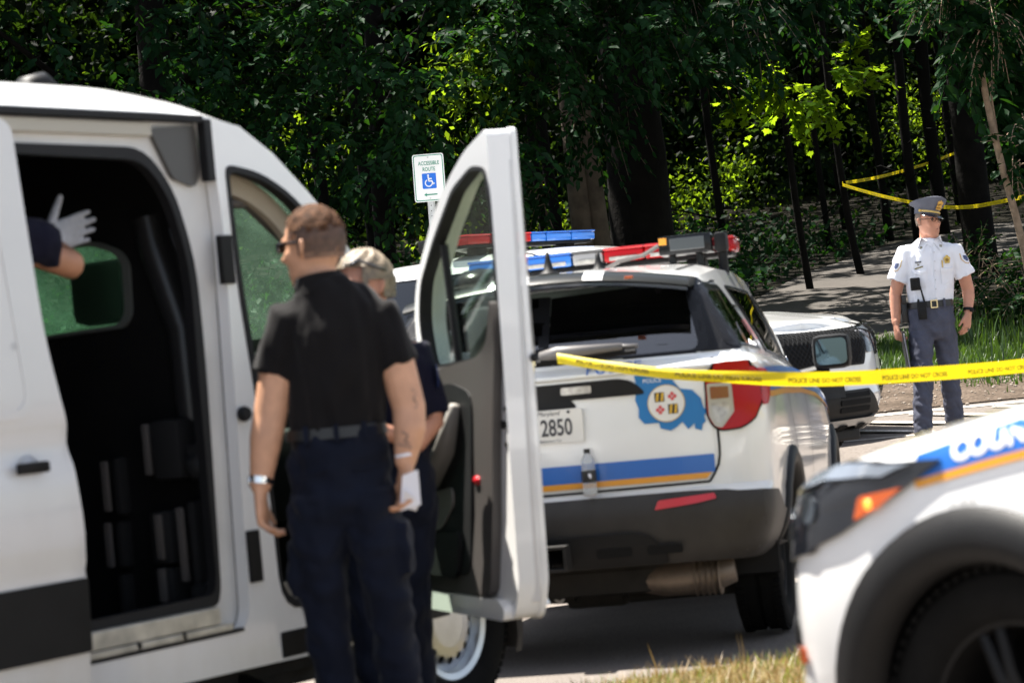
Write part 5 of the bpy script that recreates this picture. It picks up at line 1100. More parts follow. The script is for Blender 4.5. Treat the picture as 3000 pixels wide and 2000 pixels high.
    bm = bmesh.new(); tube(bm, [DP(.06, .93, -.055), DP(.25, .98, -.07), (DP(.42, 1.10, -.07)), DP(.50, 1.26, -.06)], [(.045, .02), (.06, .03), (.05, .03), (.02, .02)], 10); put('armrest', bm, mat('armrest_grey', (.20, .185, .165), .55), tp, True)
    bm = bmesh.new(); slab(bm, fillet([(.0, .78), (.30, .80), (.43, .90), (.42, .96), (.2, .94), (.0, .88)], .05), lambda u, v, w: DP(u, v, -.05+w), .012, .12); put('map_pocket_lip', bm, MATS['armrest_grey'], tp)
    bm = bmesh.new(); slab(bm, fillet([(.02, .64), (.50, .63), (.52, .80), (.30, .795), (.02, .76)], .05), lambda u, v, w: DP(u, v, -.056+w), .016, .12); put('map_pocket', bm, DARKP, tp)
    bm = bmesh.new(); lathe(bm, [(0, -.008), (.022, -.006), (.027, .002)], 16, axis='y'); o = put('red_reflector', bm, REDF, tp, True, loc=DP(.655, .985, -.038)); o.rotation_euler = (0, 0, ang); o.scale = (1.1, 1, .7)
    bm = bmesh.new(); slab(bm, fillet([(.02, .502), (.93, .502), (.93, .545), (.86, .572), (.02, .572)], .015), lambda u, v, w: DP(u, v, -.034+w), .034, .2); put('lower_flange', bm, VANW, fd_, 35)
    for u, v in ((.86, 1.235), (.90, 1.235), (.865, 1.11)):
        bm = bmesh.new(); lathe(bm, [(0, -.004), (.009, -.004), (.01, .003)], 10, axis='y', c=(0, 0, 0)); o = put('latch_screw', bm, SEAM, fd_, False, loc=DP(u, v, -.003)); o.rotation_euler = (0, 0, ang)
    bm = bmesh.new(); slab(bm, fillet([(.83, 1.165), (.91, 1.172), (.91, 1.185), (.83, 1.195)], .005), lambda u, v, w: DP(u, v, -.006+w), .01); put('door_latch', bm, SEAM, fd_)
    bm = bmesh.new(); lathe(bm, [(0, -.01), (.02, -.008), (.022, .0)], 12, axis='y'); o = put('rubber_stop', bm, GASKET, fd_, True, loc=DP(.93, .56, .02)); o.rotation_euler = (0, 0, ang-R(90))
    bm = bmesh.new(); lathe(bm, [(0, -.01), (.014, -.008), (.016, .0)], 12, axis='y'); o = put('rubber_stop', bm, GASKET, fd_, True, loc=DP(.984, 1.405, .06)); o.rotation_euler = (0, 0, ang+R(90))
    # mirror on the outside of the open door
    bm = bmesh.new(); box(bm, (-.07, -.13, -.16), (.05, .13, .16), .045); tube(bm, [(0, -.05, -.1), (-.02, -.22, -.12)], .03, 8)
    mm = put('wing_mirror', bm, BLACKP, fd_, 50, loc=DP(.10, 1.46, .26)); mm.rotation_euler = (0, 0, ang+R(90))
    return P
def hazy_glass(name, tint, haze, k):  # green haze mixed into the pane imitates its reflections and glow
    m = glassmat(name, tint, refl=1.0); n = m.node_tree; o = [q for q in n.nodes if q.type == 'OUTPUT_MATERIAL'][0]; src = o.inputs[0].links[0].from_socket
    d = n.nodes.new('ShaderNodeBsdfDiffuse'); t = n.nodes.new('ShaderNodeBsdfTranslucent'); a = n.nodes.new('ShaderNodeAddShader'); x = n.nodes.new('ShaderNodeMixShader')
    tc = n.nodes.new('ShaderNodeTexCoord'); nz = n.nodes.new('ShaderNodeTexNoise'); nz.inputs['Scale'].default_value = 7; mr = n.nodes.new('ShaderNodeMapRange'); mr.inputs[3].default_value = k*.3; mr.inputs[4].default_value = k*1.7
    n.links.new(tc.outputs['Object'], nz.inputs['Vector']); n.links.new(nz.outputs['Fac'], mr.inputs[0]); n.links.new(mr.outputs[0], x.inputs[0])
    d.inputs[0].default_value = (*haze, 1); t.inputs[0].default_value = (*haze, 1); n.links.new(d.outputs[0], a.inputs[0]); n.links.new(t.outputs[0], a.inputs[1])
    n.links.new(src, x.inputs[1]); n.links.new(a.outputs[0], x.inputs[2]); n.links.new(x.outputs[0], o.inputs[0]); return m
mat_ws = hazy_glass('green_haze_glass', (.66, .82, .70), (.26, .44, .30), .075)
mat_cab = hazy_glass('cab_window_glass', (.70, .86, .76), (.30, .50, .36), .035)

# ------------------------------------------------------------- people
def remesh(bm, name, vox, it=4, fac=.5):
    me = bpy.data.meshes.new(name); bm.to_mesh(me); bm.free()
    o = bpy.data.objects.new(name, me); COL.objects.link(o)
    r = o.modifiers.new('r', 'REMESH'); r.mode = 'VOXEL'; r.voxel_size = vox; r.use_smooth_shade = True
    s = o.modifiers.new('s', 'SMOOTH'); s.factor = fac; s.iterations = it
    dg = bpy.context.evaluated_depsgraph_get(); res = bpy.data.meshes.new_from_object(o.evaluated_get(dg)); res.name = name
    bpy.data.objects.remove(o); bpy.data.meshes.remove(me); res.materials.clear(); res.shade_smooth(); return res
def folds(me, amp, seed, sc=(9, 9, 4)):
    """cloth folds: push vertices along their normals by a smooth random field"""
    rs = np.random.RandomState(seed); n = len(me.vertices)
    co = np.empty(n*3, np.float32); me.vertices.foreach_get('co', co); co = co.reshape(-1, 3)
    no = np.empty(n*3, np.float32); me.vertices.foreach_get('normal', no); no = no.reshape(-1, 3)
    h = np.zeros(n)
    for k in range(7):
        d = rs.normal(size=3)*np.array(sc)*(1+.5*k); h += np.sin(co@d+rs.uniform(0, 6.3)+1.5*np.sin(co@(rs.normal(size=3)*np.array(sc))))/(1+.4*k)
    h = np.sign(h)*np.abs(h)**.8/1.8
    me.vertices.foreach_set('co', (co+no*(amp*h)[:, None]).astype(np.float32).ravel()); me.update(); return me
def hand(bm, w, d, th, curl=25, k=1.0, spread=.0, thumb=40, tc=15, flip=1):
    """palm and five fingers: wrist w, pointing d, thumb side th"""
    w = Vector(w); d = Vector(d).normalized(); th = Vector(th); th = (th-d*th.dot(d)).normalized(); n = d.cross(th)*flip
    tube(bm, [w-d*.03*k, w+d*.03*k, w+d*.07*k, w+d*.098*k], [(.027*k, .021*k), (.036*k, .019*k), (.042*k, .017*k), (.040*k, .013*k)], 12, side=th, round_=True)
    for i, (off, L, r) in enumerate(((.030, .076, .0092), (.010, .086, .0095), (-.010, .080, .009), (-.029, .062, .0078))):
        base = w+d*(.088-.004*abs(i-1.2))*k+th*off*k; dr = (d+th*off*spread*18).normalized(); pts = [base-dr*.02*k, base]; p = base; a = 0
        for j, f in enumerate((.45, .32, .26)):
            a += R(curl*(.8 if j == 0 else 1.0)); v = dr*math.cos(a)+n*math.sin(a); p = p+v*L*f*k; pts.append(p)
        tube(bm, pts, [r*k*1.05, r*k*1.08, r*k, r*k*.94, r*k*.82], 8, round_=True)
    b = w+d*.018*k+th*.022*k; v = (d*math.cos(R(thumb))+th*math.sin(R(thumb))).normalized(); v2 = (v+n*math.sin(R(tc))+d*.25).normalized()
    tube(bm, [b-v*.01*k, b+v*.04*k, b+v*.04*k+v2*.032*k, b+v*.04*k+v2*.058*k], [.016*k, .0125*k, .0108*k, .009*k], 8, round_=True)
def head(bm, c, f, k=1.0, jaw=1.0):
    """head centred at c (eye level), looking along f; ears, nose, brow, lips, chin"""
    c = Vector(c); f = Vector(f); f.z = 0; f.normalize(); s = Vector((f.y, -f.x, 0)); u = Vector((0, 0, 1))
    P = lambda a, b, h: c+f*a*k+s*b*k+u*h*k
    prof = [(-.128, .012, .030, .030), (-.118, .032, .046*jaw, .046), (-.098, .030, .058*jaw, .062), (-.07, .014, .066*jaw, .080), (-.035, .003, .070, .092), (0, -.004, .075, .097), (.035, -.010, .077, .099), (.065, -.014, .073, .095), (.092, -.018, .060, .080), (.11, -.02, .038, .052), (.117, -.02, .012, .018)]
    tube(bm, [P(o, 0, z) for z, o, a, b in prof], [(a*k, b*k) for z, o, a, b in prof], 20, side=s)
    tube(bm, [P(.080, 0, .018), P(.098, 0, -.015), P(.112, 0, -.036), P(.095, 0, -.046)], [.009*k, .011*k, .0145*k, .011*k], 8, round_=True)
    tube(bm, [P(.078, -.045, .022), P(.092, 0, .026), P(.078, .045, .022)], .010*k, 8, round_=True)
    tube(bm, [P(.070, -.026, -.072), P(.090, 0, -.069), P(.070, .026, -.072)], .0075*k, 8, round_=True)
    tube(bm, [P(.068, -.022, -.084), P(.087, 0, -.083), P(.068, .022, -.084)], .0075*k, 8, round_=True)
    tube(bm, [P(.062, -.014, -.112), P(.072, 0, -.113), P(.062, .014, -.112)], .014*k, 8, round_=True)
    for q in (-1, 1):
        tube(bm, [P(-.012, q*.074, .022), P(-.022, q*.088, .010), P(-.016, q*.084, -.018), P(-.006, q*.074, -.032)], [(.008*k, .014*k), (.007*k, .018*k), (.007*k, .013*k), (.005*k, .008*k)], 8, round_=True)
        tube(bm, [P(.055, q*.05, -.025), P(.062, q*.042, -.045)], [.02*k, .016*k], 8, round_=True)
    return P
def hairmesh(P, k, fn, seed, amp=.004, th=.012, n=26):
    """hair as a thick cap over the skull; fn(azimuth from the face, height) says where hair grows"""
    V = []; F = []; rs = np.random.RandomState(seed); m = 34
    for i in range(n+1):
        el = math.pi*.5*(1-i/n*1.42)
        for j in range(m):
            az = 2*math.pi*j/m; z = .018+.105*math.sin(el) if el > 0 else .018+.10*math.sin(el)
            r = math.cos(el) if el > 0 else 1-.10*abs(math.sin(el)); h = th*(1+.05*rs.normal())+amp*(.35*math.sin(az*9+el*11)+.3*math.sin(az*3+1)*math.sin(el*4))
            V.append(tuple(P(-.012+(.101+h)*r*math.cos(az), (.079+h)*r*math.sin(az), z+h*math.sin(max(el, 0)))))
    for i in range(n):
        el = math.pi*.5*(1-(i+.5)/n*1.42)
        for j in range(m):
            az = 2*math.pi*(j+.5)/m; az = az-2*math.pi if az > math.pi else az
            if fn(abs(az), .10*math.sin(el)+.007*math.sin(13*az+seed)+.005*math.sin(29*az)): F.append((i*m+j, (i+1)*m+j, (i+1)*m+(j+1) % m, i*m+(j+1) % m))
    me = mesh_np('hair', V, F); bm = bmesh.new(); bm.from_mesh(me); bpy.data.meshes.remove(me)
    for v in [v for v in bm.verts if not v.link_faces]: bm.verts.remove(v)
    bmesh.ops.recalc_face_normals(bm, faces=bm.faces)
    bmesh.ops.subdivide_edges(bm, edges=bm.edges, cuts=1, use_grid_fill=True)
    for v in bm.verts: v.co += Vector(rs.normal(size=3)*.0006)
    return bm
SKIN1 = mat('skin_fair', (.58, .31, .19), .5, nscale=18, namt=.10, bump=.05, bscale=200)
SKIN2 = mat('skin_ruddy', (.50, .235, .15), .5, nscale=18, namt=.12, bump=.05, bscale=200)
SKIN3 = mat('skin_tan', (.42, .20, .115), .5, nscale=18, namt=.12)
HAIRB = mat('brown_hair', (.072, .034, .017), .75, nscale=45, namt=.6, bump=.5, bscale=160)
HAIRG = mat('grey_blond_hair', (.22, .17, .115), .5, nscale=40, namt=.45, bump=.5, bscale=120)
POLO = mat('black_polo_cloth', (.008, .007, .0073), .85, nscale=7, namt=.2, bump=.12, bscale=400, sheen=.08)
NAVY = mat('navy_trouser_cloth', (.005, .007, .0155), .8, nscale=7, namt=.25, bump=.12, bscale=350, sheen=.05)
NAVYS = mat('navy_shirt_cloth', (.007, .007, .018), .8, nscale=7, namt=.2, sheen=.05)
SHIRT = mat('white_shirt_cloth', (.78, .79, .84), .8, nscale=12, namt=.03, bump=.05, bscale=300)
SLATE = mat('slate_blue_trousers', (.080, .085, .115), .8, nscale=9, namt=.12, bump=.12, bscale=350)
LEATH = mat('black_leather', (.012, .012, .012), .4)
BRASS = mat('brass', (.62, .40, .11), .3, metal=.9, nscale=60, namt=.2)
GLOVE = mat('white_knit_glove', (.50, .52, .58), .9, nscale=60, namt=.08, bump=.4, bscale=300)
SHADE = mat('sunglass_lens', (.006, .006, .007), .08, coat=1)
mat('eye_dark', (.05, .035, .03), .15)
PAPER = mat('white_paper', (.80, .80, .86), .7)

def man_back():
    P = thing('person', 'man seen from behind in black polo shirt and dark navy trousers holding paper', 'person', (-.57, 7.9, .09))
    bm = bmesh.new()
    f = (-.86, .50, 0)
    Hc = (-.055, .03, 1.745); PH = head(bm, Hc, f, 1.02)
    tube(bm, [(-.042, .03, 1.68), (-.035, .01, 1.60), (-.02, .0, 1.50)], [(.060, .066), (.062, .066), (.08, .08)], 14)
    tube(bm, [(0, 0, 1.52), (0, 0, 1.40), (-.015, 0, 1.2), (-.03, 0, 1.05), (-.03, 0, .92)], [(.11, .085), (.14, .10), (.13, .10), (.13, .10), (.13, .10)], 16, side=(1, 0, 0))
    arms = [[(-.148, .0, 1.50), (-.195, .0, 1.37), (-.240, -.01, 1.20), (-.258, -.02, 1.13), (-.288, -.03, .985)], [(.140, .0, 1.485), (.185, -.02, 1.36), (.216, -.03, 1.19), (.213, -.05, 1.12), (.190, -.06, 1.02)]]
    rr = [[.062, .059, .054, .052, .035]]*2
    for A, r in zip(arms, rr): tube(bm, A, [(q*.98, q*1.05) for q in r], 14, round_=True)
    hand(bm, (-.291, -.032, .965), (-.02, .0, -1), (.15, .9, 0), 34, 1.08, .0, 30, 25)
    hand(bm, (.190, -.062, 1.0), (-.05, .02, -1), (-.5, .75, 0), 40, 1.08, .0, 30, 35, -1)
    for s, pts in ((-1, [(-.11, .0, .92), (-.118, -.005, .56), (-.10, .025, .10)]), (1, [(.06, .0, .92), (.088, -.02, .58), (.11, .03, .10)])): tube(bm, pts, [.06, .045, .035], 12, round_=True)
    for x, y in ((-.10, .03), (.11, .04)): tube(bm, [(x, y-.05, .05), (x-.02, y+.15, .04)], [(.045, .04), (.04, .03)], 10, round_=True)
    body = put('body', remesh(bm, 'body', .0075, 3), SKIN1, P)
    # polo: torso, sleeves, collar
    bm = bmesh.new()
    tor = [(1.075, .150, .105), (1.13, .154, .110), (1.20, .156, .112), (1.30, .164, .118), (1.40, .174, .122), (1.46, .178, .118), (1.51, .170, .106), (1.555, .138, .092), (1.59, .104, .080), (1.62, .080, .073)]
    tube(bm, [(-.031+.034*min(1, max(0, (z-1.1)/.3))-.05*max(0, z-1.5)/.12, 0, z) for z, a, b in tor], [(a, b) for z, a, b in tor], 24, side=(1, 0, 0))
    for A, e in ((arms[0], (-.214, .0, 1.335)), (arms[1], (.197, -.022, 1.325))):
        s0 = Vector(A[0]); e = Vector(e); tube(bm, [s0+(Vector((0, 0, 1.51))-s0)*.45, s0, s0.lerp(e, .5), e], [(.070, .080), (.073, .082), (.068, .076), (.066, .073)], 16)
    me = remesh(bm, 'polo_shirt', .008, 5); folds(me, .0075, 3, (22, 22, 9)); sh = put('polo_shirt', me, POLO, P)
    bm = bmesh.new(); tube(bm, [(-.036, .012, 1.585), (-.043, .016, 1.645)], [(.086, .082), (.074, .076)], 20, cap=False, side=(1, 0, 0)); tube(bm, [(-.043, .016, 1.645), (-.036, .010, 1.585)], [(.078, .08), (.094, .088)], 20, cap=False, side=(1, 0, 0)); put('collar', bm, POLO, sh, True)
    # trousers
    bm = bmesh.new()
    tube(bm, [(-.028, 0, z) for z in (1.15, 1.10, 1.0, .90, .83)], [(.156, .112), (.160, .118), (.170, .132), (.170, .13), (.14, .11)], 22, side=(1, 0, 0))
    tube(bm, [(-.108, -.02, .93), (-.118, -.02, .78), (-.120, .0, .56), (-.112, .02, .40), (-.098, .03, .20), (-.092, .03, .03)], [(.098, .112), (.092, .102), (.078, .085), (.072, .08), (.070, .076), (.072, .078)], 18, side=(1, 0, 0))
    tube(bm, [(.055, -.02, .93), (.070, -.03, .78), (.092, -.03, .58), (.098, .0, .42), (.108, .03, .20), (.112, .04, .03)], [(.096, .112), (.090, .102), (.078, .085), (.072, .08), (.070, .076), (.072, .078)], 18, side=(1, 0, 0))
    for x, y, z in ((-.205, -.01, .70), (.165, -.03, .74)): box(bm, (x-.018, y-.07, z-.09), (x+.018, y+.07, z+.09), .01)
    me = remesh(bm, 'trousers', .009, 5); folds(me, .0085, 5, (20, 20, 15)); tr = put('trousers', me, NAVY, P)
    for x0, x1 in ((-.165, -.055), (.02, .115)):
        bm = bmesh.new(); tube(bm, [(x0, -.128, 1.005), ((x0+x1)/2, -.138, 1.003), (x1, -.136, 1.016)], [(.002, .004)]*3, 6); put('pocket_edge', bm, mat('pocket_shadow_cloth', (.006, .007, .012), .9), tr)
    bm = bmesh.new(); tube(bm, [(-.028, 0, 1.115), (-.028, 0, 1.15)], [(.168, .120), (.164, .116)], 24, cap=False, side=(1, 0, 0)); bl = put('belt', bm, LEATH, P, True)
    for x in (-.12, -.02, .07):
        y = -.121*math.sqrt(max(0, 1-((x+.028)/.170)**2))-.003; bm = bmesh.new(); box(bm, (x-.008, y-.004, 1.105), (x+.008, y+.004, 1.16)); put('belt_loop', bm, NAVY, tr)
    # shoes, hair, sunglasses, wrist things, paper
    for x, y in ((-.10, .03), (.11, .04)):
        bm = bmesh.new(); tube(bm, [(x, y-.09, .05), (x-.005, y, .055), (x-.03, y+.17, .035)], [(.045, .05), (.05, .055), (.045, .035)], 12, round_=True); put('shoe', bm, LEATH, P, True)
    hb = hairmesh(PH, 1, lambda a, z: (z > .052 if a < 1.05 else z > .026), 2, th=.0115, amp=.004); hr = put('hair', hb, HAIRB, P, True)
    hb = hairmesh(PH, 1, lambda a, z: (z > .012 and a > 1.1 if a < 1.55 else z > -.045) and z < .040, 4, th=.0095, amp=.001); put('hair_side', hb, mat('short_brown_hair', (.085, .045, .028), .6, nscale=50, namt=.4), hr, True)
    hb = hairmesh(PH, 1, lambda a, z: a > 1.75 and -.085 < z < -.03, 6, th=.005, amp=.001); put('hair_nape', hb, mat('faded_nape_hair', (.21, .115, .072), .6, nscale=50, namt=.25), hr, True)
    bm = bmesh.new()
    for q in (-1, 1): tube(bm, [PH(.075, q*.072, .012), PH(-.01, q*.083, .015)], [(.0035, .006)]*2, 6)
    for q in (-.036, .036): 
        c = PH(.094, q, .004); tube(bm, [c-Vector(PH(0, .026, 0))+Vector(PH(0, 0, 0)), c+Vector(PH(0, .026, 0))-Vector(PH(0, 0, 0))], [(.0045, .019)]*2, 10, side=PH(1, 0, 0)-PH(0, 0, 0))
    tube(bm, [PH(.085, -.07, .014), PH(.103, 0, .016), PH(.085, .07, .014)], .005, 6)
    put('sunglasses', bm, SHADE, P, True)
    bm = bmesh.new(); tube(bm, [(-.284, -.028, 1.012), (-.288, -.03, .990)], [(.040, .038)]*2, 18, cap=False, side=(1, 0, 0)); tube(bm, [(-.325, -.035, 1.0), (-.318, -.035, 1.0)], .018, 14); put('watch', bm, CHROME, P, True)
    bm = bmesh.new(); tube(bm, [(.193, -.06, 1.045), (.194, -.06, 1.035)], [(.037, .037)]*2, 18, cap=False); put('wristband', bm, PAPER, P, True)
    ink = mat('tattoo_ink', (.27, .17, .13), .6, nscale=40, namt=.4)
    for pts in ([(.232, -.075, 1.25), (.243, -.068, 1.235), (.236, -.078, 1.215), (.246, -.072, 1.20), (.238, -.080, 1.185)], [(.190, -.098, 1.115), (.208, -.099, 1.10), (.196, -.10, 1.085), (.21, -.098, 1.075)], [(.172, -.098, 1.075), (.20, -.101, 1.068), (.215, -.095, 1.06)]):
        bm = bmesh.new(); cp = crom(pts, 18).tolist(); tube(bm, cp, [(.0035, .003)]*18, 5); put('tattoo', bm, ink, P)
    bm = bmesh.new(); slab(bm, [(-.02, 0), (.05, .015), (.052, .13), (.0, .115)], lambda u, v, w: (.178+u, -.085-.25*v+w, .86+v), .003); slab(bm, [(-.01, .0), (.03, -.015), (.045, .015), (.0, .06)], lambda u, v, w: (.180+u, -.092-.9*(v-.02)+w, .87+v), .003); pp = put('folded_paper', bm, PAPER, None, loc=P.location)
    tag(pp, 'folded sheet of white paper held in the tattooed right hand of the polo man', 'paper')
    return P

def officer():
    P = thing('person', 'police officer in white short sleeved shirt and peaked cap walking past the grass', 'person', (3.3, 19.0, .5))
    bm = bmesh.new(); f = (.55, -.83, 0)
    PH = head(bm, (.045, -.02, 1.715), f, 1.0)
    tube(bm, [(.035, .02, 1.66), (.03, .02, 1.57), (.03, .02, 1.50)], [(.060, .062), (.062, .064), (.09, .08)], 14)
    tube(bm, [(.03, 0, 1.5), (.02, 0, 1.3), (0, 0, 1.05), (0, 0, .9)], [(.13, .09), (.15, .1), (.13, .1), (.13, .1)], 16, side=(1, 0, 0))
    arms = [[(-.155, .0, 1.47), (-.215, .0, 1.33), (-.262, .02, 1.16), (-.268, .01, 1.09), (-.285, -.02, .94)], [(.225, .0, 1.45), (.275, .0, 1.32), (.312, .03, 1.15), (.310, .02, 1.09), (.285, -.03, .975)]]
    for A in arms: tube(bm, A, [(.058, .058), (.054, .054), (.049, .049), (.047, .047), (.031, .034)], 14, round_=True)
    hand(bm, (-.288, -.03, .92), (.03, -.02, -1), (.2, -1, 0), 50, 1.08, 0, 25, 30, -1)
    hand(bm, (.281, -.04, .955), (-.22, -.1, -1), (-.8, -.6, 0), 22, 1.06, .1, 38, 5)
    tube(bm, [(-.09, 0, .95), (-.12, -.1, .5), (-.17, -.15, .08)], [.08, .06, .045], 12, round_=True); tube(bm, [(.08, 0, .95), (.10, .05, .5), (.12, .12, .08)], [.08, .06, .045], 12, round_=True)
    put('body', remesh(bm, 'body', .0065, 3), SKIN2, P)
    # shirt
    bm = bmesh.new()
    tor = [(1.045, .165, .120), (1.09, .178, .130), (1.15, .178, .130), (1.25, .188, .132), (1.35, .200, .130), (1.43, .205, .122), (1.49, .185, .105), (1.53, .135, .088), (1.56, .090, .078), (1.575, .078, .074)]
    tube(bm, [(.002+.03*(z-1.05)/.5, .0, z) for z, a, b in tor], [(a, b) for z, a, b in tor], 24, side=(1, 0, 0))
    for A, e in ((arms[0], (-.238, .005, 1.262)), (arms[1], (.296, .01, 1.258))):
        s0 = Vector(A[0]); e = Vector(e); tube(bm, [s0+(Vector((.03, 0, 1.46))-s0)*.35, s0, s0.lerp(e, .5), e], [(.075, .078), (.078, .08), (.077, .08), (.080, .082)], 16)
    me = remesh(bm, 'shirt', .007, 4); folds(me, .006, 8, (24, 24, 11)); SH = put('shirt', me, SHIRT, P)
    bvh = BVHTree.FromPolygons([v.co.copy() for v in me.vertices], [list(p.vertices) for p in me.polygons])
    def fr(x, z, off=.004):
        h = bvh.ray_cast(Vector((x, -2, z)), Vector((0, 1, 0)))
        return (h[0]+Vector((0, -off, 0))) if h[0] else Vector((x, -.12-off, z))
    def dec(nm, poly, m, off=.005, res=.02, par=SH, rim=.006):
        V, T = cdt(poly, res); bm = bmesh.new(); A = [bm.verts.new(fr(u, v, off)) for u, v in V]
        for t in T:
            try: bm.faces.new([A[i] for i in t])
            except ValueError: pass
        for v in [v for v in bm.verts if not v.link_faces]: bm.verts.remove(v)
        es = [e for e in bm.edges if len(e.link_faces) == 1]; r = bmesh.ops.extrude_edge_only(bm, edges=es)
        for g in r['geom']:
            if isinstance(g, bmesh.types.BMVert): g.co.y += rim
        bmesh.ops.recalc_face_normals(bm, faces=bm.faces)
        return put(nm, bm, m, par, 40)
    for x0, x1 in ((-.135, -.03), (.085, .195)):
        dec('pocket', fillet([(x0, 1.20), (x1, 1.20), (x1, 1.325), (x0, 1.325)], .015), SHIRT, .006); dec('pocket_flap', [(x0-.002, 1.335), (x1+.002, 1.335), (x1+.002, 1.305), ((x0+x1)/2, 1.292), (x0-.002, 1.305)], SHIRT, .011)
    dec('placket', [(.010, 1.07), (.036, 1.07), (.048, 1.50), (.022, 1.50)], SHIRT, .005, .03)
    for z in np.linspace(1.10, 1.46, 6):
        bm = bmesh.new(); lathe(bm, [(0, -.003), (.0055, -.003), (.006, .001)], 10); put('button', bm, mat('pearl_button', (.6, .6, .62), .3), SH, loc=fr(.023+.03*(z-1.05)/.5, z, .007))
    for s in (-1, 1):                                                # collar leaves and epaulets
        dec('collar_leaf', [(.03+s*.020, 1.545), (.03+s*.075, 1.585), (.03+s*.105, 1.50), (.03+s*.072, 1.465)], SHIRT, .014)
        bm = bmesh.new(); tube(bm, [(.03+s*.075, .02, 1.553), (.03+s*.12, .02, 1.535), (.03+s*.185, .01, 1.488)], [(.024, .005)]*3, 8, side=(0, 1, 0)); put('epaulet', bm, SHIRT, SH, 40)
        bm = bmesh.new(); box(bm, (-.010, -.003, -.010), (.010, .003, .010), .002); put('collar_pin', bm, mat('pewter', (.25, .24, .20), .3, metal=.8), SH, loc=fr(.03+s*.078, 1.505, .018))
    dec('undershirt', [(.0, 1.565), (.06, 1.565), (.052, 1.525), (.03, 1.505), (.008, 1.525)], SHIRT, .008)
    bd = dec('badge', [(.145+.028*math.sin(a)*(1+.12*math.cos(5*a)), 1.395+.032*math.cos(a)*(1+.12*math.cos(5*a))) for a in np.linspace(0, 2*math.pi, 26)[:-1]], BRASS, .010, .012)
    dec('badge_centre', circle((.145, 1.392), .013, 14), mat('dark_brass', (.30, .17, .04), .35, metal=.8), .014, .02, bd)
    dec('tie_pin', [(.098, 1.335), (.106, 1.335), (.108, 1.385), (.102, 1.395), (.097, 1.385)], BRASS, .010, .02)
    dec('name_plate', [(-.112, 1.338), (-.052, 1.352), (-.053, 1.362), (-.113, 1.348)], mat('olive_bar', (.16, .13, .03), .4, metal=.4), .010, .03)
    for k in range(4): dec('service_pin', [(-.106+.012*k, 1.388), (-.098+.012*k, 1.388), (-.097+.012*k, 1.398), (-.105+.012*k, 1.400)], LEATH, .008, .02)
    bm = bmesh.new(); lathe(bm, [(0, -.004), (.008, -.003), (.009, .002)], 10); put('medal', bm, mat('pewter', (.25, .24, .20)), SH, loc=fr(-.085, 1.374, .006))
    # shoulder patches on the sleeve sides
    for s, c, tl in ((-1, (-.212, -.040, 1.385), .42), (1, (.268, -.038, 1.395), -.45)):
        def ptch(nm, k, m, off, par):
            pl = [(-.030*k, .040*k), (.030*k, .040*k), (.033*k, -.01*k), (.018*k, -.042*k), (0, -.05*k), (-.018*k, -.042*k), (-.033*k, -.01*k)]
            bm = bmesh.new(); V, T = cdt(pl, .02); A = []
            ax = Vector((s*.80, -.60, 0)).normalized(); sx = Vector((-ax.y, ax.x, 0)); up = Vector((s*.30, 0, -1)).normalized()*-1
            for u, v in V:
                o = Vector(c)+sx*u+up*v+ax*.3; h = bvh.ray_cast(o, -ax); A.append(bm.verts.new((h[0] if h[0] else o-ax*.27)+ax*off))
            for t in T:
                try: bm.faces.new([A[i] for i in t])
                except ValueError: pass
            return put(nm, bm, m, par)
        p0 = ptch('shoulder_patch', 1.0, mat('patch_gold_edge', (.60, .38, .12), .6), .004, SH); ptch('patch_field', .86, SHIRT, .006, p0); ptch('patch_crest', .55, mat('patch_crest_blue', (.05, .07, .16), .6, nscale=45, namt=.6), .008, p0)
    # trousers, belt, buckle
    bm = bmesh.new()
    tube(bm, [(0, 0, z) for z in (1.065, 1.0, .92, .84, .78)], [(.170, .122), (.180, .132), (.185, .138), (.175, .13), (.13, .10)], 22, side=(1, 0, 0))
    tube(bm, [(-.092, -.01, .88), (-.112, -.06, .72), (-.132, -.10, .50), (-.155, -.13, .28), (-.180, -.15, .05)], [(.097, .105), (.094, .10), (.080, .088), (.074, .08), (.070, .076)], 18, side=(1, 0, 0))
    tube(bm, [(.088, .0, .88), (.100, .03, .72), (.108, .05, .50), (.118, .08, .28), (.125, .11, .05)], [(.095, .105), (.090, .10), (.078, .088), (.072, .08), (.069, .076)], 18, side=(1, 0, 0))
    me = remesh(bm, 'trousers', .008, 4); folds(me, .007, 12, (22, 22, 14)); TR = put('trousers', me, SLATE, P)
    bm = bmesh.new(); tube(bm, [(0, 0, 1.035), (0, 0, 1.085)], [(.184, .137), (.182, .135)], 28, cap=False, side=(1, 0, 0)); BL = put('belt', bm, LEATH, P, True)
    bm = bmesh.new(); slab(bm, [(-.028, -.032), (.028, -.032), (.028, .032), (-.028, .032)], lambda u, v, w: (.005+u, -.150+w, 1.058+v), .008, None, [[(-.019, -.023), (.019, -.023), (.019, .023), (-.019, .023)]]); put('belt_buckle', bm, mat('pale_brass', (.72, .58, .34), .2, metal=.9), BL)
    bm = bmesh.new(); box(bm, (-.125, -.175, .945), (-.062, -.125, 1.085), .008); tube(bm, [(-.068, -.15, 1.07), (-.092, -.155, 1.205)], [.009, .005], 8); tube(bm, [(-.115, -.15, 1.08), (-.115, -.15, 1.105)], .008, 8); box(bm, (-.118, -.179, .965), (-.07, -.173, 1.03), .004)
    put('radio', bm, BLACKP, BL, 50)
    bm = bmesh.new(); box(bm, (-.165, -.160, 1.175), (-.088, -.128, 1.275), .010); lathe(bm, [(0, -.034), (.017, -.033), (.02, -.025)], 14, axis='y', c=(-.125, -.134, 1.215)); box(bm, (-.15, -.166, 1.25), (-.105, -.158, 1.268), .003); put('chest_camera', bm, BLACKP, SH, 50)
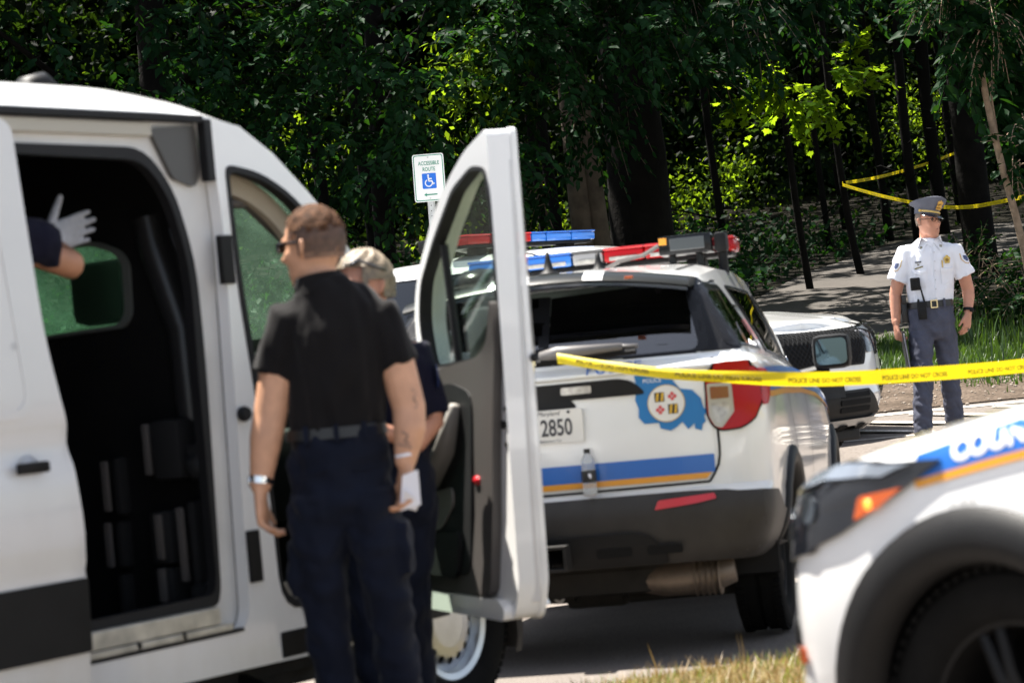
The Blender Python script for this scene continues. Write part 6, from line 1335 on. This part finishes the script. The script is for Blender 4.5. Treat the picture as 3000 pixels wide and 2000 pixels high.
    bm = bmesh.new(); box(bm, (-.235, -.03, .93), (-.185, .06, 1.10), .014); box(bm, (-.228, -.05, 1.08), (-.19, .0, 1.15), .01); put('holster', bm, LEATH, BL, 50)
    for x in (-.11, .09): 
        bm = bmesh.new(); y = -.137*math.sqrt(1-(x/.184)**2); box(bm, (x-.009, y-.008, 1.025), (x+.009, y+.002, 1.095), .001); put('belt_loop', bm, SLATE, TR)
    # shoes, watch, ring
    for x, y in ((-.185, -.16), (.125, .11)):
        bm = bmesh.new(); tube(bm, [(x, y+.06, .05), (x, y-.02, .055), (x+.01, y-.20, .032)], [(.044, .05), (.048, .055), (.043, .03)], 12, round_=True); put('shoe', bm, LEATH, P, True)
    bm = bmesh.new(); tube(bm, [(.288, -.026, .998), (.284, -.033, .975)], [(.040, .041)]*2, 18, cap=False); lathe(bm, [(0, -.012), (.018, -.010), (.02, 0)], 14, axis='y', c=(.310, -.062, .985)); put('watch', bm, BLACKP, P, True)
    bm = bmesh.new(); tube(bm, [(.262, -.072, .835), (.268, -.075, .832)], .012, 10); put('ring', bm, LEATH, P)
    # cap: crown, band, strap, visor, badge
    c0 = Vector(PH(-.012, 0, .055)); F_ = (PH(1, 0, 0)-PH(0, 0, 0)); S_ = (PH(0, 1, 0)-PH(0, 0, 0)); tiltu = (Vector((0, 0, 1))+F_*.10-S_*.20).normalized(); sx = (S_-tiltu*S_.dot(tiltu)).normalized(); fx = sx.cross(tiltu)*-1
    if fx.dot(F_) < 0: fx = -fx
    Q = lambda a, b, h: c0+fx*a+sx*b+tiltu*h
    bm = bmesh.new(); n = 36; rings = []
    for h, ra, rb, fwd, lift in ((-.012, .106, .086, 0, 0), (.030, .108, .088, 0, 0), (.048, .118, .104, 0, .0), (.075, .146, .132, -.002, .016), (.088, .150, .136, -.004, .026), (.092, .135, .12, -.004, .026), (.080, .06, .055, 0, .010), (.076, .002, .002, 0, 0)):
        rings.append([bm.verts.new(Q(fwd+ra*math.cos(2*math.pi*j/n), rb*math.sin(2*math.pi*j/n), h+lift*(1.5*math.cos(2*math.pi*j/n)+.1*math.cos(4*math.pi*j/n)))) for j in range(n)])
    for A, B in zip(rings, rings[1:]):
        for j in range(n): bm.faces.new((A[j], A[(j+1) % n], B[(j+1) % n], B[j]))
    CP = put('peaked_cap', bm, mat('grey_cap_cloth', (.125, .130, .16), .8, nscale=20, namt=.1, bump=.1, bscale=300), P, 60)
    bm = bmesh.new(); rows = []
    for r_, dz in ((0, 0), (.025, -.006), (.050, -.018), (.066, -.032)):
        rows.append([bm.verts.new(Q((.106+r_*math.cos(a*.9))*math.cos(a), (.087+r_*.7*math.cos(a*.9))*math.sin(a), -.006+dz*max(.0, math.cos(a*.8)))) for a in np.linspace(-1.25, 1.25, 22)])
    for A, B in zip(rows, rows[1:]):
        for i in range(21): bm.faces.new((A[i], A[i+1], B[i+1], B[i]))
    put('visor', bm, mat('navy_patent', (.008, .012, .03), .12, coat=1), CP, True)
    bm = bmesh.new(); tube(bm, [Q(.112*math.cos(a), .092*math.sin(a), .010) for a in np.linspace(-1.4, 1.4, 26)], [(.003, .009)]*26, 6, side=None); put('gold_strap', bm, mat('gold_braid', (.68, .46, .14), .4, metal=.4), CP)
    for a in (-1.4, 1.4):
        bm = bmesh.new(); tube(bm, [Q(.108*math.cos(a), .088*math.sin(a), .010), Q(.120*math.cos(a), .100*math.sin(a), .010)], .011, 12); put('cap_button', bm, BRASS, CP)
    bm = bmesh.new(); V, T = cdt([(-.025, -.022), (.025, -.022), (.028, .0), (.022, .012), (.03, .03), (.02, .048), (.01, .04), (0, .056), (-.01, .04), (-.02, .048), (-.03, .03), (-.022, .012), (-.028, 0)])
    A = [bm.verts.new(Q(.122+.35*v+.008, u, .050+v)) for u, v in V]
    for t in T: bm.faces.new([A[i] for i in t])
    bd2 = put('cap_badge', bm, BRASS, CP)
    bm = bmesh.new(); tube(bm, [Q(.135, -.012, .075), Q(.137, .012, .062)], .006, 6); tube(bm, [Q(.128, -.018, .042), Q(.128, .018, .042)], .005, 6); put('badge_relief', bm, MATS['dark_brass'], bd2)
    # eyes, spectacles, grey hair below the cap
    for q in (-.033, .033):
        bm = bmesh.new(); bmesh.ops.create_uvsphere(bm, u_segments=12, v_segments=8, radius=.011); put('eye', bm, mat('eye_dark', (.05, .035, .03), .15), P, True, loc=PH(.079, q, .004))
    bm = bmesh.new()
    for q in (-.036, .036):
        ring = [PH(.098, q+.025*math.cos(a), .0+.017*math.sin(a)) for a in np.linspace(0, 2*math.pi, 17)]; tube(bm, ring, .0018, 5)
        tube(bm, [PH(.096, math.copysign(.062, q), .006), PH(-.01, math.copysign(.082, q), .014)], .0022, 5)
    tube(bm, [PH(.099, -.011, .004), PH(.099, .011, .004)], .002, 5); put('spectacles', bm, GLOSSB, P)
    bm = bmesh.new(); tube(bm, [PH(.074, -.026, -.078), PH(.093, 0, -.076), PH(.074, .026, -.078)], [(.003, .0045)]*3, 6); put('lips', bm, mat('lip_red', (.26, .085, .065), .5), P)
    for q in (-1, 1):
        bm = bmesh.new(); tube(bm, [PH(.088, q*.016, .026), PH(.086, q*.038, .030), PH(.074, q*.054, .024)], [(.003, .005)]*3, 6); put('eyebrow', bm, mat('brow_grey', (.10, .07, .05), .8), P)
    put('hair', hairmesh(PH, 1, lambda a, z: a > 1.45 and -.05 < z < .05, 5, th=.004), mat('grey_stubble', (.20, .16, .13), .8), P, True)
    # black folder in the lowered hand: a thing held, so top-level
    fl = thing('folder', 'black leather folder hanging from the white shirted officer\'s right hand', 'folder', P.location)
    bm = bmesh.new(); fn = lambda u, v, w: (-.262+.35*u*.25+.10*(.86-v)*.9+w, -.07+u*1.0, v)
    slab(bm, fillet([(-.10, .56), (.13, .56), (.13, .87), (-.10, .87)], .01), fn, .006); slab(bm, fillet([(-.10, .56), (.13, .56), (.13, .87), (-.10, .87)], .01), lambda u, v, w: Vector(fn(u, v, w))+Vector((.016, 0, 0)), .006); put('cover', bm, LEATH, fl)
    bm = bmesh.new()
    for k in range(3): slab(bm, [(-.105, .57), (.12, .57), (.12, .85), (-.105, .85)], lambda u, v, w: Vector(fn(u, v, w))+Vector((.0075+.003*k, 0, 0)), .001)
    put('paper_sheets', bm, PAPER, fl)
    return P

def second_man():
    P = thing('person', 'person in navy shirt with fair hair and sunglasses on head behind the polo man', 'person', (-.40, 8.72, .05))
    bm = bmesh.new(); f = (-.75, -.66, 0)
    PH = head(bm, (-.115, -.02, 1.665), f, 1.0)
    tube(bm, [(-.10, 0, 1.60), (-.09, .02, 1.52), (-.09, .02, 1.44)], [(.06, .062), (.062, .064), (.09, .08)], 14)
    tube(bm, [(-.09, 0, 1.42), (-.09, 0, 1.2), (-.09, 0, .9)], [(.15, .10), (.14, .1), (.14, .1)], 16, side=(.75, -.66, 0))
    arms = [[(.04, -.02, 1.40), (.075, -.02, 1.28), (.085, -.03, 1.16), (.03, -.10, 1.10), (-.06, -.20, 1.14)], [(-.22, .10, 1.40), (-.26, .10, 1.25), (-.28, .08, 1.12), (-.26, .0, 1.08), (-.20, -.12, 1.10)]]
    for A in arms: tube(bm, A, [.056, .052, .047, .044, .032], 14, round_=True)
    hand(bm, (-.075, -.215, 1.145), (-.6, -.6, .1), (0, 0, 1), 30); hand(bm, (-.19, -.135, 1.10), (.5, -.7, .1), (0, 0, 1), 30)
    for x0, x1 in ((-.17, -.20), (-.01, -.06)): tube(bm, [(x0, 0, .9), (x1, 0, .5), (x1, .02, .08)], [.08, .06, .045], 12, round_=True)
    put('body', remesh(bm, 'body', .0085, 3), SKIN2, P)
    bm = bmesh.new(); tor = [(1.02, .165, .12), (1.15, .175, .125), (1.30, .19, .125), (1.38, .195, .118), (1.44, .165, .10), (1.49, .10, .08), (1.52, .08, .074)]
    tube(bm, [(-.09, 0, z) for z, a, b in tor], [(a, b) for z, a, b in tor], 22, side=(.9, -.43, 0))
    for A in arms:
        s0 = Vector(A[0]); e = Vector(A[2])+Vector((0, 0, .02)); tube(bm, [s0+(Vector((-.09, 0, 1.38))-s0)*.4, s0, s0.lerp(e, .5), e], [(.078, .08), (.076, .08), (.07, .074), (.066, .07)], 14)
    me = remesh(bm, 'shirt', .009, 4); folds(me, .007, 21, (24, 24, 12)); SH = put('shirt', me, NAVYS, P)
    bm = bmesh.new(); V, T = cdt(fillet([(-.03, -.045), (.03, -.045), (.035, .04), (-.035, .04)], .02)); A = [bm.verts.new((.128-.15*abs(v), -.075+.6*u, 1.325+v)) for u, v in V]
    for t in T: bm.faces.new([A[i] for i in t])
    put('shoulder_patch', bm, mat('bright_blue_patch', (.02, .10, .55), .6), SH)
    bm = bmesh.new(); tube(bm, [(-.09, 0, z) for z in (1.06, .98, .86, .78)], [(.165, .12), (.18, .135), (.18, .13), (.13, .1)], 20, side=(.9, -.43, 0))
    for x0, x1 in ((-.17, -.20), (-.01, -.06)): tube(bm, [(x0, 0, .90), (x1, -.02, .55), (x1, .0, .03)], [(.095, .10), (.08, .085), (.072, .076)], 16)
    me = remesh(bm, 'trousers', .010, 4); folds(me, .008, 23, (20, 20, 14)); put('trousers', me, NAVY, P)
    for x in (-.20, -.06):
        bm = bmesh.new(); tube(bm, [(x, .06, .05), (x-.03, -.02, .05), (x-.1, -.12, .035)], [(.045, .05), (.048, .05), (.04, .03)], 10, round_=True); put('shoe', bm, LEATH, P, True)
    put('hair', hairmesh(PH, 1, lambda a, z: (z > .045 if a < 1.0 else (z > .0 if a < 1.6 else z > -.07)), 9, th=.017, amp=.008), HAIRG, P, True)
    bm = bmesh.new()
    for q in (-.036, .036): tube(bm, [PH(.068, q-.027, .088), PH(.068, q+.027, .088)], [(.006, .020)]*2, 10, side=PH(.5, 0, .8)-PH(0, 0, 0))
    for q in (-1, 1): tube(bm, [PH(.06, q*.072, .09), PH(-.03, q*.100, .05)], .005, 6)
    put('sunglasses', bm, SHADE, P, True)
    for q in (-.033, .033):
        bm = bmesh.new(); bmesh.ops.create_uvsphere(bm, u_segments=10, v_segments=6, radius=.011); put('eye', bm, MATS['eye_dark'], P, True, loc=PH(.079, q, .004))
    return P

def van_person():
    P = thing('person', 'person inside the van reaching out a hand in a white knitted glove', 'person', (0, 0, 0))
    M = Matrix.Translation((-.9635, 8.42, 0)) @ Matrix.Rotation(R(90-34.1), 4, 'Z') @ Matrix.Translation((-1.17, .40, .56)); P.matrix_world = M
    bm = bmesh.new(); PH = head(bm, (.03, .02, 1.56), (.9, -.3, 0), .98)
    tube(bm, [(0, 0, 1.50), (-.01, 0, 1.42), (-.02, 0, 1.34)], [(.06, .062), (.062, .064), (.09, .08)], 14)
    tube(bm, [(0, 0, 1.36), (0, 0, 1.1), (0, 0, .85)], [(.09, .15), (.1, .14), (.1, .14)], 16, side=(1, 0, 0))
    A = [(.05, -.17, 1.33), (.30, -.26, 1.36), (.545, -.27, 1.29), (.60, -.19, 1.315), (.655, -.06, 1.385)]
    tube(bm, A, [.055, .05, .048, .046, .034], 14, round_=True)
    B = [(-.03, .20, 1.33), (-.04, .24, 1.1), (.05, .22, .92), (.12, .18, .86)]; tube(bm, B, [.055, .05, .045, .034], 14, round_=True); hand(bm, B[-1], (.8, -.2, -.6), (0, -.5, .5), 25)
    for y in (-.09, .09): tube(bm, [(0, y, .86), (.03, y, .45), (0, y, .08)], [.08, .06, .045], 12, round_=True)
    put('body', remesh(bm, 'body', .0085, 3), SKIN3, P)
    bm = bmesh.new(); tor = [(.92, .12, .17), (1.1, .125, .18), (1.25, .125, .20), (1.34, .10, .18), (1.40, .08, .10), (1.43, .074, .08)]; tube(bm, [(0, 0, z) for z, a, b in tor], [(a, b) for z, a, b in tor], 20, side=(1, 0, 0))
    tube(bm, [(0, -.10, 1.30), A[0], (.25, -.235, 1.375), (.46, -.27, 1.36)], [.08, .082, .08, .078], 14); tube(bm, [(0, .1, 1.3), B[0], B[1]], [.08, .078, .07], 14)
    me = remesh(bm, 'shirt', .010, 4); folds(me, .007, 31, (24, 24, 12)); put('shirt', me, NAVYS, P)
    bm = bmesh.new(); tube(bm, [(0, 0, z) for z in (.96, .88, .78)], [(.12, .165), (.13, .18), (.1, .13)], 18, side=(1, 0, 0))
    for y in (-.09, .09): tube(bm, [(0, y, .86), (.03, y, .45), (0, y, .04)], [.095, .08, .07], 14)
    put('trousers', remesh(bm, 'trousers', .012, 4), NAVY, P)
    for y in (-.09, .09):
        bm = bmesh.new(); tube(bm, [(-.06, y, .05), (.03, y, .05), (.16, y, .03)], [(.045, .05), (.048, .05), (.04, .03)], 10, round_=True); put('shoe', bm, LEATH, P, True)
    put('hair', hairmesh(PH, 1, lambda a, z: (z > .05 if a < 1.05 else z > -.06), 12), HAIRB, P, True)
    for q in (-.033, .033):
        bm = bmesh.new(); bmesh.ops.create_uvsphere(bm, u_segments=10, v_segments=6, radius=.011); put('eye', bm, MATS['eye_dark'], P, True, loc=PH(.077, q, .004))
    bm = bmesh.new(); hand(bm, (.672, -.035, 1.395), (.90, .0, .22), (-.30, -.1, .9), 4, 1.35, .14, 52, -8)
    tube(bm, [(.635, -.10, 1.365), (.672, -.04, 1.395), (.70, -.02, 1.405)], [(.044, .042), (.045, .038), (.04, .03)], 14)
    me = remesh(bm, 'knit_glove', .0055, 3); put('knit_glove', me, GLOVE, P)
    return P

# ------------------------------------------------------------- vehicles in place
def place_suv(name, label, origin, yaw, pitch=0, pivot=1.0, group='white police sport utility vehicles at the scene', **kw):
    P = thing(name, label, 'police car', (0, 0, 0), 0, group)
    build_suv(P, **kw)
    M = Matrix.Translation(origin) @ Matrix.Rotation(yaw, 4, 'Z') @ Matrix.Translation((pivot, 0, 0)) @ Matrix.Rotation(R(pitch), 4, 'Y') @ Matrix.Translation((-pivot, 0, 0))
    P.matrix_world = M; return P
S1 = place_suv('police_suv', 'white police car seen from behind, blue and gold stripe and county badge on its tailgate', (.1507-.03*math.cos(R(11.2)), 10.9, 0), R(90-11.2), 1.0, front=False)
S2 = place_suv('police_suv', 'unmarked white police car facing right, black mesh grille beside the walking officer', (0, 0, 0), R(-30), .5, marked=False, bar=False, rear=False)
c = Vector((2.88, 20.2, .50)); S2.location = c-Vector((math.cos(R(-30))*5.0, math.sin(R(-30))*5.0, -.03))
S3 = place_suv('police_suv', 'blurred white police car nearest the camera, county lettering on its front wing', (0, 0, 0), R(127.7), 2.5, bar=False, rear=False)
wl = S3.matrix_world.copy(); wl.translation = (0, 0, 0); S3.matrix_world = Matrix.Translation(Vector(WHEEL3)-wl @ Vector((4.08, .97, .385))) @ wl
S4 = place_suv('police_suv', 'white police car hidden behind the others with only its roof light bar showing', (0, 0, 0), R(-45), 0, rear=True)
S4.location = Vector((.16, 19.2, .45))-Vector((math.cos(R(-45))*2.1, math.sin(R(-45))*2.1, 0))
van = build_van()
man_back(); second_man(); van_person(); officer()

# ------------------------------------------------------------- accessible route sign on its perforated post
sg = thing('road_sign', 'accessible route sign with wheelchair symbol and left arrow on a perforated post', 'sign', (-.645, 23.2, 3.26)); sg.rotation_euler = (0, R(1.2), R(-6))
GRNP = mat('sign_green', (.005, .22, .13), .4); SW_ = mat('sign_white', (.74, .74, .72), .4); SB_ = mat('sign_blue', (.008, .13, .58), .4)
w, h = .152, .229
SP = lambda off: (lambda u, v, q=0: (u, -off+q, v))
bm = bmesh.new(); slab(bm, fillet([(-w, -h), (w, -h), (w, h), (-w, h)], .028), SP(0), .003); pn = put('sign_plate', bm, SW_, sg)
bm = bmesh.new(); slab(bm, fillet([(-w+.009, -h+.009), (w-.009, -h+.009), (w-.009, h-.009), (-w+.009, h-.009)], .024), SP(.0012), .001, None, [fillet([(-w+.017, -h+.017), (w-.017, -h+.017), (w-.017, h-.017), (-w+.017, h-.017)], .02)]); put('border', bm, GRNP, pn)
for s, z in (('ACCESSIBLE', .141), ('ROUTE', .083)):
    V, F = text2d(s, .052, narrow=.74, bold=.0008); flat('lettering', V, F, lambda u, v: (u+.004, -.0016, v+z), GRNP, pn)
bm = bmesh.new(); slab(bm, fillet([(-.068, -.105), (.068, -.105), (.068, .043), (-.068, .043)], .010), SP(.0014), .001); sq = put('symbol_square', bm, SB_, pn)
bm = bmesh.new(); f2 = SP(.0028)
slab(bm, circle((-.008, .022), .0095, 16), f2, .0008)
for a, b, r in (((-.008, .008), (-.004, -.030), .0065), ((-.006, -.010), (.022, -.010), .0055), ((-.004, -.032), (.024, -.032), .0065), ((.024, -.032), (.036, -.062), .0065), ((.036, -.062), (.048, -.056), .0055)):
    A = Vector(a); B = Vector(b); d = (B-A).normalized(); s = Vector((-d.y, d.x))*r; slab(bm, [tuple(A+s-d*r*.5), tuple(A-s-d*r*.5), tuple(B-s+d*r*.5), tuple(B+s+d*r*.5)], f2, .0008+.00015*r*1000/10)
arc = [(-.006+.038*math.cos(a), -.050+.038*math.sin(a)) for a in np.linspace(R(118), R(350), 24)]; ai = [(-.006+.028*math.cos(a), -.050+.028*math.sin(a)) for a in np.linspace(R(118), R(350), 24)]
slab(bm, arc+ai[::-1], f2, .0007)
put('wheelchair_symbol', bm, SW_, sq)
bm = bmesh.new(); slab(bm, [(-.060, -.162), (-.030, -.142), (-.036, -.156), (.07, -.156), (.07, -.168), (-.036, -.168), (-.030, -.182)], SP(.0016), .001); put('arrow', bm, GRNP, pn)
for z in (.195, -.198):
    bm = bmesh.new(); lathe(bm, [(0, -.006), (.007, -.005), (.008, 0)], 12, c=(0, 0, z)); put('bolt', bm, STEEL, pn)
hl = [circle((0, z), .0055, 8) for z in np.arange(-2.40, .20, .0508) if z < -.24]
bm = bmesh.new(); slab(bm, [(-.022, -2.45), (.022, -2.45), (.022, .20), (-.022, .20)], lambda u, v, q: (u, .008+q, v), .004, None, hl)
for s in (-1, 1): box(bm, (s*.022 if s < 0 else .018, .012, -2.45), (s*.022+.004 if s < 0 else .022, .035, .20)); box(bm, (s*.022-.014 if s < 0 else .022, .034, -2.45), (s*.022 if s < 0 else .036, .038, .20))
put('post', bm, mat('galvanised_steel', (.50, .51, .50), .45, metal=.5, nscale=20, namt=.15), sg)

# ------------------------------------------------------------- barrier tapes
TAPEM = leafmat('yellow_tape_film', (.80, .62, .006), (.85, .66, .006), .45, 0, .03)
def tape(name, label, pts, wid, text, fold, n=90, ts=.045, step=1.0):
    t = thing(name, label, 'barrier tape'); c = crom(pts, n); V = []; F = []
    L = np.r_[0, np.cumsum(np.linalg.norm(np.diff(c, axis=0), axis=1))]
    def at(s, k):                                                  # k from -1 (lower edge) to 1 (upper edge)
        p = np.array([np.interp(s, L, c[:, i]) for i in range(3)]); a = fold(s/L[-1]); wob = .10*math.sin(s*5)+.05*math.sin(s*13)
        q = np.array([0, math.sin(a+wob), math.cos(a+wob)]) if k > 0 else np.array([0, math.sin(wob*1.3-.25), math.cos(wob*1.3-.25)])
        if a < 0: q = np.array([0, math.sin(wob-.15), math.cos(wob-.15)])
        return p+q*k*wid/2
    for s in L:
        for k in (-1, 0, 1): V.append(tuple(at(s, k)))
    for i in range(n-1):
        for j in (0, 1): F.append((i*3+j, (i+1)*3+j, (i+1)*3+j+1, i*3+j+1))
    put('strip', mesh_np('strip', V, F), TAPEM, t, True)
    tv, tf = text2d(text, ts, narrow=.95, bold=.001); W = tv[:, 0].max()-tv[:, 0].min(); s0 = .1+W/2
    while s0+W/2 < L[-1]:
        P_ = [tuple(np.array(at(s0+u, max(-1, min(1, (v-wid*.10)/(wid/2)))))+np.array([0, -.0025, 0])) for u, v in tv]
        put('tape_lettering', mesh_np('tape_lettering', P_, tf), BLKINK, t); s0 += W+.12*step
    return t
tape('barrier_tape', 'yellow police tape stretched across the front from the wiper of the striped car', TAPE1, .064, 'POLICE LINE DO NOT CROSS', lambda t: 1.0 if t < .26 else max(-.2, 1.0-(t-.26)*7), 110, .030)
t2 = tape('barrier_tape', 'yellow tape running back from the slim tree into the wood', TAPE2, .048, 'POLICE LINE DO NOT CROSS', lambda t: -.2, 40, .034)
t3 = tape('barrier_tape', 'yellow tape sagging behind the officer\'s cap to the sapling', TAPE3, .048, 'POLICE LINE DO NOT CROSS', lambda t: -.2, 60, .034)

# ------------------------------------------------------------- bottle on the bumper step
bt = thing('bottle', 'clear plastic bottle with black label standing on the car\'s rear bumper step', 'bottle')
bt.matrix_world = S1.matrix_world @ Matrix.Translation((.012, -.165, .752))
bm = bmesh.new(); lathe(bm, [(0, .004), (.026, 0), (.032, .006), (.033, .03), (.031, .045), (.0335, .055), (.0335, .115), (.031, .122), (.032, .14), (.028, .165), (.016, .185), (.0135, .192), (.0135, .20)], 24, axis='z'); put('bottle_body', bm, mat('clear_plastic', (.86, .88, .90), .08, trans=.75), bt, True)
bm = bmesh.new(); lathe(bm, [(.0345, .062), (.0348, .066), (.0348, .110), (.0345, .114)], 24, axis='z'); lb = put('label', bm, LEATH, bt, True)
bm = bmesh.new(); slab(bm, [(-.004, .088), (.004, .076), (.010, .092), (.003, .102), (-.006, .098)], lambda u, v, w: (-.0352-w+abs(u)*.1, -u-.008, v), .001); put('label_mark', bm, PAPER, lb)
bm = bmesh.new(); lathe(bm, [(0, .212), (.0135, .212), (.015, .208), (.015, .192), (0, .192)], 20, axis='z'); put('cap', bm, LEATH, bt, True)
